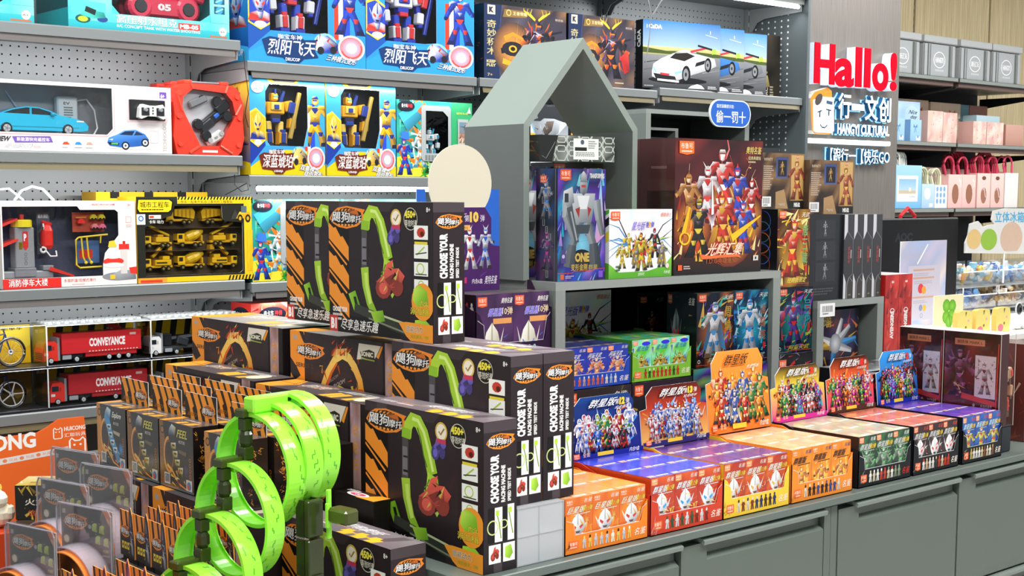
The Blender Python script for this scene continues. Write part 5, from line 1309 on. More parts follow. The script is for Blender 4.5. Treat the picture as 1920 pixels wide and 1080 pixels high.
# inside the riser openings
carton('figure_box', 'figure box lying sideways with a white winged warrior in the small riser opening', 'toy box', .205, .10, .335, (3.082, 2.30, ZC+.0005), 0, '14151c', (('front', lambda a: (a.bg('17141c'), a.win(0, .5, 1, 1), a.mottle(6, 5, R_(8), ['5a2a1a', '23203a', '8a4a2a', '17141c', '3a2a5a'], amt=.9, base='2a1c22'), a.shards(40, R_(9), ['e8722a', 'c8a83a', '4a9ad8', 'c83a2a'], 0, 0, 1, 1, .16), [a.limb((.48, .42), q, .14, .06, c) for q, c in (((.10, .40), 'e8b83a'), ((.95, .50), '4a9ad8'), ((.40, .02), '3a8ac8'), ((.62, .85), 'e8e8ea'), ((.80, .72), 'c8ccd0'), ((.20, .55), 'f0f0f0'), ((.85, .30), 'd8d8dc'))], a.ell(.48, .44, .13, .17, 'e8e8ea', 12, '8a8e94'), a.T('周瑜', .04, .72, .34, .2, 'c8a83a', bold=.03))),), FOIL)
carton('hero_box', 'blue printed hero box at the left end inside the riser opening', 'toy box', .118, .08, .20, (2.13, 2.52, 1.0562), 0, '142a5a', (('front', lambda a: (a.bg('14285a', '3a6ab0'), a.shards(50, R_(15), ['8ac8f0', '2a5ab8', 'e8f4ff', 'c83a3a'], 0, .2, 1, 1, .25), a.crowd(3, R_(16), ULT, .2, .8, .35, .5, .42), a.rect(0, 0, 1, .28, '151c30'), a.T('内含9盒', .45, .06, .45, .11, 'c8b070'))),), GLOSS)
def art_cat(full):
    def f(a):
        rng = R_(171); a.bg('f2f6f2', 'dfe8ee'); a.mottle(6, 3, rng, ['d8e8f8', 'f8e8f0', 'eafbe8', 'ffffff'], 0, .6, 1, 1, .9)
        for k in range(14):
            sg = rng.choice((-1, 1)); v = rng.uniform(.25, .9); p = (.5+sg*.18, .5); q = (.5+sg*.35, v*.6+.25+rng.uniform(-.1, .1)); e = (.5+sg*.52, v)
            a.line([p, q, e], .022, rng.choice(['3a7ab8', '23262c', '5aa0d8', 'c8d840']), .004)
        a.poly([(0, .0), (1, 0), (1, .30), (.88, .16), (.6, .09), (.15, .09), (0, .22)], ['58a828', '58a828', '7ac83a', '68b830', '58a828', '58a828', '7ac83a'])
        a.crowd(7, rng, [('c8a82a', '23262c', 'f0d840', 'f8f0c0'), ('23262c', '0e1014', 'd8302a', '9aa0a8'), ('d8d8dc', '3a3a44', 'e83a2a', 'ffffff'), ('8a8a92', '2a2a30', 'd8b23a', 'e0e0e4'), ('3a8a5a', '16301f', 'e86a2a', 'd0e8d8')], .14, .88, .14, .34, .42)
        a.figure(.5, .1, .56, ('d8c030', '2a2a20', 'd83a2a', 'f8f0a0'), rng, None, 'wing')
        a.badge(.02, .84, .14, .13); a.T('假面骑士', .80, .89, .17, .06, 'd8443a', skew=.1); a.T('星光版', .34, .70, .20, .12, '5a4ac8', out='f0f0f8', ow=.04, skew=.15, bold=.05); a.T('第3弹', .56, .73, .13, .09, '5a4ac8', skew=.15, bold=.04); a.T('3', .605, .735, .035, .085, 'f0c020', bold=.06)
        a.T('内含9盒', .86, .04, .1, .05, 'f0f8e8', skew=.1); a.T('全新系列', .44, .025, .1, .05, 'f4f8f0', skew=.1); a.lorem(.1, .1, .2, .2, 2, '2a5a1a', rng); a.circ(.92, .16, .03, 'e8d0d0')
    return f
def art_cat_left(a): a.bg('dfe8e4', 'f0f4f8'); a.poly([(0, 0), (1, 0), (1, .22), (0, .3)], '58a828'); a.poly([(0, .3), (1, .55), (1, .7), (0, .42)], 'e8d83a'); a.poly([(0, .5), (1, .78), (1, .9), (0, .6)], '23262c'); a.poly([(0, .7), (1, .95), (1, 1), (0, .85)], '58b838')
carton('hero_box', 'white and green riders box dimly inside the riser behind the green tray', 'toy box', .27, .08, .20, (2.27, 2.54, 1.0562), 0, 'dfe8e0', (('front', art_cat(1)),), GLOSS)
for i, (x, lab) in enumerate(((2.60, 'black figure box with a red robot in the dark of the riser'), (2.72, 'black figure box with a round grey portrait in the dark of the riser'))):
    carton('figure_box', lab, 'toy box', .105, .09, .175, (x, 2.50, 1.0722), 0, '0f1115', (('front', (lambda k: (lambda a: (a.bg('0f1115', '191c22'), a.badge(.08, .84, .24, .1, 'c85a2a'), a.T('天武', .62, .85, .28, .06, 'c8c8c4', skew=.15), a.ell(.5, .42, .3, .3*a.asp(), '3a5a7a') if k else None, a.figure(.5, .22, .5 if not k else .4, RID[3] if k else ULT[2], R_(17+k), None, 'none'))))(i)),), CARD)

# ------------------------------------------------------------------ boxes on the riser shelf
ZR = 1.3065
PUR = ['6a3ab8', '8a4ae0', '3a5ae8', 'b89af0', '2ab8d8']
def art_robot(a):
    rng = R_(181); a.bg('23183a', '4a2f80'); a.mottle(6, 8, rng, PUR+['23183a'], amt=.8, base='3a2468'); a.glow(.5, .32, .42, '8ad8f0', '3a2468'); a.shards(40, rng, PUR+['e8d0f8', '8ae0f0'], 0, 0, 1, 1, .2, 1.2, .5); a.burst(.45, .35, .5, 12, rng, ['8ae0f8', '58b0e8'], .02, .3, '3a2468')
    a.ell(.5, .18, .24, .10, '4a3a3a', 20, '1c1418'); a.poly([(.76, .3), (.9, .92), (.98, .4)], ['d89ad8', '8ad8f0', 'e8a0c0'])
    pal = ('b8bcc0', '3a3d42', 'a83a34', 'eef0f0')
    a.limb((.44, .52), (.30, .30), .17, .14, '8e9296'); a.limb((.30, .32), (.24, .12), .17, .24, '6a6d72'); a.limb((.60, .52), (.74, .32), .17, .15, '9a9ea2'); a.limb((.75, .33), (.80, .10), .18, .26, '5e6166')
    a.poly([(.34, .50), (.68, .50), (.64, .42), (.40, .42)], '4a4d52')
    a.poly([(.26, .78), (.78, .78), (.70, .52), (.36, .52)], ['d8dcde', 'b8bcc0', '7a7e82', '9aa0a4']); a.poly([(.40, .76), (.66, .76), (.60, .64), (.46, .64)], 'eceeef'); a.poly([(.36, .64), (.46, .66), (.44, .56)], 'a83a34'); a.poly([(.62, .66), (.70, .64), (.63, .56)], 'a83a34')
    a.limb((.22, .74), (.16, .56), .19, .15, 'b0b4b8'); a.limb((.17, .58), (.36, .36), .15, .13, '8e9296'); a.limb((.80, .72), (.86, .54), .18, .14, 'a8acb0'); a.limb((.86, .55), (.94, .40), .13, .10, '8e9296')
    a.poly([(.12, .80), (.30, .84), (.34, .70), (.20, .66), (.10, .70)], ['e4e6e8', 'c8ccce', '7a7e82', '8e9296', 'b8bcc0']); a.rect(.14, .70, .22, .78, '3a3d42')
    a.line([(.24, .66), (.40, .34)], .12, '55585d', .09); a.line([(.27, .62), (.40, .36)], .03, 'a8acb0')
    a.poly([(.45, .90), (.61, .90), (.60, .79), (.53, .76), (.46, .79)], ['c8ccd0', 'a0a4a8', '7a7e82', '55585d', '8e9296']); a.poly([(.47, .95), (.53, .98), (.59, .95), (.60, .88), (.46, .88)], ['9a9ea2', 'd8dcde', '8e9296', '6a6d72', '7a7e82']); a.rect(.485, .835, .575, .855, 'c83a34')
    a.badge(.05, .89, .22, .1); a.T('TRANSFORMERS', .66, .915, .31, .045, 'f0eee8', bold=.04)
    a.rect(.07, .16, .17, .28, '5a4a8a'); a.circ(.12, .22, .03, 'c8c0e8'); a.T('ONE', .36, .165, .30, .085, 'd8b85a', bold=.06, out='3a2a10', ow=.02); a.T('变形金刚', .28, .09, .34, .06, 'd8b85a', bold=.05); a.T('群星', .64, .095, .2, .045, 'd8b85a')
    a.line([(.0, .07), (.3, .07), (.34, .085), (.75, .085), (.8, .1), (1, .1)], .008, 'e8502a'); a.rect(.06, .015, .13, .06, 'f06a3a'); a.lorem(.16, .02, .34, .05, 2, 'd0c8e0', rng); a.rect(.86, .02, .95, .08, '8a5ae0')
def art_robot_side(a):
    rng = R_(182); a.bg('1c1a20', '35323a'); a.mottle(4, 8, rng, ['4a484e', '23202a', '5a2a5a', '2a3a6a', '15141a'], amt=.8)
    for k in range(14): u = .35+.3*(k % 3)/2+rng.uniform(-.03, .03); v = .92-k*.066; a.line([(u-.04, v-.03), (u-.04, v+.03), (u+.04, v+.03), (u+.04, v-.03), (u-.04, v-.03)], .012, 'd8d8dc')
    a.figure(.5, .55, .36, ('9a9aa2', '3a3a44', '3a8ad8', 'd8d8e0'), rng, None, 'none'); a.figure(.52, .1, .34, ('6a4a7a', '2a2030', 'c83aa0', 'b8b0c8'), rng, None, 'none'); a.badge(.2, .87, .3, .07)
    a.poly([(.86, 0), (.89, 0), (.93, 1), (.9, 1)], '6a6870')
carton('figure_box', 'tall purple box with a grey armoured robot on the riser left', 'toy box', .150, .072, .2535, (2.113, 2.284, ZR), 0, '23183a', (('front', art_robot), ('left', art_robot_side), ('top', lambda a: a.bg('4a484e', '7a787e'))), FOIL)
def art_yel(a):
    rng = R_(183); a.bg('17140f', '2a2418'); a.burst(.5, .5, .9, 16, rng, ['c8a02a', '5a4a1a', '8a6ae0', '3a2f12'], .05, .4, '17140f'); a.shards(30, rng, ['e8c03a', '7a5ae0', 'c86a2a'], 0, .1, 1, .9, .2)
    a.figure(.42, .02, .82, ('e8b82a', '23201a', '3a6ae0', 'fbe68a'), rng, None, 'gun', 1.35); a.limb((.62, .62), (.82, .86), .12, .14, '2a2824'); a.badge(.0, .87, .22, .12); a.T('TRANSFORMERS', .60, .91, .36, .045, 'f0eee8', bold=.04)
carton('figure_box', 'black box with a yellow robot standing inside the grey house', 'toy box', .165, .085, .272, (2.261, 2.458, ZR), 0, '17140f', (('front', art_yel), ('top', lambda a: (a.bg('2a8a3a', '58c838')))), GLOSS)
carton('figure_box', 'second purple robot box behind the tall one inside the house', 'toy box', .15, .085, .262, (2.10, 2.458, ZR), 0, '1c1a20', (('front', art_robot),), GLOSS)
def art_hex(a):
    rng = R_(184); a.bg('4a504a', '70766e'); a.mottle(6, 3, rng, ['5a6058', '8a908a', '3a3f3a', 'a0a69e'], amt=.8)
    for j in range(3):
        for i in range(6):
            u = .12+i*.16; v = .15+j*.35+(i % 2)*.17; a.ring(u, v, .09, .09*a.asp(), .10, 'd8dcd4', 0, 360, 6)
    a.poly([(0, 0), (.16, 0), (.24, 1), (0, 1)], '1a1d1c'); a.line([(.03, .2), (.08, .1), (.2, .75)], .006, '8a908a')
    a.rect(.44, .08, .78, .90, 'eceee8'); a.rect(.46, .42, .62, .56, '1c1d1c'); a.lorem(.47, .2, .76, .38, 3, '6a6a66', rng); a.circ(.56, .76, .025, '4a5a6a'); a.lorem(.64, .5, .76, .84, 4, '7a7a76', rng)
hxb = carton('hexagon_box', 'grey hexagon patterned box lying flat on the robot boxes inside the house', 'toy box', .232, .09, .06, (2.163, 2.40, 1.5795), math.radians(-3), '4a504a', (('front', art_hex), ('left', lambda a: (a.bg('3a3f3c', '5a605a'), a.shards(20, R_(3), ['e8a02a', 'c83a2a', '8a908a'], .2, .2, .9, .8, .2))), ('top', lambda a: (a.bg('5a605c', '8a9088'), a.poly([(.5, 0), (.72, 0), (.66, 1), (.48, 1)], '2a6ac8')))), GLOSS)
carton('rider_box', 'holographic white and green riders box on the riser beside the purple robot box', 'toy box', .213, .078, .161, (2.268, 2.276, ZR), 0, 'dfe8e0', (('front', art_cat(1)), ('left', art_cat_left), ('top', lambda a: (a.bg('8ad870', 'c8f0b0'), a.mottle(5, 2, R_(5), HOLO, amt=.6, base='a8e090')))), GLOSS)
def art_ultra(a):
    rng = R_(191); a.bg('2a1014', '38181c'); a.mottle(7, 9, rng, ['5a1c20', '3a1216', '7a2a24', '241014'], 0, .1, 1, 1, .9, '4a181c')
    a.poly([(0, 0), (1, 0), (1, .16), (0, .16)], ['14100f', '14100f', '3a1c14', '3a1c14']); a.glow(.62, .38, .34, 'f8c040', '6a1c18'); a.glow(.2, .36, .22, 'f09030', '5a1a18'); a.glow(.82, .40, .2, 'f6b040', '5a1a18')
    a.shards(90, rng, FIRE, .02, .14, .98, .55, .09, 1.2); a.shards(40, rng, ['ffdf70', 'f8a030', 'c83a1a'], .1, .3, .95, .8, .05)
    for k in range(12):
        x0 = rng.uniform(.05, .95); p = [(x0, rng.uniform(.5, .7))]
        for q in range(5): p.append((p[-1][0]+rng.uniform(-.05, .05), p[-1][1]+rng.uniform(.02, .07)))
        a.line(p, .006, rng.choice(['f08a70', 'f8d0a0', 'e85a4a']), .002)
    a.line([(.56, .86), (.6, .93), (.58, 1.0)], .02, 'e87a7a', .008)
    G1 = [('d84038', '6a1a20', 'e8e4de', 'f4f4f2'), ('d8d8da', '8a2a30', 'd83a34', 'ffffff'), ('3a4ab8', '1c2258', 'd83a34', 'e8e8f0')]
    a.figure(.55, .42, .52, G1[0], rng, None, 'none', 1.3); a.figure(.36, .36, .46, G1[1], rng, None, 'none', 1.25); a.figure(.72, .36, .46, G1[2], rng, None, 'none', 1.25); a.figure(.17, .32, .44, ('c88a4a', '4a2a18', '8a5a2a', 'f0d8b0'), rng, None, 'none', 1.2); a.figure(.87, .34, .38, ('c8302c', '4a1216', 'e0d8d4', 'f0e8e4'), rng, None, 'none', 1.2)
    a.figure(.26, .13, .44, ('2a2428', '0e0c10', 'd8c040', '7a7078'), rng, None, 'none', 1.35); a.figure(.78, .14, .42, ('3a52c0', '1c2458', 'c8302c', 'dfe4f4'), rng, None, 'none', 1.3); a.figure(.54, .15, .46, ('c83a2a', '5a1612', 'e8b040', 'f6e0c0'), rng, None, 'none', 1.35)
    a.line([(.42, .36), (.41, .70)], .035, 'f2f2f4', .006); a.poly([(.35, .46), (.41, .44), (.47, .46), (.42, .36), (.41, .30), (.40, .36)], ['c83a4a', '2a2a38', 'c83a4a', 'e8e4e8', '8a2a38', 'e8e4e8'])
    a.line([(.64, .26), (.98, .43)], .06, 'f8c020', .01); a.ring(.11, .27, .06, .05, .28, 'f8c020'); a.line([(.1, .31), (.16, .5)], .05, 'f8b820', .02); a.line([(.13, .31), (.18, .48)], .02, 'c8801a')
    a.poly([(.28, .15), (.40, .135), (.72, .14), (.76, .11), (.7, .12), (.3, .11)], 'e8703a'); a.T('光辉汇集', .34, .135, .40, .095, 'f4e0c8', out='d8501e', ow=.05, skew=.15, bold=.05, rise=.0); a.T('T.D.G英雄汇聚', .34, .072, .36, .05, 'a8522e', bold=.04)
    a.badge(.04, .88, .16, .10, 'e8702a'); a.T('奥特名鉴', .79, .90, .18, .055, 'd8c86a', bold=.05, skew=.05); a.T('经典典藏版', .82, .855, .15, .028, 'd8d0a0'); a.lorem(.82, .83, .96, .85, 1, 'c8b890', rng)
    a.rect(.04, .035, .085, .075, 'f0602a'); a.lorem(.1, .04, .19, .07, 2, 'd0c0b8', rng); a.rect(.90, .085, .96, .125, 'd8d4ce'); a.rect(.92, .095, .94, .115, '3a3030')
def art_ultra_left(a): a.bg('3a1a1c', '4a2526'); a.rect(.3, .0, 1, .62, '2c1214'); a.rect(.32, .62, 1, .7, '4a2a2a'); a.T('奥特名鉴', .5, .08, .34, .36, '8a6a3a', rot=90); a.rect(.4, .78, .8, .8, '6a4a48'); a.poly([(.0, 0), (.06, 0), (.1, 1), (.02, 1)], '5a3436')
carton('hero_collection_box', 'large dark red hero collection box with flames, tallest on the riser', 'toy box', .330, .13, .331, (2.490, 2.277, ZR), 0, '2c1416', (('front', art_ultra), ('left', art_ultra_left), ('top', lambda a: a.bg('3a2426', '6a5254'))), GLOSS)

# small blue warning sign on the tall frame
ws = thing('warning_sign', 'rounded blue sign with white Chinese characters fixed to the tall grey frame', 'sign', (3.435, 2.9985, 1.722), math.radians(0))
W_, H_ = .205, .088
pill = [(H_*.5+H_*.5*math.cos(math.radians(a_)), H_*.5+H_*.5*math.sin(math.radians(a_))) for a_ in range(90, 271, 15)]+[(W_-H_*.5+H_*.5*math.cos(math.radians(a_)), H_*.5+H_*.5*math.sin(math.radians(a_))) for a_ in range(-90, 91, 15)]
g = G(); g.prism(pill, -.006, 0, 'e8f0fa', 'f2f6fb'); pl_ = obj('plate', g, PLAST, ws)
a = Art(W_, H_, proj=lambda u, v, e: (u, -.006-e, v))
a.poly([(.02+.96*p[0]/W_, .04+.92*p[1]/H_) for p in pill], '2a66c8'); a.T('监控温馨提示您:', .16, .70, .42, .13, 'f2f6fb', bold=.03); a.T('偷一罚十', .15, .16, .72, .44, 'f8fafc', bold=.04)
obj('sign_print', a.g, PLAST, pl_)

# ------------------------------------------------------------------ purple trays and blank oval header at the riser's left end
def art_pur(a):
    rng = R_(201); a.bg('3a1c4a', '4a2a58'); a.mottle(4, 5, rng, ['5a2a6a', '2c1438', '6a3a70'], amt=.7, base='3a1c4a'); fig_bust(a, .42, -.02, .9, .66, ('d8d0b8', '6a5a48', '3a7ad0', 'f8f4e4'), rng); a.shards(10, rng, ['e8a05a', 'f0e0c0', '3a7ad0'], .6, .05, 1, .5, .25); a.badge(.04, .84, .25, .13); a.T('奥特名鉴', .66, .88, .3, .07, 'f2eee8', skew=.1, bold=.04); a.T('群星版', .3, .72, .38, .1, '5a4ae0', out='e8e0f8', ow=.04, skew=.15, bold=.05); a.T('10弹', .70, .73, .28, .1, 'f0d8b0', bold=.05); a.rect(.45, .62, .95, .69, 'e8a05a')
tray_set('left of the riser', 'deep purple number 10', 1.866, 2.272, 1.1152, .219, .075, .190, .170,
    art_pur, lambda a: (a.bg('6a5a60', '8a7a80'), a.rect(.3, .1, .5, .2, 'f0a060')), lambda a: (a.bg('2c1530'), a.poly([(0, .9), (1, .55), (1, 1), (0, 1)], '1c1018'), a.minis(3, .2, .9, .7, .2, R_(3), ['d8d0d0', 'c83a3a'])), '2c1432', '2c1434', None, 205, rows=1, cols=2, visible_rows=1, strip_cols=['d8402a', 'e8e0e0', '8ac8c0', 'c89a6a'], side='2a1330')
g = G(); g.box(1.866, 2.274, ZC+.0005, 2.084, 2.353, 1.1145, '23262c', .002); tag(obj('hero_box', g, CARD), 'dark grey carton under the deep purple number 10 tray', 'box')
hd = thing('header_display', 'purple header card numbered 10 with silver heroes behind the purple tray', 'display card', (1.752, 2.3545, 1.2895), 0)
W_, H_ = .250, .184
g = G(); o = [(0, 0), (W_, 0), (W_, .098), (.226, .100), (.226, .160), (.208, .184), (.05, .184), (.035, .160), (.035, .100), (0, .098)]
g.prism(o, 0, .0016, '3f1a58', 'f0ece4'); c_ = obj('card', g, CARD, hd)
a = Art(W_, H_, base=.0004); rng = R_(207)
a.poly([(p[0]/W_, p[1]/H_) for p in o], '45205e'); a.shards(24, rng, ['6a3a8a', '35144a', '8a5aa8'], .16, .1, .85, .8, .1)
for u, k in ((.36, 1), (.48, 0), (.66, 0), (.83, 1)): a.figure(u, .26, .52, (('e8e8ea', '8a8a92', 'c8302c', 'ffffff'), ('b8c0d0', '3a2a3a', '3a6ad0', 'f0f4f8'))[k], rng, None, 'none', .9)
a.T('群星版', .28, .82, .30, .11, 'c8b8e0', skew=.15, bold=.05); a.T('第', .60, .83, .05, .08, 'e0d8ec'); a.T('10', .655, .82, .10, .13, 'e8c05a', bold=.06); a.T('弹', .775, .83, .05, .08, 'e0d8ec'); a.rect(.42, .73, .66, .79, 'e8b05a'); a.T('典藏系列', .45, .735, .18, .04, '5a2a20'); a.rect(.46, .10, .62, .17, 'c8306a'); a.T('内含6盒', .68, .09, .12, .06, 'f0e8f4'); a.T('奥特名鉴', .82, .08, .14, .1, 'f4eef8', skew=.1)
obj('header_print', a.g, CARD, c_)
bl = thing('blank_header', 'blank cream oval header card with blue backing before the house wall', 'display card', (1.892, 2.357, 1.2895), 0)
g = G(); o = [(-.118, .0), (.112, 0), (.112, .223), (.085, .223), (.06, .18), (-.09, .18), (-.095, .223), (-.118, .223)]
g.prism(o, .0004, .0024, '2a62c0', 'e8eef6'); obj('blue_backing', g, CARD, bl)
g = G(); o = [(.088*math.cos(math.radians(t_)), .236+.084*math.sin(math.radians(t_))*(1 if t_ <= 180 else 1.1)) for t_ in range(-52, 233, 8)]
g.prism(o, -.0014, 0, 'd6d0ba', 'e6e2d4'); obj('oval_card', g, MATTE, bl)
# ------------------------------------------------------------------ goods on the wall shelves
YS = 3.702
def window_box(name, label, w, d, h, loc, hole, frame, inner, arts, content, cat='toy box', recess=None, mat=None, rz=0, pane=True, group=None):
    """carton with a die cut front window over a recess; content(root, depth) adds the toys inside as parts"""
    r = thing(name, label, cat, loc, rz, group); rc = recess or d-.004; t = .002
    g = G(); O = [(0, 0), (w, 0), (w, h), (0, h)]
    g.holed(O, hole, 0, frame); g.holed(O, hole, .0012, inner)
    n = len(hole)
    for i in range(n): p, q = hole[i], hole[(i+1) % n]; g.face([(p[0], 0, p[1]), (q[0], 0, q[1]), (q[0], .0012, q[1]), (p[0], .0012, p[1])], 'eee')
    g.box(0, .0013, 0, t, d, h, frame); g.box(w-t, .0013, 0, w, d, h, frame); g.box(t, .0013, 0, w-t, d, t, frame); g.box(t, .0013, h-t, w-t, d, h, frame); g.box(t, d-t, t, w-t, d, h-t, frame)
    g.face([(t, rc, t), (w-t, rc, t), (w-t, rc, h-t), (t, rc, h-t)], inner)
    obj('carton', g, mat or CARD, r)
    for face, fn in arts:
        pr, W, H = proj_for(face, w, d, h); a = Art(W, H, proj=pr, base=.0003); fn(a); obj(face+'_print', a.g, mat or CARD, r)
    content(r, rc)
    if pane:
        g = G(); g.face([(p[0], .0007, p[1]) for p in hole], 'fff'); obj('window_film', g, CLEAR, r)
    return r
def rotbox(g, c, s, ang, col, b=.001, axis='Y'):
    """box centred at c, turned about an axis"""
    old = g.M; g.M = old @ Matrix.Translation(c) @ Matrix.Rotation(ang, 4, axis); g.box(-s[0]/2, -s[1]/2, -s[2]/2, s[0]/2, s[1]/2, s[2]/2, col, b); g.M = old
def robot3d(g, x, y, z, h, pal, rng):
    """boxy toy robot, front to -y, feet at (x, y, z)"""
    m, d, ac, li = pal; u = h
    for sg in (-1, 1):
        rotbox(g, (x+sg*.13*u, y, z+.05*u), (.15*u, .2*u, .10*u), 0, d, .004*u); rotbox(g, (x+sg*.13*u, y-.02*u, z+.17*u), (.15*u, .15*u, .22*u), sg*.05, m, .015*u); rotbox(g, (x+sg*.13*u, y-.10*u, z+.18*u), (.08*u, .03*u, .16*u), sg*.05, ac, .005*u)
        rotbox(g, (x+sg*.11*u, y, z+.36*u), (.10*u, .11*u, .18*u), sg*.04, li, .012*u); rotbox(g, (x+sg*.13*u, y-.07*u, z+.29*u), (.09*u, .06*u, .06*u), 0, ac, .01*u)
        rotbox(g, (x+sg*.26*u, y, z+.70*u), (.16*u, .18*u, .17*u), sg*-.2, m, .02*u); rotbox(g, (x+sg*.29*u, y-.10*u, z+.70*u), (.08*u, .02*u, .1*u), sg*-.2, ac, .004*u)
        rotbox(g, (x+sg*.30*u, y-.01*u, z+.55*u), (.08*u, .09*u, .16*u), sg*-.1, d, .01*u); rotbox(g, (x+sg*.32*u, y-.03*u, z+.42*u), (.13*u, .13*u, .18*u), sg*.1, m, .02*u); rotbox(g, (x+sg*.33*u, y-.04*u, z+.31*u), (.08*u, .08*u, .07*u), 0, d, .015*u)
        rotbox(g, (x+sg*.20*u, y+.06*u, z+.85*u), (.06*u, .05*u, .22*u), sg*.35, ac, .01*u)
    rotbox(g, (x, y, z+.66*u), (.34*u, .18*u, .20*u), 0, m, .02*u); rotbox(g, (x, y-.09*u, z+.69*u), (.20*u, .04*u, .13*u), 0, li, .01*u); rotbox(g, (x, y-.115*u, z+.68*u), (.09*u, .02*u, .07*u), 0, ac, .006*u)
    rotbox(g, (x, y-.01*u, z+.53*u), (.2*u, .14*u, .10*u), 0, d, .015*u); rotbox(g, (x, y-.02*u, z+.46*u), (.16*u, .15*u, .07*u), 0, ac, .012*u)
    rotbox(g, (x, y-.01*u, z+.84*u), (.12*u, .12*u, .13*u), 0, m, .02*u); rotbox(g, (x, y-.075*u, z+.83*u), (.085*u, .02*u, .06*u), 0, li, .004*u); rotbox(g, (x, y-.088*u, z+.85*u), (.08*u, .01*u, .02*u), 0, '3ac0e8', .002*u); rotbox(g, (x, y-.04*u, z+.93*u), (.03*u, .08*u, .08*u), 0, ac, .005*u)
def wheel(g, x, y, z, r, wd=.012, rim='c8ccd0', tyre='17181a'):
    g.lathe([(r*.86, 0), (r, wd*.12), (r, wd*.88), (r*.86, wd)], (x, y, z), tyre, 16, 'y'); g.lathe([(r*.60, -wd*.05), (r*.66, wd*.0)], (x, y, z), rim, 14, 'y')
    for k in range(5): a_ = 2*PI*k/5; rotbox(g, (x+math.cos(a_)*r*.33, y-.001, z+math.sin(a_)*r*.33), (r*.6, .001, r*.14), -a_, mul(rim, .6), 0)
def car3d(r, x, y, z, L, body, rim='c8ccd0'):
    """sports saloon in side view, nose to +x"""
    W = L*.40; H = L*.86
    pr = [(.0, .10), (.01, .17), (.05, .215), (.16, .225), (.27, .275), (.40, .305), (.52, .300), (.64, .262), (.74, .212), (.88, .185), (.96, .155), (.995, .11), (.99, .06), (.93, .045), (.07, .045), (.02, .06)]
    g = G(); g.prism([(x+p[0]*L, z+p[1]*H) for p in pr], y+W*.06, y+W, body, mul(body, .92)); g.prism([(x+p[0]*L, z+p[1]*H) for p in pr if p[1] < .24], y, y+W*.06, body, mul(body, 1.1)); obj('car_body', g, PLAST, r)
    g = G(); yy = y+W*.055
    win = [(.17, .222), (.28, .265), (.40, .291), (.52, .286), (.62, .255), (.70, .215)]
    g.prism([(x+p[0]*L, z+p[1]*H) for p in win], yy-.0006, yy+.0006, '1c2228'); g.box(x+.43*L, yy-.0012, z+.22*H, x+.45*L, yy-.0007, z+.295*H, mul(body, .8))
    g.box(x+.04*L, y-.0006, z+.185*H, x+.09*L, y, z+.2*H, 'd83a3a'); g.box(x+.88*L, y-.0006, z+.15*H, x+.95*L, y, z+.165*H, 'f4f6f8'); g.box(x+.1*L, y-.0006, z+.08*H, x+.9*L, y, z+.09*H, mul(body, .6)); g.ball((x+.64*L, y-.004, z+.225*H), .012*L*2, .004, .02*L, mul(body, .7), 8); obj('car_windows', g, PLAST, r)
    for cx in (.20, .79):
        g = G(); wheel(g, x+cx*L, y-.003, z+.062*H, .062*H, .014, rim); obj('wheel', g, PLAST, r)
def lorry3d(r, x, y, z, L, cab, trailer, text=None, kind='box'):
    """articulated lorry in side view, cab towards -x; nearest side at y"""
    W = L*.20; H = L*.305
    g = G(); pr = [(0, .10), (.0, .42), (.015, .62), (.03, .70), (.12, .72), (.145, .62), (.145, .10)]
    g.prism([(x+p[0]*L, z+p[1]*H) for p in pr], y, y+W, cab, mul(cab, .85)); g.box(x+.02*L, y-.0008, z+.44*H, x+.085*L, y, z+.60*H, '16222e'); g.box(x+.095*L, y-.0008, z+.45*H, x+.11*L, y, z+.56*H, mul(cab, .5)); g.box(x+.01*L, y-.0006, z+.28*H, x+.05*L, y, z+.36*H, 'd8d8d8')
    for k in range(4): g.box(x-.001, y+.1*W, z+(.15+.06*k)*H, x, y+.9*W, z+(.18+.06*k)*H, '2a2a2e')
    g.box(x+.147*L, y+W*.05, z+.10*H, x+.17*L, y+W*.95, z+.82*H, '8a8e92'); obj('cab', g, PLAST, r)
    g = G(); g.box(x+.147*L, y+W*.1, z+.16*H, x+.40*L, y+W*.9, z+.22*H, '2a2d31'); g.box(x+.19*L, y, z+.12*H, x+.28*L, y+.02*W, z+.26*H, '9aa0a6', .001)
    if kind == 'box': g.box(x+.172*L, y+W*.1, z+.22*H, x+.97*L, y+W*.9, z+.28*H, '2a2d31')
    obj('chassis', g, PLAST, r)
    if kind == 'box':
        g = G(); g.box(x+.185*L, y-.002, z+.28*H, x+1.0*L, y+W+.002, z+.93*H, trailer, .001); g.box(x+.42*L, y+.0, z+.16*H, x+.95*L, y+W, z+.28*H, mul(trailer, .9)); tr_ = obj('trailer', g, PLAST, r)
        a = Art(L*.815, H*.65, proj=lambda u, v, e: (x+.185*L+u, y-.002-e, z+.28*H+v)); a.T('CONVEYANCE', .335, .30, .455, .42, 'e8e4e2', bold=.05)
        for k in range(16): a.rect(.33+k*.04, .06, .35+k*.04, .10, 'e8e0d8')
        a.rect(.85, .76, .93, .88, 'd8b0a8'); obj('trailer_print', a.g, PLAST, tr_)
    elif kind == 'crane':
        g = G(); g.box(x+.17*L, y+.1*W, z+.22*H, x+.98*L, y+.9*W, z+.32*H, '3a3d42'); g.box(x+.2*L, y+.2*W, z+.32*H, x+.30*L, y+.8*W, z+.78*H, '23262a', .003); rotbox(g, (x+.6*L, y+.4*W, z+.66*H), (.8*L, .015, .05*H*2), -.06, '5a5f66', .001); rotbox(g, (x+.42*L, y+.3*W, z+.48*H), (.14*L, .03, .30*H), .3, '2a2e33', .003); obj('flatbed', g, PLAST, r)
    for cx in (.075, .33, .66, .76, .86):
        g = G(); wheel(g, x+cx*L, y-.002, z+.11*H, .105*H, W*.4); obj('wheel', g, PLAST, r)
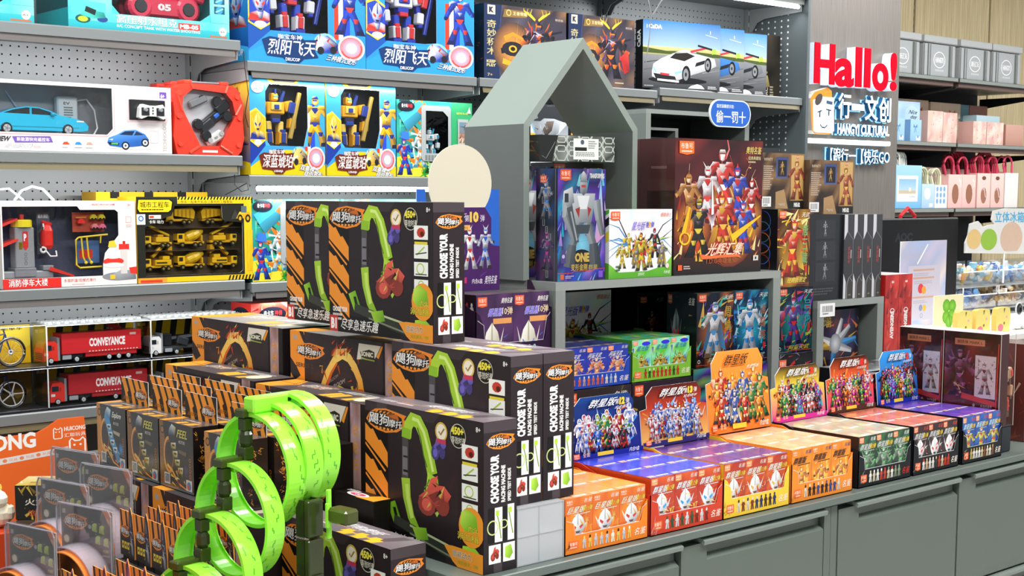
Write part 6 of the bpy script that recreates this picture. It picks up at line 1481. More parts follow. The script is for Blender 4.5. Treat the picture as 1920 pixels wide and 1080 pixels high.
def bike3d_big(r, x, y, z, L, col, rimc, solid=False):
    R = L*.26
    for cx in (.24, .78):
        g = G(); g.ring((x+cx*L, y, z+R), R, R*.09, '17181a', 'y', 28, 6); g.ring((x+cx*L, y, z+R), R*.86, R*.045, rimc, 'y', 28, 5)
        n = 5 if solid else 16
        for k in range(n):
            t = 2*PI*k/n; g.tube([(x+cx*L, y, z+R), (x+cx*L+math.cos(t)*R*.88, y, z+R+math.sin(t)*R*.88)], R*(.05 if solid else .015), rimc, 4)
        g.ring((x+cx*L, y, z+R), R*.14, R*.06, 'b8bcc0', 'y', 10, 5); obj('wheel', g, PLAST, r)
    g = G(); P = lambda u, v: (x+u*L, y, z+v*L)
    for p, q in (((.24, .26), (.40, .56)), ((.40, .56), (.58, .26)), ((.40, .56), (.68, .60)), ((.58, .26), (.68, .60)), ((.24, .26), (.58, .26)), ((.68, .60), (.78, .26)), ((.66, .66), (.70, .56)), ((.40, .56), (.38, .68))): g.tube([P(*p), P(*q)], L*.014, col, 6)
    g.tube([(x+.64*L, y-.05*L, z+.68*L), (x+.67*L, y, z+.68*L), (x+.64*L, y+.05*L, z+.68*L)], L*.010, '23262a', 5); g.prism([(x+.30*L, z+.69*L), (x+.46*L, z+.69*L), (x+.44*L, z+.71*L), (x+.31*L, z+.72*L)], y-.015*L, y+.015*L, '1c1d20'); obj('frame', g, PLAST, r)

# shelf 1, left bay: water shooting tank boxes
def art_tank(a):
    rng = R_(211); a.bg('3ac0c8', '8ad8d8'); a.mottle(8, 3, rng, ['7ad8d0', 'f0d8a8', 'f0b8b0', 'c8f0e8', '2ab0c0'], 0, .1, 1, 1, .6, '58c8cc'); a.rect(0, 0, 1, .17, '2aa8b4', '3ab8c0')
    a.poly([(.02, .34), (.22, .30), (.22, .60), (.02, .62)], '5ac8c4'); a.ell(.085, .20, .045, .10, '1c5a58', 14); a.ell(.085, .20, .03, .066, 'b8c83a', 12); a.ell(.20, .22, .032, .07, '2a4a8a', 12); a.poly([(.06, .30), (.12, .42), (.21, .38), (.22, .26), (.14, .22)], ['3ab8a8', '5ad8c8', '2a9a90', '1c7a78', '4ac8b8']); a.line([(.10, .44), (.16, .36)], .03, '23302f')
    a.T('高压射水坦克', .285, .17, .375, .21, 'f4f8f8', out='2a4a58', ow=.03, bold=.04); a.rect(.665, .14, .805, .30, 'e0403a'); a.T('MB-05', .675, .165, .12, .11, 'f8f0ee', bold=.05); a.T('R/C CONCEPT TANK WITH WATER SHOOTING', .285, .075, .52, .07, 'eef8f8', bold=.02)
    a.circ(.955, .17, .025, 'f4f4f0'); a.T('6+', .94, .145, .03, .05, '333'); a.rect(.87, .02, .985, .06, 'c86a4a')
    for v in (.60, .84): a.rect(.90, v, .97, v+.18, '1c5a6a'); a.circ(.935, v+.09, .022, '3a9ad8'); a.line([(.91, v+.04), (.96, v+.14)], .01, '8ac8e8')
def tank_inside(r, rc):
    g = G(); ox, oz = .155, .040
    for cx in (.075, .225):
        for yy in (.03, .085): g.lathe([(.030, 0), (.038, .006), (.038, .028), (.030, .034)], (ox+cx, yy, oz+.038), 'e03a5a', 18, 'y'); g.lathe([(.018, -.002), (.02, .0)], (ox+cx, yy, oz+.038), '2a2a30', 12, 'y')
    g.box(ox+.10, .035, oz+.012, ox+.20, .11, oz+.065, 'd8304e', .006); rotbox(g, (ox+.06, .06, oz+.08), (.09, .05, .03), -.3, 'e23e60', .005); rotbox(g, (ox+.24, .06, oz+.085), (.09, .05, .03), .3, 'e23e60', .005); g.box(ox+.12, .04, oz+.065, ox+.18, .1, oz+.11, 'c8284a', .006)
    t = obj('tank', g, PLAST, r); a = Art(.06, .04, proj=lambda u, v, e: (ox+.12+u, .0345-e, oz+.02+v)); a.T('05', .15, .25, .7, .5, 'f0e8ea', bold=.05); obj('tank_print', a.g, PLAST, t)
def tank_box(label, x, inside=True):
    w, d, h = .495, .215, .235
    hole = [(.128, .068), (.15, .045), (.40, .045), (.432, .066), (.432, .222), (.128, .222)]
    def art(a):
        art_tank_frame(a, hole)
    return window_box('tank_box', label, w, d, h, (x, YS, 1.9578), hole, '4cc4c8', '4a4d52', (('front', art), ('left', lambda a: (a.bg('1f4d52', '2a6268'), a.circ(.4, .8, .2, '1c444a'), a.rect(0, 0, 1, .22, '2aa0a8')))), tank_inside if inside else (lambda r, rc: None))
def art_tank_frame(a, hole):
    # art only below and beside the window
    a.win(0, 0, 1, .5); a.clip = (0, 0, a.W, .044); art_tank(a)
    a.clip = (0, .0441, .127, a.H); art_tank(a); a.clip = (.433, .0441, a.W, a.H); art_tank(a)
tank_box('turquoise water tank box with pink tank in its window on the top left shelf', 1.602)
tank_box('turquoise water tank box cut by the photo edge on the top left shelf', 1.012, False)

# shelf 2, left bay: white car box and red carry case
def art_carbox(a, hole):
    rng = R_(221)
    a.T('NEW', -.02+.0, .125, .075, .075, '3a3a3e', skew=.15, bold=.05); a.poly([(.085, .11), (.295, .125), (.28, .215), (.07, .20)], '7a5ab0'); a.T('新能源快充遥控车', .095, .135, .18, .055, 'f6f2fa', bold=.03); a.T('ENERGY', .02, .04, .165, .06, 'd8d4d8', out='8a8a90', ow=.02, skew=.15); a.rect(.185, .045, .225, .075, 'e8c0c0')
    for u, c in ((.34, 'd8502a'), (.41, '3a8ad8'), (.475, 'c8a08a')): a.rect(u, .085, u+.055, .17, 'f2f0ee'); a.poly([(u+.005, .10), (u+.015, .14), (u+.035, .145), (u+.05, .10)], c); a.lorem(u+.005, .05, u+.05, .07, 1, '999', rng)
    # printed blue saloon
    P = lambda x, y: (.60+x*.26, .06+y*.29)
    a.ell(.735, .075, .14, .02, 'd8d4d4'); a.poly([P(.02, .30), P(.06, .55), P(.25, .72), P(.42, .95), P(.68, 1.0), P(.9, .78), P(.99, .5), P(.95, .22), P(.6, .1), P(.35, .05), P(.08, .14)], ['3a7ad0', '4a8ae0', '5a9aea', '6aa8f0', '5a9aea', '3a7ad0', '2a62b0', '1f4a8a', '2a62b0', '3a7ad0', '2f6abf'])
    a.poly([P(.30, .72), P(.44, .90), P(.66, .93), P(.60, .70)], '1f2f4a'); a.poly([P(.64, .70), P(.70, .92), P(.88, .74)], '26344f'); a.poly([P(.04, .34), P(.3, .28), P(.28, .16), P(.06, .2)], '1c2430'); a.rect(.63, .12, .67, .145, '58b858'); a.poly([P(.06, .46), P(.16, .5), P(.14, .42)], 'e8f0f8')
    for x, y in ((.44, .16), (.9, .34)): a.ell(P(x, y)[0], P(x, y)[1], .024, .062, '1c1d22', 14); a.ell(P(x, y)[0], P(x, y)[1], .016, .042, 'c8ccd2', 10); a.ell(P(x, y)[0], P(x, y)[1], .006, .016, '3a3d44', 8)
    a.rect(.93, .80, .972, .93, '6a4aa8'); a.T('6+', .935, .84, .025, .06, 'f6f2fa', bold=.05); a.T('TECHNOLOGY COURE', .945, .03, .022, .73, 'c2bcb8', rot=90, bold=.02)
    a.line([(.652, .94), (.652, .34), (.61, .24), (.0, .24)], .006, 'e8b8b8'); a.line([(.868, .16), (.915, .16), (.915, .34), (.868, .34), (.868, .16)], .003, 'd8c8c4')
def car_inside(r, rc):
    car3d(r, .045, .03, .045, .29, '22c4ee')
    for ch in list(r.children): ch.location.x -= .035 if ch.name.startswith(('car_b', 'car_w', 'wheel')) else 0
    g = G(); g.box(.195, .075, .05, .255, .10, .155, 'e2e8ea', .004); ch = obj('charger', g, PLAST, r); a = Art(.06, .1, proj=lambda u, v, e: (.195+u, .075-e, .05+v)); a.T('EV', .3, .82, .3, .08, '444'); a.lorem(.3, .3, .75, .78, 7, '666', R_(2)); obj('charger_print', a.g, PLAST, ch)
    g = G(); g.tube([(.255, .09, .145), (.285, .085, .15), (.305, .08, .12), (.308, .07, .07), (.29, .06, .046)], .0025, 'f0f2f2', 6); g.tube([(.06, .10, .165), (.09, .10, .12), (.12, .1, .09)], .002, 'b8c8e8', 5); obj('cable', g, PLAST, r)
    g = G(); g.box(.372, .03, .094, .482, .034, .150, '17181b')
    g.prism([(.392, .100), (.40, .096), (.42, .104), (.45, .104), (.468, .096), (.478, .102), (.474, .128), (.466, .138), (.445, .134), (.425, .134), (.404, .138), (.396, .128)], .012, .03, 'e8e8e6', 'c8c8c6'); obj('controller', g, PLAST, r)
    g = G()
    for x in (.412, .458): g.prism([(x-.012, .106), (x+.012, .106), (x+.012, .128), (x-.012, .128)], .0105, .0119, '23262a'); g.lathe([(.007, 0), (.005, -.006)], (x, .0104, .122), '8a8e92', 10, 'y')
    for k in range(3): g.box(.433, .0105, .110+k*.008, .437, .0119, .114+k*.008, '3a3d42')
    obj('control_sticks', g, PLAST, r)
CB_W, CB_H = .537, .188
hole = [(.004, .049), (.34, .049), (.357, .066), (.357, .178), (.004, .178)]
cb = window_box('car_box', 'long white box with a light blue toy car and charger behind its window', CB_W, .15, CB_H, (1.365, YS, 1.6178), hole, 'e4dede', '9ea1a6', (('front', lambda a: (a.win(.035/.537, 0, 1, 1), art_carbox(a, hole))),), car_inside, recess=.105)
g = G(); g.holed([(.40, .088), (.525, .088), (.525, .157), (.40, .157)], [(.407, .096), (.411, .093), (.513, .093), (.517, .096), (.517, .148), (.513, .151), (.411, .151), (.407, .148)], -.0006, 'e8c8c8'); obj('window_surround', g, CARD, cb)
# the controller sits in front of a black recessed card, so open its window visually
g = G(); g.box(.408, -.0009, .0945, .516, -.0003, .1495, '141518'); obj('recess_card', g, MATTE, cb)
for ch in list(cb.children):
    if ch.name.startswith(('controller', 'control_sticks')): ch.location = (.035, -.0325, 0)
    elif ch.name.startswith(('charger', 'cable')): ch.location.x += .035

def red_case(label, x, y, z, detail=True):
    r = thing('carry_case', label, 'toy case', (x, y, z), 0); w, h, d = .232, .205, .072
    O = [(.012, 0), (.21, 0), (.222, .012), (.232, .05), (.228, .105), (.232, .15), (.215, .192), (.195, .205), (.04, .205), (.016, .192), (.002, .15), (.006, .11), (.0, .05), (.008, .012)]
    Hh = [(.086, .026), (.150, .026), (.205, .118), (.195, .158), (.172, .182), (.066, .190), (.034, .166), (.03, .132)]
    O2 = [(u*1.0, v) for u, v in O]
    g = G(); g.holed(O, Hh, 0, 'ee3a26'); g.prism(O, .03, d, 'd8301e', 'e63824')
    n = len(O)
    for i in range(n): p, q = O[i], O[(i+1) % n]; g.face([(p[0], 0, p[1]), (p[0], .03, p[1]), (q[0], .03, q[1]), (q[0], 0, q[1])], 'e83622')
    n = len(Hh)
    for i in range(n): p, q = Hh[i], Hh[(i+1) % n]; g.face([(p[0], 0, p[1]), (q[0], 0, q[1]), (q[0], .028, q[1]), (p[0], .028, p[1])], 'c82a18')
    g.face([(p[0], .0285, p[1]) for p in Hh], 'd6d8de')
    for (u, v) in ((.02, .03), (.212, .03), (.02, .176), (.21, .172), (.018, .11), (.217, .11)): g.cyl((u, -.005, v), .008, .005, 'f0442e', 'y', 8)
    for p, q in (((.03, .125), (.012, .18)), ((.205, .118), (.224, .15)), ((.086, .026), (.05, .004)), ((.15, .026), (.19, .004)), ((.066, .190), (.06, .204)), ((.172, .182), (.18, .204))): g.tube([(p[0], -.001, p[1]), (q[0], -.001, q[1])], .004, 'f24c36', 5)
    g.box(.045, .012, .2052, .07, .06, .216, 'e83622', .002); g.box(.165, .012, .2052, .19, .06, .216, 'e83622', .002)
    obj('shell', g, PLAST, r)
    g = G(); g.box(.07, .02, .206, .165, .05, .214, '5a5d62', .003); obj('handle', g, PLAST, r)
    g = G(); g.box(.092, -.0012, .006, .142, -.0002, .013, 'f0dcd4'); obj('label', g, CARD, r)
    if detail:
        g = G(); rotbox(g, (.135, .018, .105), (.09, .016, .034), -.65, '17191d', .005); rotbox(g, (.115, .014, .085), (.05, .014, .028), -.65, '22262a', .004); rotbox(g, (.158, .011, .125), (.05, .01, .012), -.65, '2a6ad8', .002); rotbox(g, (.165, .012, .140), (.05, .014, .03), -.65, '101215', .004)
        for (u, v) in ((.085, .088), (.112, .055), (.150, .155), (.182, .115)): g.lathe([(.014, 0), (.017, .004), (.017, .012), (.014, .016)], (u, .006, v), '1b1d20', 12, 'y')
        obj('racing_car', g, PLAST, r)
        g = G(); rotbox(g, (.140, .016, .05), (.062, .016, .03), -.5, 'e9e9e6', .006)
        for (u, v) in ((.122, .042), (.160, .064)): g.cyl((u, .004, v), .0075, .005, 'b8bab8', 'y', 12)
        rotbox(g, (.142, .0065, .052), (.01, .002, .005), -.5, '9a9c9a', 0); obj('controller', g, PLAST, r)
        g = G(); rotbox(g, (.088, .016, .155), (.062, .014, .022), -.42, '8a8c90', .004); g.ring((.10, .012, .163), .009, .002, '2a2a2c', 'y', 12, 5); obj('charger_pack', g, PLAST, r)
        g = G(); g.face([(p[0], .0012, p[1]) for p in Hh], 'fff'); obj('window_pane', g, PANE, r)
    return r
red_case('red octagonal carry case with a black racing car behind its clear window', 1.908, YS, 1.6178)
for k in range(3): red_case(f'red carry case standing {("second", "third", "fourth")[k]} in line behind the front red case', 1.9055, YS+.09*(k+1)-.012, 1.6178, False) if k < 2 else None

# shelf 3, left bay: fire parking building and engineering trucks
def art_fire(a, hole):
    rng = R_(231)
    a.clip = (0, 0, a.W, a.H)
    a.rect(.0, 0, .42, .112, 'e0302a'); a.T('消防停车大楼', .04, .022, .28, .085, 'fbf6f2', out='b81c18', ow=.05, bold=.06); a.T('多层跑道/双模式滑行', .44, .05, .24, .04, 'd8504a', bold=.02); a.lorem(.50, .015, .6, .035, 1, 'e0a8a0', rng)
    a.T('BREAKTHROUGH GAME', .665, .945, .18, .025, 'd0605a', bold=.02); a.T('闯关游戏系列', .71, .915, .08, .02, 'd88a84'); a.T('3+', .94, .935, .025, .03, 'd0504a')
    for u, v in ((.93, .82), (.95, .6), (.955, .45), (.60, .94)): a.ring(u, v, .022, .04, .06, 'eed8b8', n=6)
    a.line([(.925, .74), (.965, .745), (.965, .81), (.925, .81), (.925, .74)], .004, 'd87a74'); a.lorem(.925, .68, .975, .72, 2, 'e0a098', rng)
    # printed tower picture
    a.ell(.86, .10, .13, .05, '8a8d92'); a.poly([(.80, .12), (.88, .18), (.99, .16), (.995, .06), (.86, .05)], ['9a9da2', 'b0b3b8', '7a7d82', '6a6d72', '8a8d92']); a.poly([(.94, .20), (1, .21), (1, .12), (.95, .13)], 'e0382e'); a.line([(.90, .13), (.905, .46)], .05, 'd8d0cc'); a.rect(.865, .42, .945, .485, 'e0342c'); a.rect(.895, .485, .915, .52, 'c8281e')
    a.ell(.82, .28, .08, .045, 'e23a2e'); a.ell(.82, .235, .08, .03, 'f0ece8'); a.ell(.82, .34, .06, .03, 'f2e8e0'); a.poly([(.78, .45), (.79, .52), (.83, .53), (.85, .45)], 'f0c83a'); a.rect(.79, .07, .83, .12, 'e8c030')
def fire_inside(r, rc):
    g = G()
    for k in range(2): g.prism([(-.01, .16-k*.055), (.05, .185-k*.055), (.05, .19-k*.055), (-.01, .17-k*.055)], .01, .06, 'e8402c')
    g.prism([(.10, .02), (.20, -.0), (.21, .004), (.115, .05)], .012, .06, 'e2382a') if False else g.prism([(.135, .046), (.205, .026), (.205, .031), (.14, .056)], .012, .06, 'e2382a')
    g.box(.055, .02, .105, .065, .05, .125, 'f0d020'); obj('ramps', g, PLAST, r)
    g = G(); g.box(.045, .02, .055, .098, .06, .165, 'd8dade', .002); g.box(.04, .015, .03, .10, .07, .055, 'c2c4ca', .002); obj('lift_tower', g, FROST, r)
    g = G(); g.lathe([(.028, 0), (.028, .018), (.026, .02)], (.071, .04, .166), 'f4e21e', 20); g.box(.067, .035, .186, .077, .045, .2, 'e83a2a', .001); obj('tower_cap', g, PLAST, r)
    a = Art(.03, .10, proj=lambda u, v, e: (.058+u*1, .0195-e, .062+v)); a.poly([(.25, .78), (.75, .78), (.75, .5), (.5, .4), (.25, .5)][::1], 'd8302a'); a.rect(.25, .7, .75, .92, 'd8302a'); a.T('P', .36, .66, .25, .2, 'fff', bold=.05)
    for v in (.30, .18, .06): a.ring(.5, v, .14, .05, .25, '6a6a6e', n=10)
    obj('tower_print', a.g, PLAST, r)
    g = G(); g.box(.01, .02, .026, .15, .07, .046, '9a9da2', .003); g.box(.12, .018, .046, .15, .05, .06, '8a8d92', .002); obj('base', g, PLAST, r)
    g = G(); g.box(.118, .05, .09, .155, .054, .205, '5a5f72'); bp_ = obj('back_board', g, CARD, r); a = Art(.037, .115, proj=lambda u, v, e: (.118+u, .05-e, .09+v)); a.T('城市消防', .1, .86, .8, .1, 'f0ecec', bold=.03); obj('board_print', a.g, CARD, bp_)
    g = G(); g.lathe([(.012, 0), (.017, .01), (.017, .05), (.012, .064), (.005, .068)], (.137, .03, .105), 'ea2c22', 14); rotbox(g, (.137, .03, .176), (.03, .012, .01), .3, 'd8241c', .003); obj('extinguisher', g, PLAST, r)
    g = G(); g.tube([(.125, .022, .175), (.130, .02, .10), (.140, .015, .085), (.158, .015, .085), (.158, .02, .1)], .0022, 'f4f4f4', 5); g.ring((.122, .02, .103), .007, .003, 'eee', 'y', 12, 5); g.tube([(.124, .02, .165), (.108, .02, .15), (.108, .02, .12), (.12, .02, .105)], .003, '3a3a34', 5); obj('trolley', g, PLAST, r)
    g = G(); g.box(.212, .03, .15, .305, .034, .205, 'b8503a'); obj('red_tray', g, CARD, r)
    for k, (x, z, c) in enumerate(((.222, .18, 'e02c2a'), (.258, .192, 'd8c82a'), (.282, .192, 'e0d030'), (.262, .166, 'd87a80'), (.284, .165, 'e06a90'))):
        g = G(); g.prism([(x, z-.006), (x+.02, z-.006), (x+.02, z), (x+.014, z+.007), (x+.006, z+.007), (x, z)], .014, .026, c)
        if k == 0: g.box(x-.004, .018, z+.010, x+.026, .021, z+.0115, 'e8c83a'); g.box(x+.008, .019, z+.007, x+.011, .021, z+.011, c)
        else: g.cyl((x+.005, .012, z-.006), .0035, .003, '1a1a1c', 'y', 8); g.cyl((x+.015, .012, z-.006), .0035, .003, '1a1a1c', 'y', 8)
        obj('toy_vehicle', g, PLAST, r)
    g = G(); g.tube([(.224, .02, .135), (.216, .02, .128), (.216, .02, .058), (.226, .02, .050), (.29, .02, .052)], .0028, 'f0cf28', 6); g.tube([(.224, .02, .135), (.31, .02, .142)], .0028, 'f0cf28', 6)
    for x in (.232, .248): g.tube([(x, .02, .136), (x+.004, .02, .08), (x+.012, .02, .062)], .0024, 'f0cf28', 5); g.ball((x+.012, .02, .064), .005, .004, .005, 'f0cf28', 8)
    g.tube([(.29, .02, .14), (.288, .02, .118)], .002, 'f0cf28', 5); obj('yellow_sprue', g, PLAST, r)
    g = G(); g.box(.222, .034, .062, .29, .037, .125, '4a6a9a'); g.box(.23, .0335, .075, .27, .034, .1, 'c83a2e'); obj('fire_station_card', g, CARD, r)
hole = [(.004, .027), (.285, .027), (.285, .055), (.292, .09), (.334, .14), (.334, .205), (.325, .212), (.222, .212), (.214, .222), (.004, .222)]
fs = window_box('fire_set_box', 'white box with red fire station parking tower set behind its window', .386, .14, .237, (1.396, YS, 1.2458), hole, 'ece6e0', '4a5166', (('front', lambda a: art_fire(a, hole)),), fire_inside, recess=.075)
g = G(); g.tube([(1.36+.0, 3.75, 1.49), (1.40, 3.75, 1.512), (1.44, 3.75, 1.516), (1.48, 3.75, 1.484)], .003, 'f4f4f2', 6); g.tube([(1.45, 3.74, 1.484), (1.47, 3.74, 1.51), (1.50, 3.74, 1.522), (1.53, 3.74, 1.515), (1.56, 3.74, 1.484)], .0035, 'f4f4f2', 6); obj('carry_handle', g, PLAST, fs).matrix_parent_inverse = Matrix.Translation((-1.396, -YS, -1.2458))

YEL = 'f2c21e'
def art_eng(a, hole):
    rng = R_(241)
    a.rect(0, .0, 1, .06, 'f0c420'); a.rect(.0, 0, .24, .06, 'e8a03a'); a.rect(.02, .005, .2, .035, 'd8402a'); a.rect(.34, .92, 1, 1, 'f4c81e')
    for k in range(24):
        u = .34+k*.028; a.poly([(u, .965), (u+.014, .965), (u+.024, 1), (u+.01, 1)], '1c1a16')
    a.T('小朋友一起来开拓自己喜欢的工程车队', .34, .925, .48, .035, '1c1a16', bold=.02)
    for k in range(8): u = .77+k*.03; a.poly([(u, 0), (u+.014, 0), (u+.026, .055), (u+.012, .055)], '1c1a16')
    a.rect(.0, .30, .10, .92, '23241f') if False else None
    a.poly([(.0, .86), (.012, .98), (.28, .98), (.31, .95), (.30, .84), (.27, .81), (.02, .81)], '16150f'); a.poly([(.01, .865), (.018, .965), (.27, .965), (.295, .94), (.285, .85), (.26, .825), (.025, .825)], 'f2cc20'); a.T('城市工程车', .03, .875, .24, .07, '1c1a14', bold=.06); a.lorem(.04, .84, .25, .865, 1, '3a3210', rng)
    a.rect(.0, .68, .07, .80, 'e8ecf0'); a.ring(.035, .75, .022, .035, .4, '2a6ab8', n=12); a.rect(.10, .745, .2, .79, 'f2d0c8'); a.rect(.105, .755, .14, .78, 'd8402a'); a.T('卡车 动力', .10, .69, .12, .04, 'f0eee6', bold=.04)
    # printed wheel loader
    a.poly([(.80, .73), (.84, .85), (.86, .80), (.85, .73)], '3a3a34'); a.poly([(.85, .74), (.88, .82), (.97, .82), (.985, .74)], ['e8b020', 'f2c83a', 'd8a01a', 'c89018']); a.rect(.895, .81, .945, .89, '5a6a70')
    for u in (.885, .955): a.ell(u, .74, .024, .05, '23221c', 12); a.ell(u, .74, .012, .025, 'c8a02a', 10)
    a.mottle(5, 8, rng, ['d8a818', 'f0c828', 'c89812'], .945, .10, .995, .6, .6, 'e8bc20')
def truck3d(r, x, y, z, L, kind, flip):
    g = G(); f = (lambda u: x+(L-u if flip else u)); H = L
    def bx(u0, v0, u1, v1, c, y0=0, y1=.03, b=.0015): g.box(f(u0*L), y+y0, z+v0*H, f(u1*L), y+y1, z+v1*H, c, b)
    bx(.0, .12, .97, .20, 'd8a81a', .003, .027)
    if kind in ('dump', 'mixer'):
        bx(.0, .16, .26, .46, YEL); bx(.04, .30, .17, .42, '2a2620', -.001, .004, 0); bx(.0, .18, .26, .24, 'e0b01a', -.001, .031, 0)
    elif kind == 'crane': bx(.0, .16, .24, .40, YEL); bx(.04, .27, .16, .37, '2a2620', -.001, .004, 0)
    else: bx(.0, .16, .22, .42, YEL); bx(.03, .28, .15, .39, '2a2620', -.001, .004, 0)
    if kind == 'dump':
        p = [(.30, .30), (.98, .20), (1.02, .42), (.92, .56), (.30, .52)]; g.prism([(f(u*L), z+v*H) for u, v in p], y, y+.03, 'eab81c', 'd8a616')
        for k in range(4): bx(.40+k*.14, .28-.02*k, .43+k*.14, .50, 'c8980f', -.0012, .0)
    elif kind == 'mixer':
        old = g.M; g.M = old @ Matrix.Translation((f(.62*L), y+.015, z+.42*H)) @ Matrix.Rotation((-.42 if flip else .42)*(-1), 4, 'Y')
        g.lathe([(.06*L, -.36*L), (.16*L, -.26*L), (.20*L, -.02*L), (.17*L, .18*L), (.10*L, .34*L)], (0, 0, 0), 'f0c21e', 14, 'x'); g.M = old
        bx(.84, .2, .9, .4, 'd8a81a')
    elif kind == 'crane':
        bx(.40, .20, .86, .36, 'eab81c'); bx(.46, .36, .66, .44, 'd8a616'); rotbox(g, (f(.50*L), y+.012, z+.58*H), (.86*L, .014, .07*L), (.42 if not flip else -.42), 'f0c420', .001); rotbox(g, (f(.30*L), y+.011, z+.70*H), (.5*L, .010, .045*L), (.42 if not flip else -.42), 'd8a616', .001)
    else:
        bx(.36, .20, .92, .38, 'eab81c'); bx(.62, .38, .86, .50, YEL); bx(.40, .27, .76, .31, '3a3220', -.001, .002, 0)
        rotbox(g, (f(.50*L), y+.014, z+.66*H), (.55*L, .016, .10*L), (-.75 if not flip else .75), 'e8b41a', .001); rotbox(g, (f(.72*L), y+.014, z+.84*H), (.30*L, .014, .09*L), (.45 if not flip else -.45), 'e0ac18', .001); g.prism([(f(u*L), z+v*H) for u, v in ((.80, .60), (.98, .52), (.96, .80), (.84, .82))], y+.004, y+.026, 'd8a214')
    for u in (.16, .62, .80):
        cx = f(u*L); g.cyl((cx, y-.002, z+.10*H), .085*H, .012, '1d1c1a', 'y', 12); g.cyl((cx, y-.003, z+.10*H), .04*H, .002, '8a7a3a', 'y', 10)
    obj('toy_truck', g, PLAST, r)
def eng_inside(r, rc):
    rows = (((.10, .165, 'dump', 0), (.215, .165, 'dump', 1)), ((.030, .098, 'crane', 0), (.135, .098, 'mixer', 0), (.240, .100, 'crane', 1)), ((.030, .030, 'digger', 0), (.135, .032, 'mixer', 0), (.240, .032, 'digger', 1)))
    for row in rows:
        for (x, z, k, fl) in row: truck3d(r, x+.002, .02, z, .092, k, fl)
    g = G()
    for z in (.094, .160): g.box(.01, .012, z-.004, .345, rc, z-.002, '6a5a48')
    obj('blister_ledge', g, FROST, r)
hole = [(.025, .020), (.330, .020), (.342, .028), (.342, .172), (.285, .176), (.275, .185), (.272, .222), (.12, .222), (.11, .195), (.090, .188), (.025, .160)]
eb = window_box('truck_set_box', 'yellow and black box with eight yellow construction trucks in its window', .378, .12, .248, (1.786, YS, 1.2458), hole, '24251e', '6a5a44', (('front', lambda a: (a.rect(.92, .05, 1, .93, 'f0c420'), art_eng(a, hole))), ('left', lambda a: a.bg('e8b820'))), eng_inside, recess=.05)
carton('truck_set_box', 'second yellow construction set box standing behind the front one', 'toy box', .36, .10, .262, (1.730, YS+.142, 1.2458), 0, 'e8b41e', (('front', lambda a: (a.bg('f0c020'), [a.rect(.12+k*.3, .93, .2+k*.3, 1, '1c1a16') for k in range(3)])),), CARD)

# shelf 4, left bay: two layers of clear boxed lorries and bicycles
def clear_box(label, x, z, w, h, cat, inside, back, top='brick', d=.11):
    r = thing('clear_toy_box', label, cat, (x, YS, z), 0)
    g = G(); g.box(0, 0, 0, w, d, .006, '23242a', .001); obj('base', g, PLAST, r)
    g = G(); g.box(.002, d-.003, .006, w-.002, d-.001, h-.001, '1b1a16'); bc = obj('back_card', g, CARD, r)
    a = Art(w, h, proj=lambda u, v, e: (u, d-.0032-e, v)); a.clip = (.003, .007, w-.003, h-.003); back(a); obj('back_print', a.g, CARD, bc)
    inside(r)
    g = G(); g.box(0, 0, .0061, .0012, d, h, 'fff'); g.box(w-.0012, 0, .0061, w, d, h, 'fff'); g.face([(.0013, .0005, .0065), (w-.0013, .0005, .0065), (w-.0013, .0005, h), (.0013, .0005, h)], 'fff'); g.face([(0, 0, h), (w, 0, h), (w, d, h), (0, d, h)], 'fff'); obj('clear_cover', g, PANE, r)
    g = G()
    for (p, q) in (((0, 0), (w, 0)),): g.tube([(0, 0, h), (w, 0, h)], .0009, 'e8ecee', 4)
    for u in (0, w): g.tube([(u, 0, .006), (u, 0, h)], .0009, 'd8dcde', 4)
    obj('cover_edges', g, PLAST, r)
    return r
def back_hazard(a):
    a.bg('17150f'); 
    for k in range(6): u = .12+k*.155; a.poly([(u, .50), (u+.09, .50), (u+.115, .97), (u+.03, .97)], 'f2c81e'); 
    a.rect(.0, .7, .13, .92, '17150f'); a.rect(.03, .78, .06, .86, 'f0f0ea'); a.rect(.07, .78, .11, .86, 'f0b83a'); a.poly([(.68, .97), (.80, .97), (.93, .62), (.82, .62)], 'c8302a'); a.T('仿真模型', .72, .74, .14, .09, 'f4e8e4', rise=-.12)
    for k in range(4): u = .2+k*.2; a.poly([(u, .04), (u+.12, .04), (u+.06, .4)], 'e0b41c')
def back_yellow(a): a.bg('f0bc1c', 'f4c828'); a.poly([(0, .55), (.45, 1), (0, 1)], '1a1710'); a.poly([(.5, 1), (.9, .4), (1, .5), (1, 1)], 'f8dc4a'); a.T('概念单车', .55, .85, .34, .07, '1c1a14', bold=.04); a.lorem(.1, .04, .7, .08, 1, '3a3210', R_(1))
def back_amber(a): a.bg('4a3c22', '6a5428'); a.poly([(.4, 1), (.8, .2), (1, .4), (1, 1)], '8a6a2a'); a.T('概念单车', .5, .85, .34, .07, 'c8b880')
def back_dark(a): back_hazard(a); 
ZL, ZU, HB = .9068, 1.0228, .115
clear_box('clear box with a red trailer lorry, upper layer of the lowest shelf', 1.512, ZU, .308, HB, 'toy box', lambda r: lorry3d(r, -.004, .022, .007, .292, 'e03428', 'c8262c'), back_hazard)
clear_box('clear box with a red trailer lorry, lower layer of the lowest shelf', 1.512, ZL, .308, HB, 'toy box', lambda r: lorry3d(r, .012, .022, .007, .292, 'd82e26', 'b0202a'), back_hazard)
clear_box('clear box with a white crane lorry, upper layer beside the red lorry', 1.822, ZU, .305, HB, 'toy box', lambda r: lorry3d(r, .004, .022, .007, .26, 'f0f0ee', '555', None, 'crane'), back_hazard)
clear_box('clear box with a white crane lorry, lower layer behind the launchers', 1.822, ZL, .30, HB, 'toy box', lambda r: lorry3d(r, .004, .022, .007, .26, 'e8e8e6', '555', None, 'crane'), back_hazard)
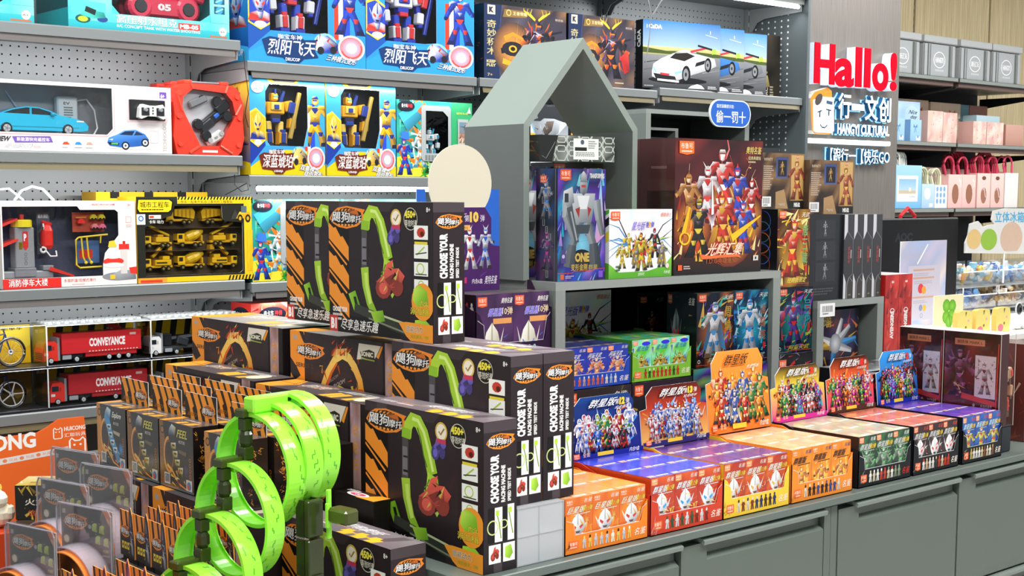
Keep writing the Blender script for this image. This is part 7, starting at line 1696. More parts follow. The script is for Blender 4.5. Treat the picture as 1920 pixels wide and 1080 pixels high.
clear_box('clear box with a spoked model bicycle before yellow card, upper layer', 1.282, ZU, .228, HB+.004, 'toy box', lambda r: bike3d_big(r, .03, .05, .008, .150, '2a3a5a', '8a7a5a'), back_yellow)
clear_box('clear box with a white wheeled model bicycle, lower layer', 1.282, ZL, .228, HB, 'toy box', lambda r: bike3d_big(r, .03, .05, .008, .148, '1f3058', 'eceae6', True), back_amber)
for bx_ in [o for o in COL.objects if o.name.startswith('clear_toy_box') and 'lorry, upper' in o['label']]:
    x, w_ = bx_.location.x, .304; g = G(); g.M = Matrix.Translation((-x, -YS, -ZU)); g.box(x+.001, YS+.002, ZU+HB+.0008, x+w_-.001, YS+.108, ZU+HB+.004, 'a8acac')
    for i in range(int(w_/.024)):
        for j in range(4): g.cyl((x+.014+i*.024, YS+.016+j*.025, ZU+HB+.004), .008, .007, 'b4b8b8', 'z', 8)
    obj('lid', g, FROST, bx_)

# middle bay: blue robots, yellow robots, green hero boxes
def art_robotbox(scheme, hole):
    def f(a):
        rng = R_(251); sky, deep, acc, low, ttl, tout, title, sub, _m = scheme
        H = [(p[0]/a.W, p[1]/a.H) for p in hole]
        u0, v0, u1, v1 = min(p[0] for p in H), min(p[1] for p in H), max(p[0] for p in H), max(p[1] for p in H)
        def masked(fn):
            for cl in ((0, 0, a.W, v0*a.H), (0, v0*a.H, u0*a.W, a.H), (u1*a.W, v0*a.H, a.W, a.H), (u0*a.W, v1*a.H, u1*a.W, a.H)):
                a.clip = cl; fn()
            a.clip = (0, 0, a.W, a.H)
        masked(lambda: a.bg(sky, mul(sky, 1.15)))
        masked(lambda: (a.poly([(0, 0), (1, 0), (1, .10), (.8, .26), (.3, .26), (.0, .08)], low), a.poly([(0, .10), (.0, .62), (.14, .58), (.2, .3)], deep)))
        masked(lambda: (a.rect(.72, .25, .76, .70, 'e0402e'), a.rect(.76, .25, .80, .72, 'f0f0f0'), a.rect(.80, .25, .86, .74, '2a4ac8')))
        masked(lambda: a.figure(.86, .30, .54, acc, rng, None, 'none', 1.25))
        masked(lambda: (a.poly([(.0, .34), (.10, .28), (.21, .36), (.21, .58), (.08, .68), (0, .64)], 'f0d040'), a.poly([(.01, .35), (.10, .30), (.195, .37), (.195, .57), (.08, .655), (.01, .62)], mul(acc[0], .9)), fig_bust(a, .10, .36, .2, .28, acc, rng), a.ell(.10, .33, .05, .03, 'e8e4ee')))
        masked(lambda: (a.poly([(.22, .97), (.3, .93), (.6, .93), (.68, 1), (.22, 1)], 'f0d030'), a.poly([(.26, 1), (.32, .95), (.58, .95), (.64, 1)], '6a6a6e')))
        masked(lambda: (a.ell(.10, .89, .08, .06, 'f0f0f4'), a.T('卡宝', .05, .90, .1, .04, 'd8403a', bold=.05), a.T('CARBOT', .04, .86, .12, .025, '3a6ad0', bold=.04)))
        # vehicle, morph disc, title
        a.ell(.64, .21, .10, .09, '8ac8f0', 16); a.poly([(.54, .20), (.58, .27), (.66, .28), (.76, .20), (.74, .13), (.62, .12)], [acc[3], acc[3], acc[0], acc[1], mul(acc[0], .6), acc[0]]); a.shards(12, rng, [acc[2], acc[0], acc[1], 'ffffff'], .55, .12, .75, .26, .07); a.ell(.60, .14, .03, .035, '23242a', 10); a.ell(.71, .15, .03, .035, '23242a', 10)
        a.ell(.87, .18, .12, .12, '8ad0f4', 16, 'e85a4a'); a.ring(.87, .18, .12, .12, .14, 'f0f4f8'); a.ring(.87, .18, .095, .095, .12, 'd84a3a', 200, 380); a.ell(.87, .18, .05, .05, 'd8f0fc', 12); a.T('三种模式变形' if scheme[8] else '双重模式', .64, .055, .26, .06, 'fafafa', out='14285a', ow=.06, bold=.04, skew=.1, rise=-.03)
        if not scheme[8]: a.T('自由变形', .70, .0, .24, .05, 'fafafa', out='14285a', ow=.06, bold=.04, skew=.1, rise=-.02)
        a.poly([(.11, .20), (.17, .23), (.3, .22), (.34, .265), (.42, .265), (.46, .22), (.56, .23), (.55, .13), (.58, .07), (.46, .05), (.42, .01), (.32, .01), (.28, .05), (.15, .06), (.13, .12)], tout)
        a.T('咖宝车神', .24, .215, .20, .045, 'e8e8f0', bold=.03, out=tout, ow=.04); a.T(title, .15, .075, .39, .135, ttl, skew=.05, bold=.06, out=tout, ow=.04); a.T(sub, .30, .022, .12, .03, 'f0f0f0')
    return f
def art_robot_left(sky, deep, low, acc):
    def f(a): rng = R_(252); a.bg(deep, sky); a.poly([(0, 0), (1, 0), (1, .12), (0, .2)], low); fig_bust(a, .55, .30, .8, .34, acc, rng); a.poly([(0, .12), (.3, .2), (0, .28)], '14161c'); a.T(low and 'LORANJA' if low == 'f0d020' else 'DRUCOP', .1, .05, .7, .06, 'd8e0f0'); a.figure(.4, .62, .36, acc, rng)
    return f
def robot_inside(pal, w, h):
    def f(r, rc):
        g = G(); g.box(.04, rc-.003, .05, w-.06, rc-.002, h-.02, '2a2a30'); obj('insert_card', g, CARD, r)
        g = G(); robot3d(g, w*.42, .05, h*.27, h*.64, pal, R_(3)); obj('robot', g, PLAST, r)
        g = G(); rotbox(g, (w*.66, .03, h*.62), (.012, .012, h*.5), .25, mul(pal[3], .6), .002); rotbox(g, (w*.62, .03, h*.7), (.02, .012, h*.12), .25, pal[2], .002); obj('weapon', g, PLAST, r)
    return f
BLUE = ('2c8ccc', '1c52a8', ('2a48b8', '1c2450', 'd8403a', 'f0f2f6'), '2e98da', 'f4f6fa', '14366a', '烈阳飞天', 'DRUCOP', True)
YELL = ('3a98d0', '1c3a9a', ('f0b820', '23284a', '2a3a9a', 'f8e080'), 'e6c412', 'f6f2ec', '6a2418', '深蓝琥珀', 'LORANJA', False)
hb = .335; wb = .418
hole = [(.075, hb*.285), (.235, hb*.285), (.285, hb*.30), (.285, hb*.97), (.075, hb*.97)]
for x, lab in ((2.160, 'blue robot box with white blue robot in its window, first on the upper middle shelf'), (2.588, 'blue robot box with white blue robot in its window, second on the upper middle shelf')):
    window_box('robot_box', lab, wb+(.008 if x < 2.3 else .028), .15, hb, (x, YS, 1.9008), hole, '3aa8e8', '3a3d44', (('front', art_robotbox(BLUE, hole)), ('left', art_robot_left('3aa8e8', '14409a', '3ab4f0', BLUE[2]))), robot_inside(('e8eaf0', '2a3ab8', 'd8323a', '2a4ac8'), wb, hb), recess=.09, group='blue robot boxes')
hy, wy = .296, .268
hole = [(.07, hy*.30), (.19, hy*.30), (.205, hy*.5), (.205, hy*.93), (.07, hy*.93), (.055, hy*.85), (.055, hy*.36)]
for x, lab in ((2.160, 'yellow blue robot box with yellow robot in its window, beside the red case'), (2.434, 'yellow blue robot box with yellow robot in its window, beside the green hero box')):
    window_box('robot_box', lab, wy, .15, hy, (x, YS, 1.5608), hole, '4ab0e8', '2a2620', (('front', art_robotbox(YELL, hole)), ('left', art_robot_left('f0d020', '1c3a9a', 'f0d020', YELL[2]))), robot_inside(('f0b01c', '2a2a40', '23409a', 'f6d060'), wy, hy), recess=.085, group='yellow robot boxes')
def art_green(hole):
    def f(a):
        rng = R_(261); H = [(p[0]/a.W, p[1]/a.H) for p in hole]; u0, v0, u1, v1 = H[0][0], H[0][1], H[2][0], H[2][1]
        def masked(fn):
            for cl in ((0, 0, a.W, v0*a.H), (0, v0*a.H, u0*a.W, a.H), (u1*a.W, v0*a.H, a.W, a.H), (u0*a.W, v1*a.H, u1*a.W, a.H)): a.clip = cl; fn()
            a.clip = (0, 0, a.W, a.H)
        masked(lambda: (a.bg('2a9a8a', '3ab8a0'), a.mottle(8, 5, rng, ['1f7a6a', '4ad0b8', '2a6a4a', '58d8c8'], amt=.8, base='2a9a8a'), a.rect(.72, 0, 1, 1, '2a9a58', '3aa870')))
        masked(lambda: (a.poly([(0, 0), (.7, 0), (.7, .2), (.2, .3), (0, .25)], 'e8d83a'), a.shards(60, rng, ['3a9ad8', 'f0f4f4', '23443c', '58d8c8', 'e8862a'], 0, .1, .34, 1, .18), a.shards(14, rng, ['e8d83a', '3aa83a'], 0, 0, .7, .2, .15)))
        masked(lambda: (a.figure(.30, .12, .50, ('e8ecec', '3a8aa0', 'e8862a', 'ffffff'), rng, None, 'none'), a.limb((.08, .70), (.34, .92), .22, .16, '4ab8d8'), a.poly([(.26, .86), (.36, .98), (.42, .86), (.34, .8)], 'e8703a'), a.figure(.10, .02, .5, ('2a4ac8', '1c2a5a', 'd83a3a', 'f0d8c0'), rng, None, 'none'), a.poly([(.04, .5), (.08, .6), (.15, .58), (.16, .48)], '3a7ae0')))
        masked(lambda: (a.ell(.12, .92, .11, .07, '1c2430'), a.T('奇卡车', .06, .90, .08, .05, 'f0f0e8', bold=.04), a.T('神兽', .13, .90, .07, .05, 'd83a3a', bold=.04)))
        a.poly([(.36, .06), (.42, .20), (.72, .20), (.74, .06)], '1c3a20'); a.T('钢铁熊猫', .40, .075, .32, .11, '8ad86a', out='f0f4f0', ow=.03, bold=.06)
        a.rect(.80, .42, .94, .78, 'a8aeae'); a.rect(.82, .46, .92, .74, '8a6a5a', '6a8a9a'); a.shards(14, rng, ['c88a6a', '3a5a6a', 'e8c8a8'], .82, .46, .92, .74, .08); a.T('旋转头部', .78, .84, .16, .03, 'e8e03a'); a.poly([(.92, .86), (.98, .86), (.96, .95)], 'c8ccc8')
        for u in (.80, .90): a.ring(u, .30, .04, .07, .25, 'd8e8e8', n=6); a.rect(u-.03, .16, u+.03, .20, 'e8d83a')
    return f
def green_inside(r, rc):
    g = G(); robot3d(g, .16, .035, .062, .105, ('e6ecee', '3a6a78', '3aa8c8', 'ffffff'), R_(5)); obj('robot', g, PLAST, r)
    g = G(); O = [(.108, .052), (.216, .052), (.224, .06), (.224, .228), (.216, .236), (.108, .236), (.1, .228), (.1, .06)]; I = [(.118, .078), (.195, .078), (.205, .095), (.212, .1), (.212, .20), (.19, .218), (.118, .218)]
    g.holed(O, I, -.0035, 'a8aeae'); n = len(O)
    for i in range(n): p, q = O[i], O[(i+1) % n]; g.face([(p[0], -.0035, p[1]), (p[0], -.0004, p[1]), (q[0], -.0004, q[1]), (q[0], -.0035, q[1])], '8a9090')
    for k in range(7): g.box(.115+k*.013, -.0045, .056, .123+k*.013, -.0036, .072, '7a8080')
    obj('window_frame', g, PLAST, r)
hole = [(.108, .060), (.218, .060), (.218, .230), (.108, .230)]
for x, z, lab, w_ in ((2.706, 1.5608, 'green hero box with silver framed window left of the grey house roof', .318), (2.16, 1.2358, 'green hero box on the lower middle shelf beside the construction trucks', .318), (2.485, 1.2358, 'green hero box on the lower middle shelf hidden behind the loop boxes', .318)):
    window_box('hero_window_box', lab, w_, .10, .250, (x, YS, z), hole, '2a9a8a', '2a2a30', (('front', art_green(hole)),), green_inside)
def art_redcar(a):
    rng = R_(271); a.bg('d8302a', 'e0443a'); a.mottle(10, 3, rng, ['f07a5a', 'c82020', 'f0b0a0', 'e03a3a'], amt=.8, base='dc342c'); a.shards(40, rng, ['f8c8b8', 'c82028', 'f0a04a'], .0, .1, 1, 1, .08)
    a.ell(.22, .64, .14, .24, '1c2030'); a.T('奇卡车', .13, .6, .1, .16, 'f0f0e8', bold=.05); a.T('神兽', .24, .6, .08, .16, 'e83a3a', bold=.05); a.rect(.46, .2, .70, .80, 'b8bcc4'); a.rect(.49, .26, .67, .70, '5a3a2a', '3a2620'); a.shards(12, rng, ['c86a2a', 'e8c0a0', '3a2620'], .49, .26, .67, .7, .06); a.T('QUICK FIRE', .77, .72, .18, .09, 'f4e0d8'); a.rect(.77, .64, .97, .7, 'f0c83a'); a.rect(.78, .1, .97, .56, 'c0c4cc'); a.rect(.80, .16, .95, .5, '6a2a30'); a.poly([(.82, .22), (.84, .36), (.88, .42), (.93, .36), (.93, .22)], 'd8404a')
for x, lab in ((2.012-.03, 'red vehicle box lying along the low middle shelf'), (2.36, 'red vehicle box on the low middle shelf behind the loop boxes')):
    carton('vehicle_box', lab, 'toy box', .345, .12, .262, (x+.17, YS, .9068), 0, 'd0302a', (('front', lambda a: (a.win(0, .62, 1, 1), art_redcar(a), a.win(0, 0, 1, .62), a.bg('d8302a', 'dc342c'))), ('left', lambda a: (a.bg('d0302a'), a.ell(.5, .85, .45, .1, '1c2030'), a.T('奇卡', .2, .82, .5, .07, 'f0f0e8', bold=.05)))), CARD)

# third bay: dark mech boxes, jet box and character box
def art_mech(a):
    rng = R_(281); a.bg('2a2226', '4a4450'); a.mottle(6, 6, rng, ['6a5a50', '3a3a52', 'a87a4a', '2a2430', '5a5a70'], .16, 0, 1, 1, .8, '3f3840'); a.poly([(0, 0), (.19, 0), (.17, .5), (.21, 1), (0, 1)], '1c2c52'); a.line([(.19, 0), (.17, .5), (.21, 1)], .008, '3a4a7a')
    a.rect(.04, .86, .13, .985, 'e8e4dc'); a.rect(.05, .875, .12, .97, 'd8c8a0'); a.T('K', .058, .885, .055, .075, '1c2c52', bold=.08)
    for i, ch in enumerate('奇妙积木'): a.T(ch, .035, .68-i*.12, .105, .105, 'c8b880', bold=.05)
    a.T('KEEP', .03, .21, .11, .04, 'c8b880', bold=.05); a.T('PLEY', .03, .16, .11, .04, 'c8b880', bold=.05); a.T('7+', .04, .03, .06, .04, 'b8a878')
    a.poly([(.22, .84), (.24, .95), (.56, .95), (.50, .86)], '8a6a3a'); a.ring(.29, .905, .03, .045, .3, 'e8c86a', n=12); a.T('王者荣耀', .34, .88, .17, .05, 'f0dca0', bold=.04)
    a.glow(.34, .42, .24, 'f0a040', '4a3838'); a.burst(.38, .45, .34, 18, rng, ['f0902a', 'f8c860', 'd85a1a'], .02, .6, '4a3838')
    a.line([(.2, .38), (.42, .45), (.66, .62), (.95, .72)], .05, '1c1a24', .015); a.ell(.34, .42, .13, .10, '23202a', 14); a.ell(.34, .42, .05, .05, 'f0b02a', 12); a.ell(.34, .42, .03, .03, '2a1c10', 10); a.line([(.24, .55), (.34, .62), (.48, .56)], .05, 'f0902a', .02); a.line([(.22, .25), (.36, .2), (.5, .26)], .05, 'f0a82a', .02)
    pal = ('2a2434', '12101a', 'f07a2a', '5a4a6a'); a.figure(.63, .12, .72, pal, rng, None, 'wing', 1.45)
    for sg in (-1, 1):
        for k in range(3): a.line([(.63+sg*.02, .84), (.63+sg*(.08+.04*k), .92+.02*k), (.63+sg*(.06+.05*k), .99)], .02, 'f0c83a', .004)
    a.poly([(.78, .45), (.90, .55), (.93, .25), (.84, .2)], ['c82a2a', 'e84a3a', '8a1c1c', 'b82a24']); a.shards(20, rng, ['f07a2a', 'e84a2a', '5a3a8a', 'c8c0d8'], .45, .2, .85, .8, .10); a.T('限定版', .86, .86, .1, .03, 'd8d0c8'); a.lorem(.70, .05, .84, .08, 1, 'd8c8a8', rng)
for x, lab in ((3.078, 'dark mech box with gold Chinese title, left one behind the house roof'), (3.474, 'dark mech box with gold Chinese title, right one partly behind the house ridge')):
    carton('mech_box', lab, 'toy box', .384 if x < 3.2 else .34, .09, .252, (x, YS, 1.9008), 0, '17161c', (('front', art_mech), ('left', lambda a: (a.bg('14131a'), a.shards(16, R_(2), ['5a2a2a', '2a2a3a', '8a3a2a'], .1, .2, .9, .8, .2)))), GLOSS, group='dark mech boxes')
def art_jet(a):
    rng = R_(291); a.bg('c8ccd4', '2a2d33'); a.win(0, .15, 1, 1.15); a.rect(0, .62, 1, 1, '2e3136', '3a3d42'); a.rect(0, 0, 1, .62, 'e0e4ea', '8a9098'); a.T('CONVOY', .42, .82, .4, .07, '5a5f66')
    a.poly([(.0, .62), (.10, .80), (.2, .66)], ['8a9096', 'b0b6bc', '7a8086']); a.poly([(.0, .36), (.12, .56), (.35, .66), (.62, .66), (.98, .60), (.66, .44), (.4, .34), (.1, .24)], ['6a7076', '8a9096', 'b0b6bc', 'c8ced4', 'e0e4e8', '7a8086', '4a5056', '5a6066']); a.poly([(.30, .48), (.42, .62), (.62, .63), (.56, .5), (.42, .42)], ['5a4a42', '7a6a5e', '8a7a6e', '3a3230', '2a2624']); a.poly([(.74, .46), (.98, .60), (.80, .63)], 'eef2f6'); a.ell(.3, .26, .06, .06, '3a3f44'); a.rect(.32, .2, .5, .3, '4a5056'); a.shards(16, rng, ['8a9096', '3a3f44', 'c8ced4'], .05, .25, .45, .6, .1)
    a.poly([(0, .0), (.12, .0), (.24, .22), (.0, .60)], 'eceeee'); a.line([(.02, .62), (.24, .22), (.1, -.02)], .02, '6ac0e8'); a.rect(0, .34, .12, .46, 'f0b83a'); a.lorem(0, .06, .14, .3, 4, '8a8a88', rng)
carton('jet_box', 'box with a grey jet fighter picture seen through the house gable', 'toy box', .183, .10, .262, (3.292, YS, 1.5608), 0, '2a2d33', (('front', art_jet),), GLOSS)
carton('mech_box', 'dark box with gold characters seen through the house gable', 'toy box', .30, .10, .262, (3.480, YS, 1.5608), 0, '17161c', (('front', lambda a: (a.bg('14141a'), a.T('和', .03, .42, .2, .3, 'e8b43a', bold=.06), a.T('平', .03, .08, .2, .3, 'e8b43a', bold=.06))),), GLOSS)

# fourth bay: model car boxes standing one behind another
def art_cada(col, seed):
    def f(a):
        rng = R_(seed); a.rect(0, .5, 1, 1, 'b8d0e8', '3a78b8'); a.rect(0, .42, 1, .62, '8a8a4a', 'd8c888'); a.poly([(0, .60), (.3, .56), (.6, .58), (1, .55), (1, .5), (0, .52)], '4a5a2a'); a.rect(0, 0, 1, .50, '3a3d42', '8a8c90')
        for k in range(22): v = rng.uniform(.02, .45); u = rng.uniform(0, .8); a.line([(u, v), (u+.3, v+.07)], .008, rng.choice(['55585c', '9a9ca0', '2a2c30']), .002)
        a.T('CaDA', .07, .875, .17, .065, 'f4f8fc', bold=.05); a.rect(.045, .88, .055, .93, 'f4f8fc'); a.line([(.80, .84), (.96, .80)], .006, 'd8e8f8'); a.rect(.86, .85, .87, .90, 'e8f0f8')
        P = lambda x, y: (.10+x*.86, .10+y*.62); c = hx(col); d = mul(c, .55)
        a.ell(.45, .13, .38, .05, '1c1d20'); a.poly([P(.02, .25), P(.04, .42), P(.16, .56), P(.34, .70), P(.52, .74), P(.66, .72), P(.86, .66), P(.96, .62), P(.99, .45), P(.9, .36), P(.62, .2), P(.42, .06), P(.12, .04), P(.02, .12)], [c, mul(c, 1.1), c, mul(c, 1.1), c, c, mul(c, .95), mul(c, .8), d, d, d, mul(c, .6), mul(c, .7), mul(c, .8)])
        a.poly([P(.28, .58), P(.36, .70), P(.54, .73), P(.66, .66), P(.50, .52)], '2a2624'); a.poly([P(.36, .72), P(.48, .80), P(.66, .79), P(.68, .74), P(.52, .74)], [mul(c, 1.1), c, mul(c, .8), mul(c, .7), c]); a.poly([P(.58, .78), P(.84, .90), P(.85, .86), P(.60, .73)], 'd83a44'); a.line([P(.7, .92), P(.92, .84)], .02, '23252a'); a.poly([P(.92, .72), P(.99, .76), P(.97, .88), P(.92, .84)], 'a8d84a')
        a.poly([P(.66, .40), P(.80, .48), P(.82, .58), P(.68, .50)], '23262a'); a.poly([P(.04, .20), P(.36, .14), P(.38, .06), P(.08, .06)], '23262a'); a.poly([P(.14, .22), P(.28, .20), P(.27, .15), P(.14, .17)], 'd83a44'); a.line([P(.04, .34), P(.08, .22)], .02, '8ad0f0'); a.line([P(.36, .22), P(.48, .27)], .02, '8ad0f0'); a.line([P(.10, .05), P(.42, .02)], .02, c)
        for (x, y, rx, ry) in ((.53, .20, .055, .135), (.86, .46, .045, .11)): a.ell(P(x, y)[0], P(x, y)[1], rx, ry, '17181a', 16); a.ell(P(x, y)[0]-.005, P(x, y)[1], rx*.66, ry*.68, '8a8c90', 12); a.ell(P(x, y)[0]-.005, P(x, y)[1], rx*.25, ry*.25, '2a2c30', 8)
        a.poly([(.58, .02), (.62, .06), (.7, .09), (.76, .07), (.80, .02)], 'eceeee'); a.lorem(.84, .02, .98, .07, 2, 'd8d8d4', rng); a.lorem(.02, .02, .2, .05, 1, 'a8a8a4', rng)
    return f
def art_digger(a): a.bg('1a1814', '26221c'); a.mottle(5, 5, R_(5), ['2a2620', '15130f', '302a20'], amt=.7); a.poly([(.06, .18), (.12, .34), (.75, .36), (.8, .18), (.2, .12)], ['9a8a5a', 'c8b880', 'a89a62', '7a6a42', '8a7a4a']); a.line([(.1, .34), (.3, .46), (.34, .60), (.12, .58)], .05, 'b8a468'); [a.line([(.2+k*.12, .34), (.26+k*.12, .42)], .03, '8a7a4a') for k in range(5)]; a.T('RC', .70, .05, .06, .12, 'c8c0a8', rot=90); a.lorem(.8, .03, .88, .2, 4, 'b0a890', R_(6))
rzc = math.radians(-9)
dx_, dy_ = math.cos(rzc), math.sin(rzc); nx_, ny_ = -dy_, dx_
base = Vector((3.905, 3.745))
for k, (col, lab) in enumerate((('f0f2f4', 'model car box with a white racing car, front of the row'), ('4a8ad8', 'model car box with a blue racing car, second in the row'), ('8a8e94', 'model car box with a grey racing car, third in the row'))):
    p = base+Vector((dx_, dy_))*(.165*k)+Vector((nx_, ny_))*(.0465*k)
    carton('model_car_box', lab, 'toy box', .385, .0455, .258-.004*k, (p.x, p.y, 1.9128), rzc, '17181c', (('front', art_cada(col, 300+k)), ('left', lambda a: (a.bg('101114'), a.T('CaDA', .2, .6, .5, .26, 'e8ecf0', rot=90, bold=.05)))), CARD)
for k in range(2):
    p = base+Vector((dx_, dy_))*(.47+.125*k)+Vector((nx_, ny_))*(.0465*3+.036*k)
    carton('model_digger_box', f'dark box with a sand coloured digger shovel, {"fourth" if k == 0 else "last"} in the model row', 'toy box', .27, .035, .262, (p.x, p.y-.0, 1.9128), rzc, '17150f', (('front', art_digger),), CARD)
# ------------------------------------------------------------------ goods on the small riser
ZS = 1.2175
def art_grid_left(a): a.bg('15161a', '1f2024'); a.rect(0, 0, 1, .1, '0f1013')
def art_gridbox(a):
    rng = R_(321); a.bg('17181c', '23242a'); a.rect(.12, .18, .86, .95, '1f2126')
    for v in (.72, .47, .22): a.rect(.18, v, .80, v+.22, '2b2d33'); a.figure(.48, v+.01, .2, ('7a7d84', '2a2c31', '9a9da4', 'c8ccd2'), rng, None, 'none', .9)
    a.lorem(.12, .06, .8, .15, 3, '4a4d54', rng)
def art_slim(a):
    rng = R_(322); a.bg('2f2f33', '3a3a3e'); a.poly([(0, 1), (.34, 1), (.34, .80), (.0, .70)], 'c8c8cc'); a.poly([(0, 0), (.26, 0), (.26, .20), (0, .30)], 'c8c8cc')
    a.line([(.34, 1), (.36, .80), (.95, .70), (.97, .3), (.55, .24), (.36, .18), (.36, 0)], .03, '8a8a8e'); a.poly([(.40, .16), (.62, .26), (.98, .20), (.98, 0), (.40, 0)], '3a3733'); a.line([(.40, 0), (.40, .16), (.62, .26), (.98, .20)], .025, 'a8a8aa')
    a.T('无限传奇', .42, .42, .24, .20, 'a83a34', rot=90, bold=.04); a.rect(.72, .48, .78, .58, 'c8c8c8'); a.lorem(.6, .03, .8, .06, 1, '8a8a6a', rng)
carton('grid_box', 'dark box with three small grey figure pictures on the small riser', 'toy box', .142, .10, .232, (3.028, 2.280, ZS+.0), 0, '17181c', (('front', art_gridbox),), GLOSS)
g = G(); g.box(0, 0, 0, .066, .0012, .036, 'f0efec'); lbs = obj('price_sticker', g, CARD); a = Art(.066, .036); a.barcode(.04, .1, .96, .92, R_(5)); obj('sticker_print', a.g, CARD, lbs)
lbs.location = (3.055, 2.2605, 1.174); tag(lbs, 'white barcode sticker hanging below the dark grid box', 'sticker'); lbs['label'] = 'white barcode sticker on the small riser edge under the dark grid box'
first = None
for i in range(4):
    x = 3.171+i*.0447
    lab = f'slim black box with silver corners, {("first", "second", "third", "last")[i]} of four on the small riser'
    if first is None: first = carton('slim_box', lab, 'toy box', .0435, .13, .231, (x, 2.272, ZS), 0, '2a2a2e', (('front', art_slim),), GLOSS, group='slim black boxes')
    else: dup(first, (x, 2.272, ZS), 0, lab)
def art_mkback(a):
    rng = R_(331); a.bg('3a2a20', '4a382c'); a.mottle(5, 5, rng, ['7a5a3a', '3a2a20', '8a6a48', '2a1e18'], amt=.75); a.poly([(.5, 0), (.95, 0), (.8, .35), (.5, .3)], 'a8845a'); a.T('INFINITY', .08, .86, .30, .05, 'b8a890'); a.lorem(.06, .34, .42, .78, 12, 'b8a898', rng)
    a.rect(.5, .55, .92, .93, '4a5a8a', '3a4a7a'); a.rect(.56, .58, .88, .88, '1c1c24'); a.figure(.72, .6, .26, ('b8863a', '5a3a1a', 'd8b060', 'f0d8a0'), rng, None, 'none', .9); a.barcode(.02, .04, .34, .22, rng); a.T('MARVEL', .6, .05, .24, .05, 'c8b8a8')
def art_mkfront(a): a.bg('6a5236', '8a6a44'); a.rect(.08, .15, .92, .97, 'b8904e', 'c8a468'); a.figure(.5, .16, .74, ('a8503a', '5a2a1c', 'd8a850', 'e8c88a'), R_(332), None, 'none', 1.2); a.rect(0, 0, 1, .14, '1c1a18'); a.T('MK42', .3, .03, .42, .08, 'e8e6e0', bold=.06); a.badge(.42, .9, .16, .06, 'c83a2a', 'M')
for i, (x, lab) in enumerate(((2.892, 'see through brown armour figure box, left of two above the slim boxes'), (3.046, 'see through brown armour figure box, right of two above the slim boxes'))):
    w1 = .112 if i == 0 else .132
    r = carton('armour_box', lab, 'toy box', w1+.068, .11, .146, (x, 2.30, ZS+.2325), 0, '4a382c', (('front', lambda a: (a.win(0, 0, .655, 1), art_mkback(a), a.win(.655, 0, 1, 1), art_mkfront(a))),), GLOSS)
    if i == 0: r.location = (2.868, 2.318, 1.4654)
# dark model boxes inside and beside the tall frame
for (x, y, z, w, d, h, lab) in ((3.375, 3.06, 1.3155, .24, .15, .33, 'dark model car box standing inside the tall grey frame'), (3.66, 3.10, 1.306, .27, .16, .36, 'dark model car box with orange picture right of the tall frame'), (3.205, 3.085, 1.3155, .125, .08, .37, 'dark model car box inside the small inner frame')):
    carton('model_car_box', lab, 'toy box', w, d, h, (x, y, z), 0, '17191d', (('front', lambda a: (a.bg('1a1c20', '2a2d32'), a.T('CaDA', .1, .88, .5, .08, 'e8e8e8', bold=.05), a.rect(0, .45, 1, .7, '8a8a86'), a.poly([(.2, .42), (.3, .6), (.7, .6), (.9, .42)], 'c86a3a'), a.shards(12, R_(2), ['c8c0b0', 'd87a4a'], .3, .4, 1, .66, .15))),), GLOSS)
g = G(); g.box(3.655, 3.02, .8495, 3.99, 3.30, 1.3055, '5b655f', .002); tag(obj('plain_riser', g, LACQ), 'plain grey riser block behind the brown armour boxes', 'riser')

# avengers slim boxes and red armour boxes
def art_red(a): rng = R_(341); a.bg('b8221e', 'c82e28'); a.mottle(4, 9, rng, ['e0443a', '8a1414', 'd83a30', 'a81c18'], amt=.9, base='b8221e'); a.shards(16, rng, ['8a1414', 'e8584a'], 0, .1, 1, .9, .35, 1.2, .5, .4); a.T('AVENGERS', .42, .22, .26, .34, 'f4ece8', rot=90, bold=.05); a.ring(.55, .56, .17, .035, .25, 'f4ece8'); a.rect(.45, .9, .62, .925, 'e8c8c0')
ra = carton('hero_slim_box', 'red slim box with white upright spine title, left of the pair', 'toy box', .066, .14, .235, (3.358, 2.262, 1.0412), 0, 'b8221e', (('front', art_red), ('top', lambda a: a.bg('f0e4e2'))), GLOSS, group='red slim boxes')
dup(ra, (3.4255, 2.262, 1.0412), 0, 'red slim box with white upright spine title, right of the pair')
g = G(); g.box(3.356, 2.255, ZC+.0005, 3.495, 2.41, 1.0408, '3a2c28', .002); tag(obj('toy_box', g, CARD), 'dark carton carrying the pair of red slim boxes', 'box')
def art_mark(a):
    rng = R_(351); a.bg('4a1216', '5a181c'); a.mottle(6, 6, rng, ['7a2420', '3a0e14', '6a1c30', '2a1020', '8a3028'], amt=.8, base='4a1418'); a.poly([(0, .9), (.75, .9), (1, 1), (0, 1)], '3a1014'); a.rect(.18, .86, .72, .93, 'c87a5a'); a.T('钢铁侠 MARK L', .22, .875, .46, .04, '3a1c18', bold=.04)
    a.figure(.28, .30, .52, ('6a2a3a', '2a1420', 'a85a8a', 'b8848a'), rng, None, 'wing', 1.1); a.shards(14, rng, ['d8b08a', '8a5a9a', 'c83a3a'], .2, .3, .5, .8, .12)
    a.rect(.56, .30, .93, .76, 'cfc6cc'); a.figure(.74, .34, .36, ('b8b0b8', '6a5a64', '8a2a3a', 'e8e4e8'), rng, None, 'none', 1.0); a.shards(16, rng, ['5a4a54', 'a83a44'], .58, .32, .66, .74, .05); a.shards(16, rng, ['5a4a54', 'a83a44'], .84, .32, .92, .74, .05)
    a.poly([(.32, .28), (.93, .22), (.95, .27), (.34, .34)], 'c8382c'); a.figure(.56, .02, .22, ('d8c8c8', '8a3a3a', 'c83a34', 'f0e8e8'), rng, None, 'none'); a.T('反浩克装甲', .68, .20, .2, .03, 'd8c0b8'); a.line([(.95, .2), (.97, .9)], .02, 'c83a34')
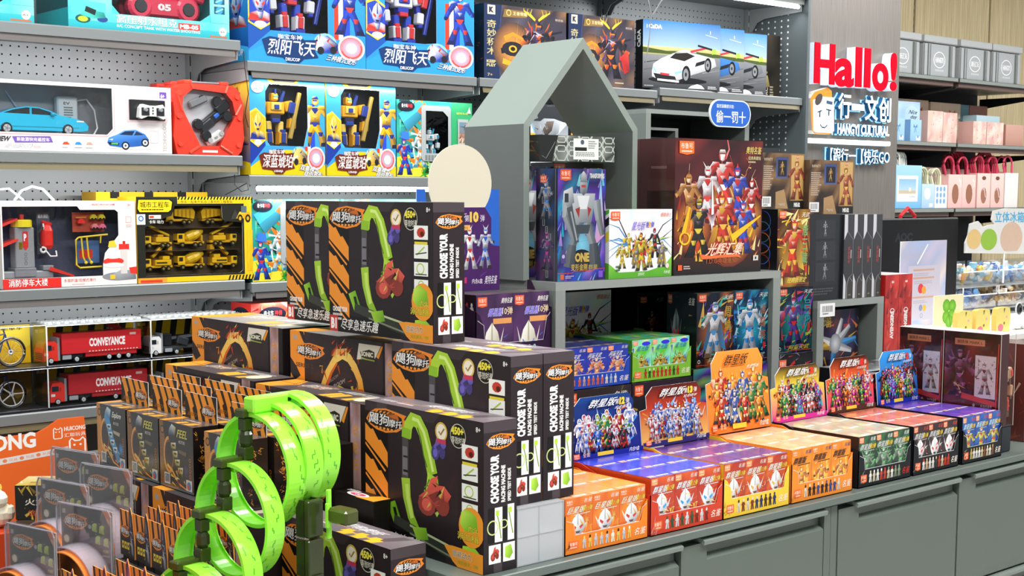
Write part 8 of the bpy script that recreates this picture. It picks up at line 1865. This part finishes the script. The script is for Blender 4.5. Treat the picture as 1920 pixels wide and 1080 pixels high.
for i, (y, lab, L_) in enumerate(((1.962, 'transparent red armour box, nearer one on the counter end', .158), (2.098, 'transparent red armour box, farther one behind the blue tray', .132))):
    r = thing('armour_window_box', lab, 'toy box', (3.188, y, .9165), RX)
    g = G(); g.box(.0, .0005, 0, L_-.001, .04, .236, '4a1216'); g.box(0, .0405, 0, L_-.001, .07, .003, '3a2a26'); c_ = obj('inner_card', g, GLOSS, r)
    a = Art(L_-.001, .236, proj=lambda u, v, e: (u, .0005-e, v)); art_mark(a); obj('card_print', a.g, FOIL, c_)
    g = G(); g.box(-.0005, -.0002, .2365, L_-.0005, .071, .2375, 'f4f0ee'); obj('white_lid', g, GLOSS, r)
    g = G(); g.face([(L_, -.0008, 0), (L_, .071, 0), (L_, .071, .236), (L_, -.0008, .236)], 'fff'); g.face([(0, -.0012, 0), (L_, -.0012, 0), (L_, -.0012, .236), (0, -.0012, .236)], 'fff'); obj('clear_cover', g, CLEAR, r)
    if i == 0:
        g = G(); robot3d(g, 0, 0, 0, .16, ('b88a6a', '5a3a2a', 'c83a2a', 'e8c8a0'), R_(2)); ob = obj('figure', g, PLAST, r); ob.location = (L_-.0235, .055, .02); ob.rotation_euler = (0, 0, PI/2); ob.scale = (.6, .6, 1)
    g = G(); g.tube([(L_, 0, 0), (L_, 0, .236)], .001, 'b8aca0', 4); g.tube([(L_, .071, 0), (L_, .071, .236)], .001, 'b8aca0', 4); obj('cover_edges', g, PLAST, r)
g = G(); g.box(3.192, 1.806, ZC+.0005, 3.256, 2.09, .9158, '2e3236', .002); tag(obj('foam_block', g, MATTE), 'dark grey block lifting the transparent red armour boxes', 'block')
carton('brown_box', 'brown figure box cut by the photo edge behind the armour boxes', 'toy box', .20, .10, .26, (3.40, 2.05, ZC+.0005), RX, '4a2420', (('front', lambda a: (a.bg('5a2a24'), a.shards(20, R_(3), ['c8a890', '8a3a2a'], 0, 0, 1, 1, .2))), ('right', lambda a: (a.bg('3a2420', '5a4438'), a.shards(30, R_(4), ['c8b8a8', '8a6a5a', '2a1c18'], .1, .05, .9, .95, .2)))), GLOSS)

# ------------------------------------------------------------------ checkout counter with monitor, notices and magnet display
g = G(); g.box(3.9, 2.56, 0, 6.4, 3.30, .985, 'c9c0b4', .004)
g.v = [(v[0]+.12, v[1], v[2]) for v in g.v]; g.box(4.0, 2.54, .986, 6.6, 3.32, 1.01, 'e6e2dc', .003); tag(obj('checkout_counter', g, MATTE), 'pale checkout counter beyond the display counter under the monitor', 'counter')
mo = thing('monitor', 'back of a black monitor on the pale checkout counter', 'monitor', (4.415, 3.0, 1.0105), 0)
g = G(); g.box(0, 0, .09, .53, .022, .405, '07090d', .006); g.box(.06, .022, .12, .47, .04, .36, '101216', .01); obj('case', g, MATTE, mo)
g = G(); g.box(.23, -.012, .015, .30, -.001, .20, '0d0f13', .004); g.box(.16, -.06, 0, .37, .10, .015, '0f1116', .004); obj('stand', g, PLAST, mo)
a = Art(.53, .405, proj=lambda u, v, e: (u, -e, v)); a.T('AOC', .17, .78, .22, .085, '1c1f24', bold=.06); obj('back_print', a.g, PLAST, mo)
ac = thing('acrylic_notice', 'clear acrylic stand with a pastel price notice before the monitor', 'sign stand', (4.335, 2.86, 1.0105), 0)
g = G(); g.box(0, 0, .008, .30, .004, .325, 'dfe6ee'); g.box(-.01, -.03, 0, .32, .06, .008, 'e8ecf0', .002); obj('acrylic_plate', g, PLAST, ac)
a = Art(.30, .325, proj=lambda u, v, e: (u, -e, v)); rng = R_(361); a.rect(.0, .04, 1, 1, 'a8a4c0', '86a4cc'); a.mottle(5, 6, rng, ['a8c0ea', 'f0e0d0', 'd8c8e0', 'b8c8f0'], 0, .03, 1, 1, .8, 'aab0cc'); a.line([(.36, .74), (.58, .96)], .02, 'f4f4f8'); a.rect(.17, .10, .87, .72, 'c4c0d0')
for v in (.66, .57, .35): a.rect(.28, v, .74, v+.02, 'c8a08a'); a.lorem(.3, v-.06, .7, v-.02, 2, 'b0a8b8', rng)
a.circ(.45, .46, .06, 'd8404a'); a.circ(.52, .44, .05, 'e8a040'); a.circ(.46, .24, .04, '8a90b8'); a.circ(.54, .235, .04, 'd8b840'); a.ring(.48, .15, .03, .028, .3, '8aa0c0'); obj('notice_print', a.g, CARD, ac)
lf = thing('leaf_card', 'cream card with a green four leaf drawing on the counter', 'card', (4.34, 2.72, 1.0105), 0)
g = G(); g.box(0, 0, 0, .19, .004, .135, 'e6e2c0'); obj('card', g, MATTE, lf)
a = Art(.19, .135, proj=lambda u, v, e: (u, -e, v))
for (u, v) in ((.42, .72), (.62, .70), (.42, .42), (.60, .44), (.52, .30)): a.ell(u, v, .13, .18, '8ac84a', 10, '5aa82a')
a.line([(.5, .5), (.6, .1)], .02, '4a8a24'); obj('card_print', a.g, CARD, lf)

mg = thing('magnet_stand', 'tiered clear stand holding fridge magnet bins under the bubble sign', 'display stand', (4.96, 2.98, 1.0105), 0)
g = G()
for k, z in enumerate((0.03, .125)): g.box(0, .02, z-.006, .86, .22, z, 'e8ecee')
g.box(0, .21, 0, .004, .22, .26, 'e8ecee'); g.box(.0, .02, 0, .86, .22, .006, 'e4e8ea'); obj('tier', g, FROST, mg)
rng = R_(371)
names = (('clear bin heaped with orange and white magnets, upper left of the stand', ['f0a04a', 'e8e0d0', 'f0d060', '8ac8e0', 'f4f0ea']), ('clear bin heaped with pale blue magnets, upper middle of the stand', ['8ac0e8', 'c8e0f4', 'f0f4f8', '5a8ac8', 'a8d0f0']), ('clear bin of mixed magnets, upper right at the photo edge', ['e8d080', 'f0f0f0', '8ac0e8', 'e0a8c0']), ('clear bin of blue shiny magnets, lower left of the stand', ['6aa8e0', 'b8d8f0', '3a6ab8', 'e8eef4', '8a9ac8']), ('clear bin of gold and brown magnets, lower middle of the stand', ['c89a4a', '6a4a2a', 'e8c880', 'a87a3a', 'f0e8d8']), ('clear bin of pale magnets, lower right at the photo edge', ['c8b8a8', 'e8e0d8', '8a9aa8']))
for i, (lab, pal) in enumerate(names):
    cx, zz = (i % 3)*.27, (.1312 if i < 3 else .0362)
    r = thing('magnet_bin', lab, 'bin', (4.968+cx, 2.985, 1.0105+zz), 0, 'clear magnet bins')
    g = G(); w, d, h = .255, .15, .088
    g.box(0, 0, 0, w, d, .003, 'e8eef0'); g.box(0, 0, .003, .003, d, h, 'e8eef0'); g.box(w-.003, 0, .003, w, d, h, 'e8eef0'); g.box(.003, 0, .003, w-.003, .003, h*.62, 'e8eef0'); g.box(.003, d-.003, .003, w-.003, d, h, 'e8eef0'); obj('bin_body', g, PANE, r)
    g = G(); g.tube([(0, 0, h), (0, 0, h*.62), (w, 0, h*.62), (w, 0, h)], .0025, 'f4f8fa', 5); obj('bin_rim', g, PLAST, r)
    g = G()
    for k in range(70):
        x, y = rng.uniform(.02, w-.02), rng.uniform(.012, d-.02); z = .012+rng.uniform(0, .07)*(1-abs(x/w-.5)*.9)
        c = rng.choice(pal); q = rng.random()
        if q < .5: rotbox(g, (x, y, z), (rng.uniform(.02, .04), .012, rng.uniform(.015, .03)), rng.uniform(0, 3), c, .003, rng.choice('XYZ'))
        else: g.ball((x, y, z), rng.uniform(.010, .018), .010, rng.uniform(.010, .018), c, 8)
    obj('magnets', g, GLOSS, r, kind='stuff')
bs = thing('bubble_sign', 'white bubble outlined sign with blue fridge magnet lettering over the bins', 'sign', (4.93, 2.975, 1.275), 0)
g = G(); o = [(0, 0), (.62, -.02), (.62, .17), (.30, .175), (.20, .165), (.19, .13), (.21, .112), (.17, .108), (.13, .10), (.09, .125), (.03, .115), (.02, .07), (.0, .04)]
g.prism(o, 0, .006, 'd8d8d4', 'c8c8c4'); pt_ = obj('board', g, PLAST, bs)
a = Art(.62, .18, base=.0004); a.T('立体冰箱贴', .345, .66, .46, .24, '4ab0d8', bold=.04, rise=-.02); a.T('立体冰箱贴', .345, .66, .46, .24, '3aa4d4', bold=.02, rise=-.02)
a.ell(.10, .30, .085, .22, 'd8b878', 18); a.ell(.28, .28, .10, .24, '8cb83a', 18); a.ell(.56, .30, .14, .36, 'cdb09a', 20); a.ell(.86, .28, .12, .30, '7a2438', 18)
obj('board_print', a.g, PLAST, bs)
g = G(); g.cyl((.30, .003, -.13), .004, .13, 'e8ecee', 'z', 8); obj('stem', g, PLAST, bs)
bs.location = (4.93, 2.96, 1.275)
# small key rings and bread shaped charms on the counter edge
for i in range(3):
    r = thing('bread_charm', f'yellow toast shaped charm with pink cheek, {("first", "second", "third")[i]} in the row before the bins', 'key charm', (4.30+i*.118+(.02 if i == 2 else 0), 2.60, 1.0105), 0, 'toast shaped charms')
    g = G(); o = [(.0, .0), (.092, 0), (.095, .06), (.09, .085), (.07, .09), (.02, .09), (.004, .085), (-.002, .06)]; g.prism(o, 0, .02, 'f0dc7a', 'e0b860'); obj('toast', g, PLAST, r)
    a = Art(.095, .09, proj=lambda u, v, e: (u, -e, v)); a.ell(.3, .18, .2, .16, 'e87a8a', 12); a.ell(.55, .35, .06, .06, '8a6a2a', 8); a.poly([(.5, .95), (.6, .95), (.52, .75)], '3a5a2a'); a.ell(.72, .6, .07, .06, 'e8b0b8', 8); obj('face_print', a.g, PLAST, r)
for i, (lab, c) in enumerate((('white panda key ring with a black loop beside the toast charms', 'eef0ee'), ('orange bear key ring with a black loop right of the panda one', 'e8b880'))):
    r = thing('key_ring', lab, 'key ring', (4.70+i*.125, 2.60, 1.0105), 0)
    g = G(); g.ball((.03, .02, .022), .028, .02, .022, c, 10); g.ball((.075, .02, .022), .024, .02, .022, mul(c, .92), 10); g.ball((.07, .0, .03), .006, .004, .006, '23262a', 6); obj('charm', g, PLAST, r)
    g = G(); g.ring((.045, .02, .075), .022, .003, 'c8ccd0', 'y', 16, 6); g.ring((.045, .02, .075), .014, .006, '17181a', 'y', 14, 6); obj('ring', g, PLAST, r)
carton('card_box', 'lilac box with white panel at the photo edge beside the key rings', 'box', .24, .12, .10, (4.98, 2.60, 1.0105), 0, 'cbbcdc', (('front', lambda a: (a.bg('cfc0e0', 'bfa8d4'), a.rect(.1, .1, .9, .7, 'f2eef6'), a.lorem(.2, .3, .8, .6, 3, 'd8c8e0', R_(1)))),), CARD)

# ------------------------------------------------------------------ gift shop goods
YG = 4.31
def hang_bin(label, x, text, w=.325):
    r = thing('storage_bin', label, 'storage box', (x, YG+.005, 2.1558), 0, 'grey lidded storage bins')
    g = G(); g.box(.012, .008, 0, w-.012, .40, .178, 'a2a5a6', .004)
    obj('bin_body', g, PLAST, r)
    g = G()
    for u in (.04, w-.066): g.box(u+.0, .0065, .004, u+.020, .0078, .172, '5a625e')
    g.box(.012, .0, .0, .038, .0078, .172, 'a8abac', .002); g.box(w-.038, .0, 0, w-.012, .0078, .172, 'a8abac', .002); g.box(.075, .001, .0, w-.085, .0078, .172, 'a4a8aa', .002); obj('bin_panel', g, PLAST, r)
    g = G(); g.box(0, -.006, .1785, w, .41, .218, 'acafb0', .005); obj('lid', g, PLAST, r)
    a = Art(w, .178, proj=lambda u, v, e: (u, .001-e, v)); a.ring(.48, .50, .18, .25, .10, 'eceeee', n=28)
    a.T(text, .355, .41, .25, .17, 'eceeee', bold=.03); a.T('WE FOR FUN LIFE', .36, .15, .25, .06, 'dcdede'); obj('bin_print', a.g, PLAST, r)
for x, lab, t in ((6.345, 'grey lidded bin with oval Chinese lettering, half hidden by the pillar', '潮玩汇坛'), (6.725-.025, 'grey lidded bin with oval Latin lettering, second from the pillar', 'HANGYI'), (7.065, 'grey lidded bin with oval Chinese lettering, third from the pillar', '潮玩汇坛'), (7.405, 'grey lidded bin with oval Latin lettering at the photo edge', 'HANGYI')): hang_bin(lab, x, t)
def bow(a, u, v, s, c): a.poly([(u, v), (u-s, v+s*.9), (u-s*1.1, v-s*.2)], c); a.poly([(u, v), (u+s, v+s*.9), (u+s*1.1, v-s*.2)], mul(c, .92)); a.line([(u, v), (u-s*.6, v-s*1.6)], s*.25, c); a.line([(u, v), (u+s*.5, v-s*1.5)], s*.25, c); a.circ(u, v, s*.22, mul(c, .85))
def gift(name, label, x, y, z, w, d, h, c, art, group=None): return carton(name, label, 'gift box', w, d, h, (x, y, z), 0, c, (('front', art),), CARD, group=group)
def art_pinkgift(s): return lambda a: (a.bg('e8c4b8', 'f0d4c8'), a.mottle(4, 4, R_(s), ['e0b0a8', 'f4dcd0', 'e8c8b8'], amt=.8), a.shards(14, R_(s), ['d8989a', 'e8b0b0'], .05, .05, .95, .95, .12), a.line([(.5, 0), (.5, 1)], .05, 'ecd0c8'), bow(a, .5, .72, .15, 'f0d8d4'))
def art_cream(a): a.bg('e8d2b4', 'f0dcc0'); a.line([(.33, 0), (.33, 1)], .04, 'f4e2cc'); a.line([(0, .4), (1, .4)], .03, 'f4e2cc'); bow(a, .72, .76, .10, 'd87a6a')
ZG = 1.7958
gift('gift_box', 'pale blue gift box behind the Nice day box by the pillar', 6.42, 4.56, ZG, .40, .15, .265, 'b8d4e8', lambda a: (a.bg('c4dcec', 'd0e4f0'), a.line([(.8, 0), (.9, 1)], .02, '9ac0dc')))
gift('gift_box', 'blue gift box with white bow reading Nice day', 6.545, 4.44, ZG, .328, .10, .225, '9ec4e4', lambda a: (a.bg('a8cce8', 'bcd8ee'), a.mottle(4, 4, R_(2), ['9ac0e4', 'd0e4f4'], amt=.6, base='b0d0ea'), bow(a, .2, .78, .09, 'f0eee0'), a.ring(.76, .70, .18, .18, .05, 'd8e8f4'), a.T('Nice', .66, .70, .24, .10, '3a4a5a', skew=.2), a.T('day', .70, .56, .2, .12, '3a4a5a', skew=.2), a.rect(.60, .08, .90, .28, 'f0ece0'), a.ell(.77, .28, .05, .08, '6a90c8')))
for i, x in enumerate((6.464, 6.625)): gift('gift_box', f'small blue gift box with blue bow, {("first", "second")[i]} before the Nice day box', x, 4.335, ZG, .105, .08, .118, '8ab8e0', lambda a: (a.bg('94bee4', 'a8ccec'), bow(a, .45, .66, .16, '5a8ab8'), a.rect(.55, .06, .9, .24, 'f0ece0'), a.circ(.7, .22, .08, '7a9ad0')), 'small blue gift boxes')
gift('gift_box', 'large cream gift box with red bow, left one on the middle gift shelf', 6.83, 4.58, ZG, .345, .14, .255, 'e8d2b4', art_cream); gift('gift_box', 'large cream gift box with red bow, right one on the middle gift shelf', 7.20, 4.58, ZG, .32, .14, .25, 'e8d2b4', art_cream)
for i, (x, w, h) in enumerate(((6.925, .155, .182), (7.082, .145, .178))): gift('gift_box', f'rose pink gift box with white ribbon, {("left", "right")[i]} of the tall pair', x, 4.42, ZG, w-.002, .10, h, 'e0b8ac', art_pinkgift(380+i), 'rose pink gift boxes')
for i, (x, w) in enumerate(((7.268, .142), (7.415, .185))): gift('gift_box', f'low rose pink gift box with white ribbon, {("left", "right")[i]} of the short pair', x, 4.34, ZG, w-.002, .10, .132, 'd8aca2', art_pinkgift(390+i), 'low rose pink gift boxes')
gift('gift_box', 'pale blue gift box with cord bow at the right of the middle gift shelf', 7.50, 4.46, ZG, .26, .09, .18, 'a8ccd8', lambda a: (a.bg('b0d4e0', 'c0dce4'), bow(a, .35, .65, .1, 'f0e8d8'))); gift('gift_box', 'dark teal gift box high behind the pale blue one', 7.53, 4.60, ZG, .115, .12, .25, '5a8a9a', lambda a: (a.bg('5a8898', '7aa4b0'), a.rect(.2, .2, .8, .6, 'c8dce0'))); gift('gift_box', 'copper gift box with red ribbon at the photo edge', 7.655, 4.60, ZG, .2, .12, .25, 'c08a78', lambda a: (a.bg('b87a6a'), bow(a, .6, .6, .14, 'c84a4a')))
gift('gift_box', 'low copper gift box at the photo edge of the middle gift shelf', 7.625, 4.34, ZG, .2, .10, .125, 'c08a78', lambda a: a.bg('c09080', 'd0a494'))
ZB = 1.4308
def gift_bag(label, x, w, h, c, art, handle=None, y=4.335, d=.09, group=None, hr=.06, hn=1):
    r = thing('gift_bag', label, 'gift bag', (x, y, ZB), 0, group)
    g = G(); g.box(0, 0, 0, w, d, h, c, .001); b = obj('bag', g, CARD, r); a = Art(w, h, base=.0003); art(a); obj('bag_print', a.g, CARD, b)
    if handle:
        g = G()
        for k in range(hn):
            cx = w*(.5+(k-(hn-1)/2)*.16); yy = d*.2+d*.6*(k/(max(1, hn-1)))
            g.tube([(cx-hr*.8, yy, h)]+[(cx-hr*math.cos(PI*q/8), yy+.006, h+hr+hr*math.sin(PI*q/8)) for q in range(9)]+[(cx+hr*.8, yy, h)], .0065, handle if k % 2 == 0 else mul(handle, .8), 6)
        obj('handle', g, MATTE, r)
gift_bag('sky blue gift bag with a framed beach card and thick white rope handles', 6.455, .295, .235, '8ac0e4', lambda a: (a.bg('7ab8e4', 'a4d0ee'), a.rect(.2, .16, .88, .76, 'f2eee2'), a.rect(.26, .36, .82, .68, 'b8d4e4', '8ab8d8'), a.rect(.26, .34, .82, .42, 'c8b8a0'), a.circ(.62, .44, .04, 'e8d8c8'), a.T('today', .6, .24, .2, .06, '8ab0d0')), 'e4e2d4', hr=.034, hn=4)
gift_bag('pale blue gift bag with a white puppy and cream tassel handles', 6.755, .125, .135, 'a8c8e4', lambda a: (a.bg('a8c8e8', 'c0d8ee'), a.ell(.45, .6, .25, .25, 'eef0ee', 12), a.rect(.6, .05, .9, .2, 'f0ece0')), 'd8d4b0', hr=.045, hn=3)
gift_bag('white gift bag with blue drops pattern beside the puppy bag', 6.885, .125, .13, 'e8ecf0', lambda a: (a.bg('e4eaf0'), [a.ell(.2+.28*(k % 3), .3+.26*(k//3), .09, .11, '7aa8d8', 10) for k in range(9)]), 'dcd8b8', hr=.045, hn=3)
for i, x in enumerate((7.02, 7.165)): gift_bag(f'pink gift bag with a brown oval window, {("first", "second")[i]} of the taller pair', x, .142, .19, 'ecbcb6', lambda a: (a.bg('eabab4', 'f2cac2'), a.ell(.52, .42, .25, .30, '9a6a54', 14), bow(a, .9, .8, .12, 'f4e0da')), 'c8405a', group='pink window gift bags', hr=.05, hn=4)
for i, x in enumerate((7.325, 7.475)): gift_bag(f'pink gift bag with ribboned oval window, {("third", "last")[i]} of the row', x, .142, .20, 'ecc0b8', lambda a: (a.bg('ecc2ba', 'f4d2c8'), a.ell(.5, .36, .22, .24, 'a0705a', 14), a.ell(.5, .86, .16, .06, '7a4a3a', 12), a.line([(.3, .8), (.5, .6), (.66, .3)], .05, 'e8c8d0'), bow(a, .45, .66, .1, 'f0d0d4')), 'c83a54', group='ribboned pink gift bags', hr=.05, hn=3)
gift_bag('deep rose gift bag behind the row at the photo edge', 7.56, .3, .215, 'c87a7a', lambda a: a.bg('c87876', 'd89088'), 'b8304a', y=4.47, hr=.06, hn=4)
gift_bag('pale pink gift bag behind the window bags with a raspberry rope', 6.80, .40, .232, 'e8ccc4', lambda a: a.bg('e8ccc4'), None, y=4.47); gift_bag('pale rose gift bag standing behind the pink window bags', 7.21, .33, .225, 'eac8c0', lambda a: a.bg('eccac2'), 'c8304e', y=4.47, hr=.05, hn=5)
gift_bag('white gift bag at the far right edge of the lower gift shelf', 7.63, .15, .205, 'ece4e0', lambda a: a.bg('f0e8e4'), 'd84a6a', hr=.05, hn=2)
g = G(); g.box(4.82, 3.18, 1.0105, 4.95, 3.22, 1.30, 'e05a4a', .004); g.tube([(4.83, 3.2, 1.3), (4.84, 3.2, 1.42), (4.89, 3.2, 1.45), (4.94, 3.2, 1.42), (4.94, 3.2, 1.3)], .008, 'c8242a', 6); tag(obj('gift_bag', g, CARD), 'red gift bag with rope handle behind the orange magnet bin', 'gift bag')

# ------------------------------------------------------------------ loose cables on the wall shelving
def cable(label, pts, c='1c1d1f', r=.0016):
    g = G(); g.tube(pts, r, c, 5); tag(obj('cable', g, PLAST), label, 'cable')
cable('black cable hanging from the top left shelf down to the red case', [(2.128, 3.675, 1.925), (2.13, 3.672, 1.87), (2.14, 3.672, 1.80), (2.128, 3.674, 1.74), (2.14, 3.676, 1.70)])
cable('black cable looped under the shelf below the red case', [(2.09, 3.675, 1.56), (2.088, 3.672, 1.53), (2.11, 3.672, 1.51), (2.135, 3.674, 1.515), (2.13, 3.674, 1.535), (2.09, 3.676, 1.515), (2.06, 3.68, 1.50)])
cable('grey cable dangling in a Y before the model car boxes', [(3.83, 3.67, 2.30), (3.85, 3.665, 2.22), (3.865, 3.665, 2.17), (3.86, 3.67, 2.08), (3.855, 3.68, 2.0)], '8a8e90', .0022)
cable('second grey cable joining the dangling one from the bright tube', [(3.99, 3.68, 2.28), (3.92, 3.668, 2.23), (3.868, 3.66, 2.175)], '8a8e90', .0022)
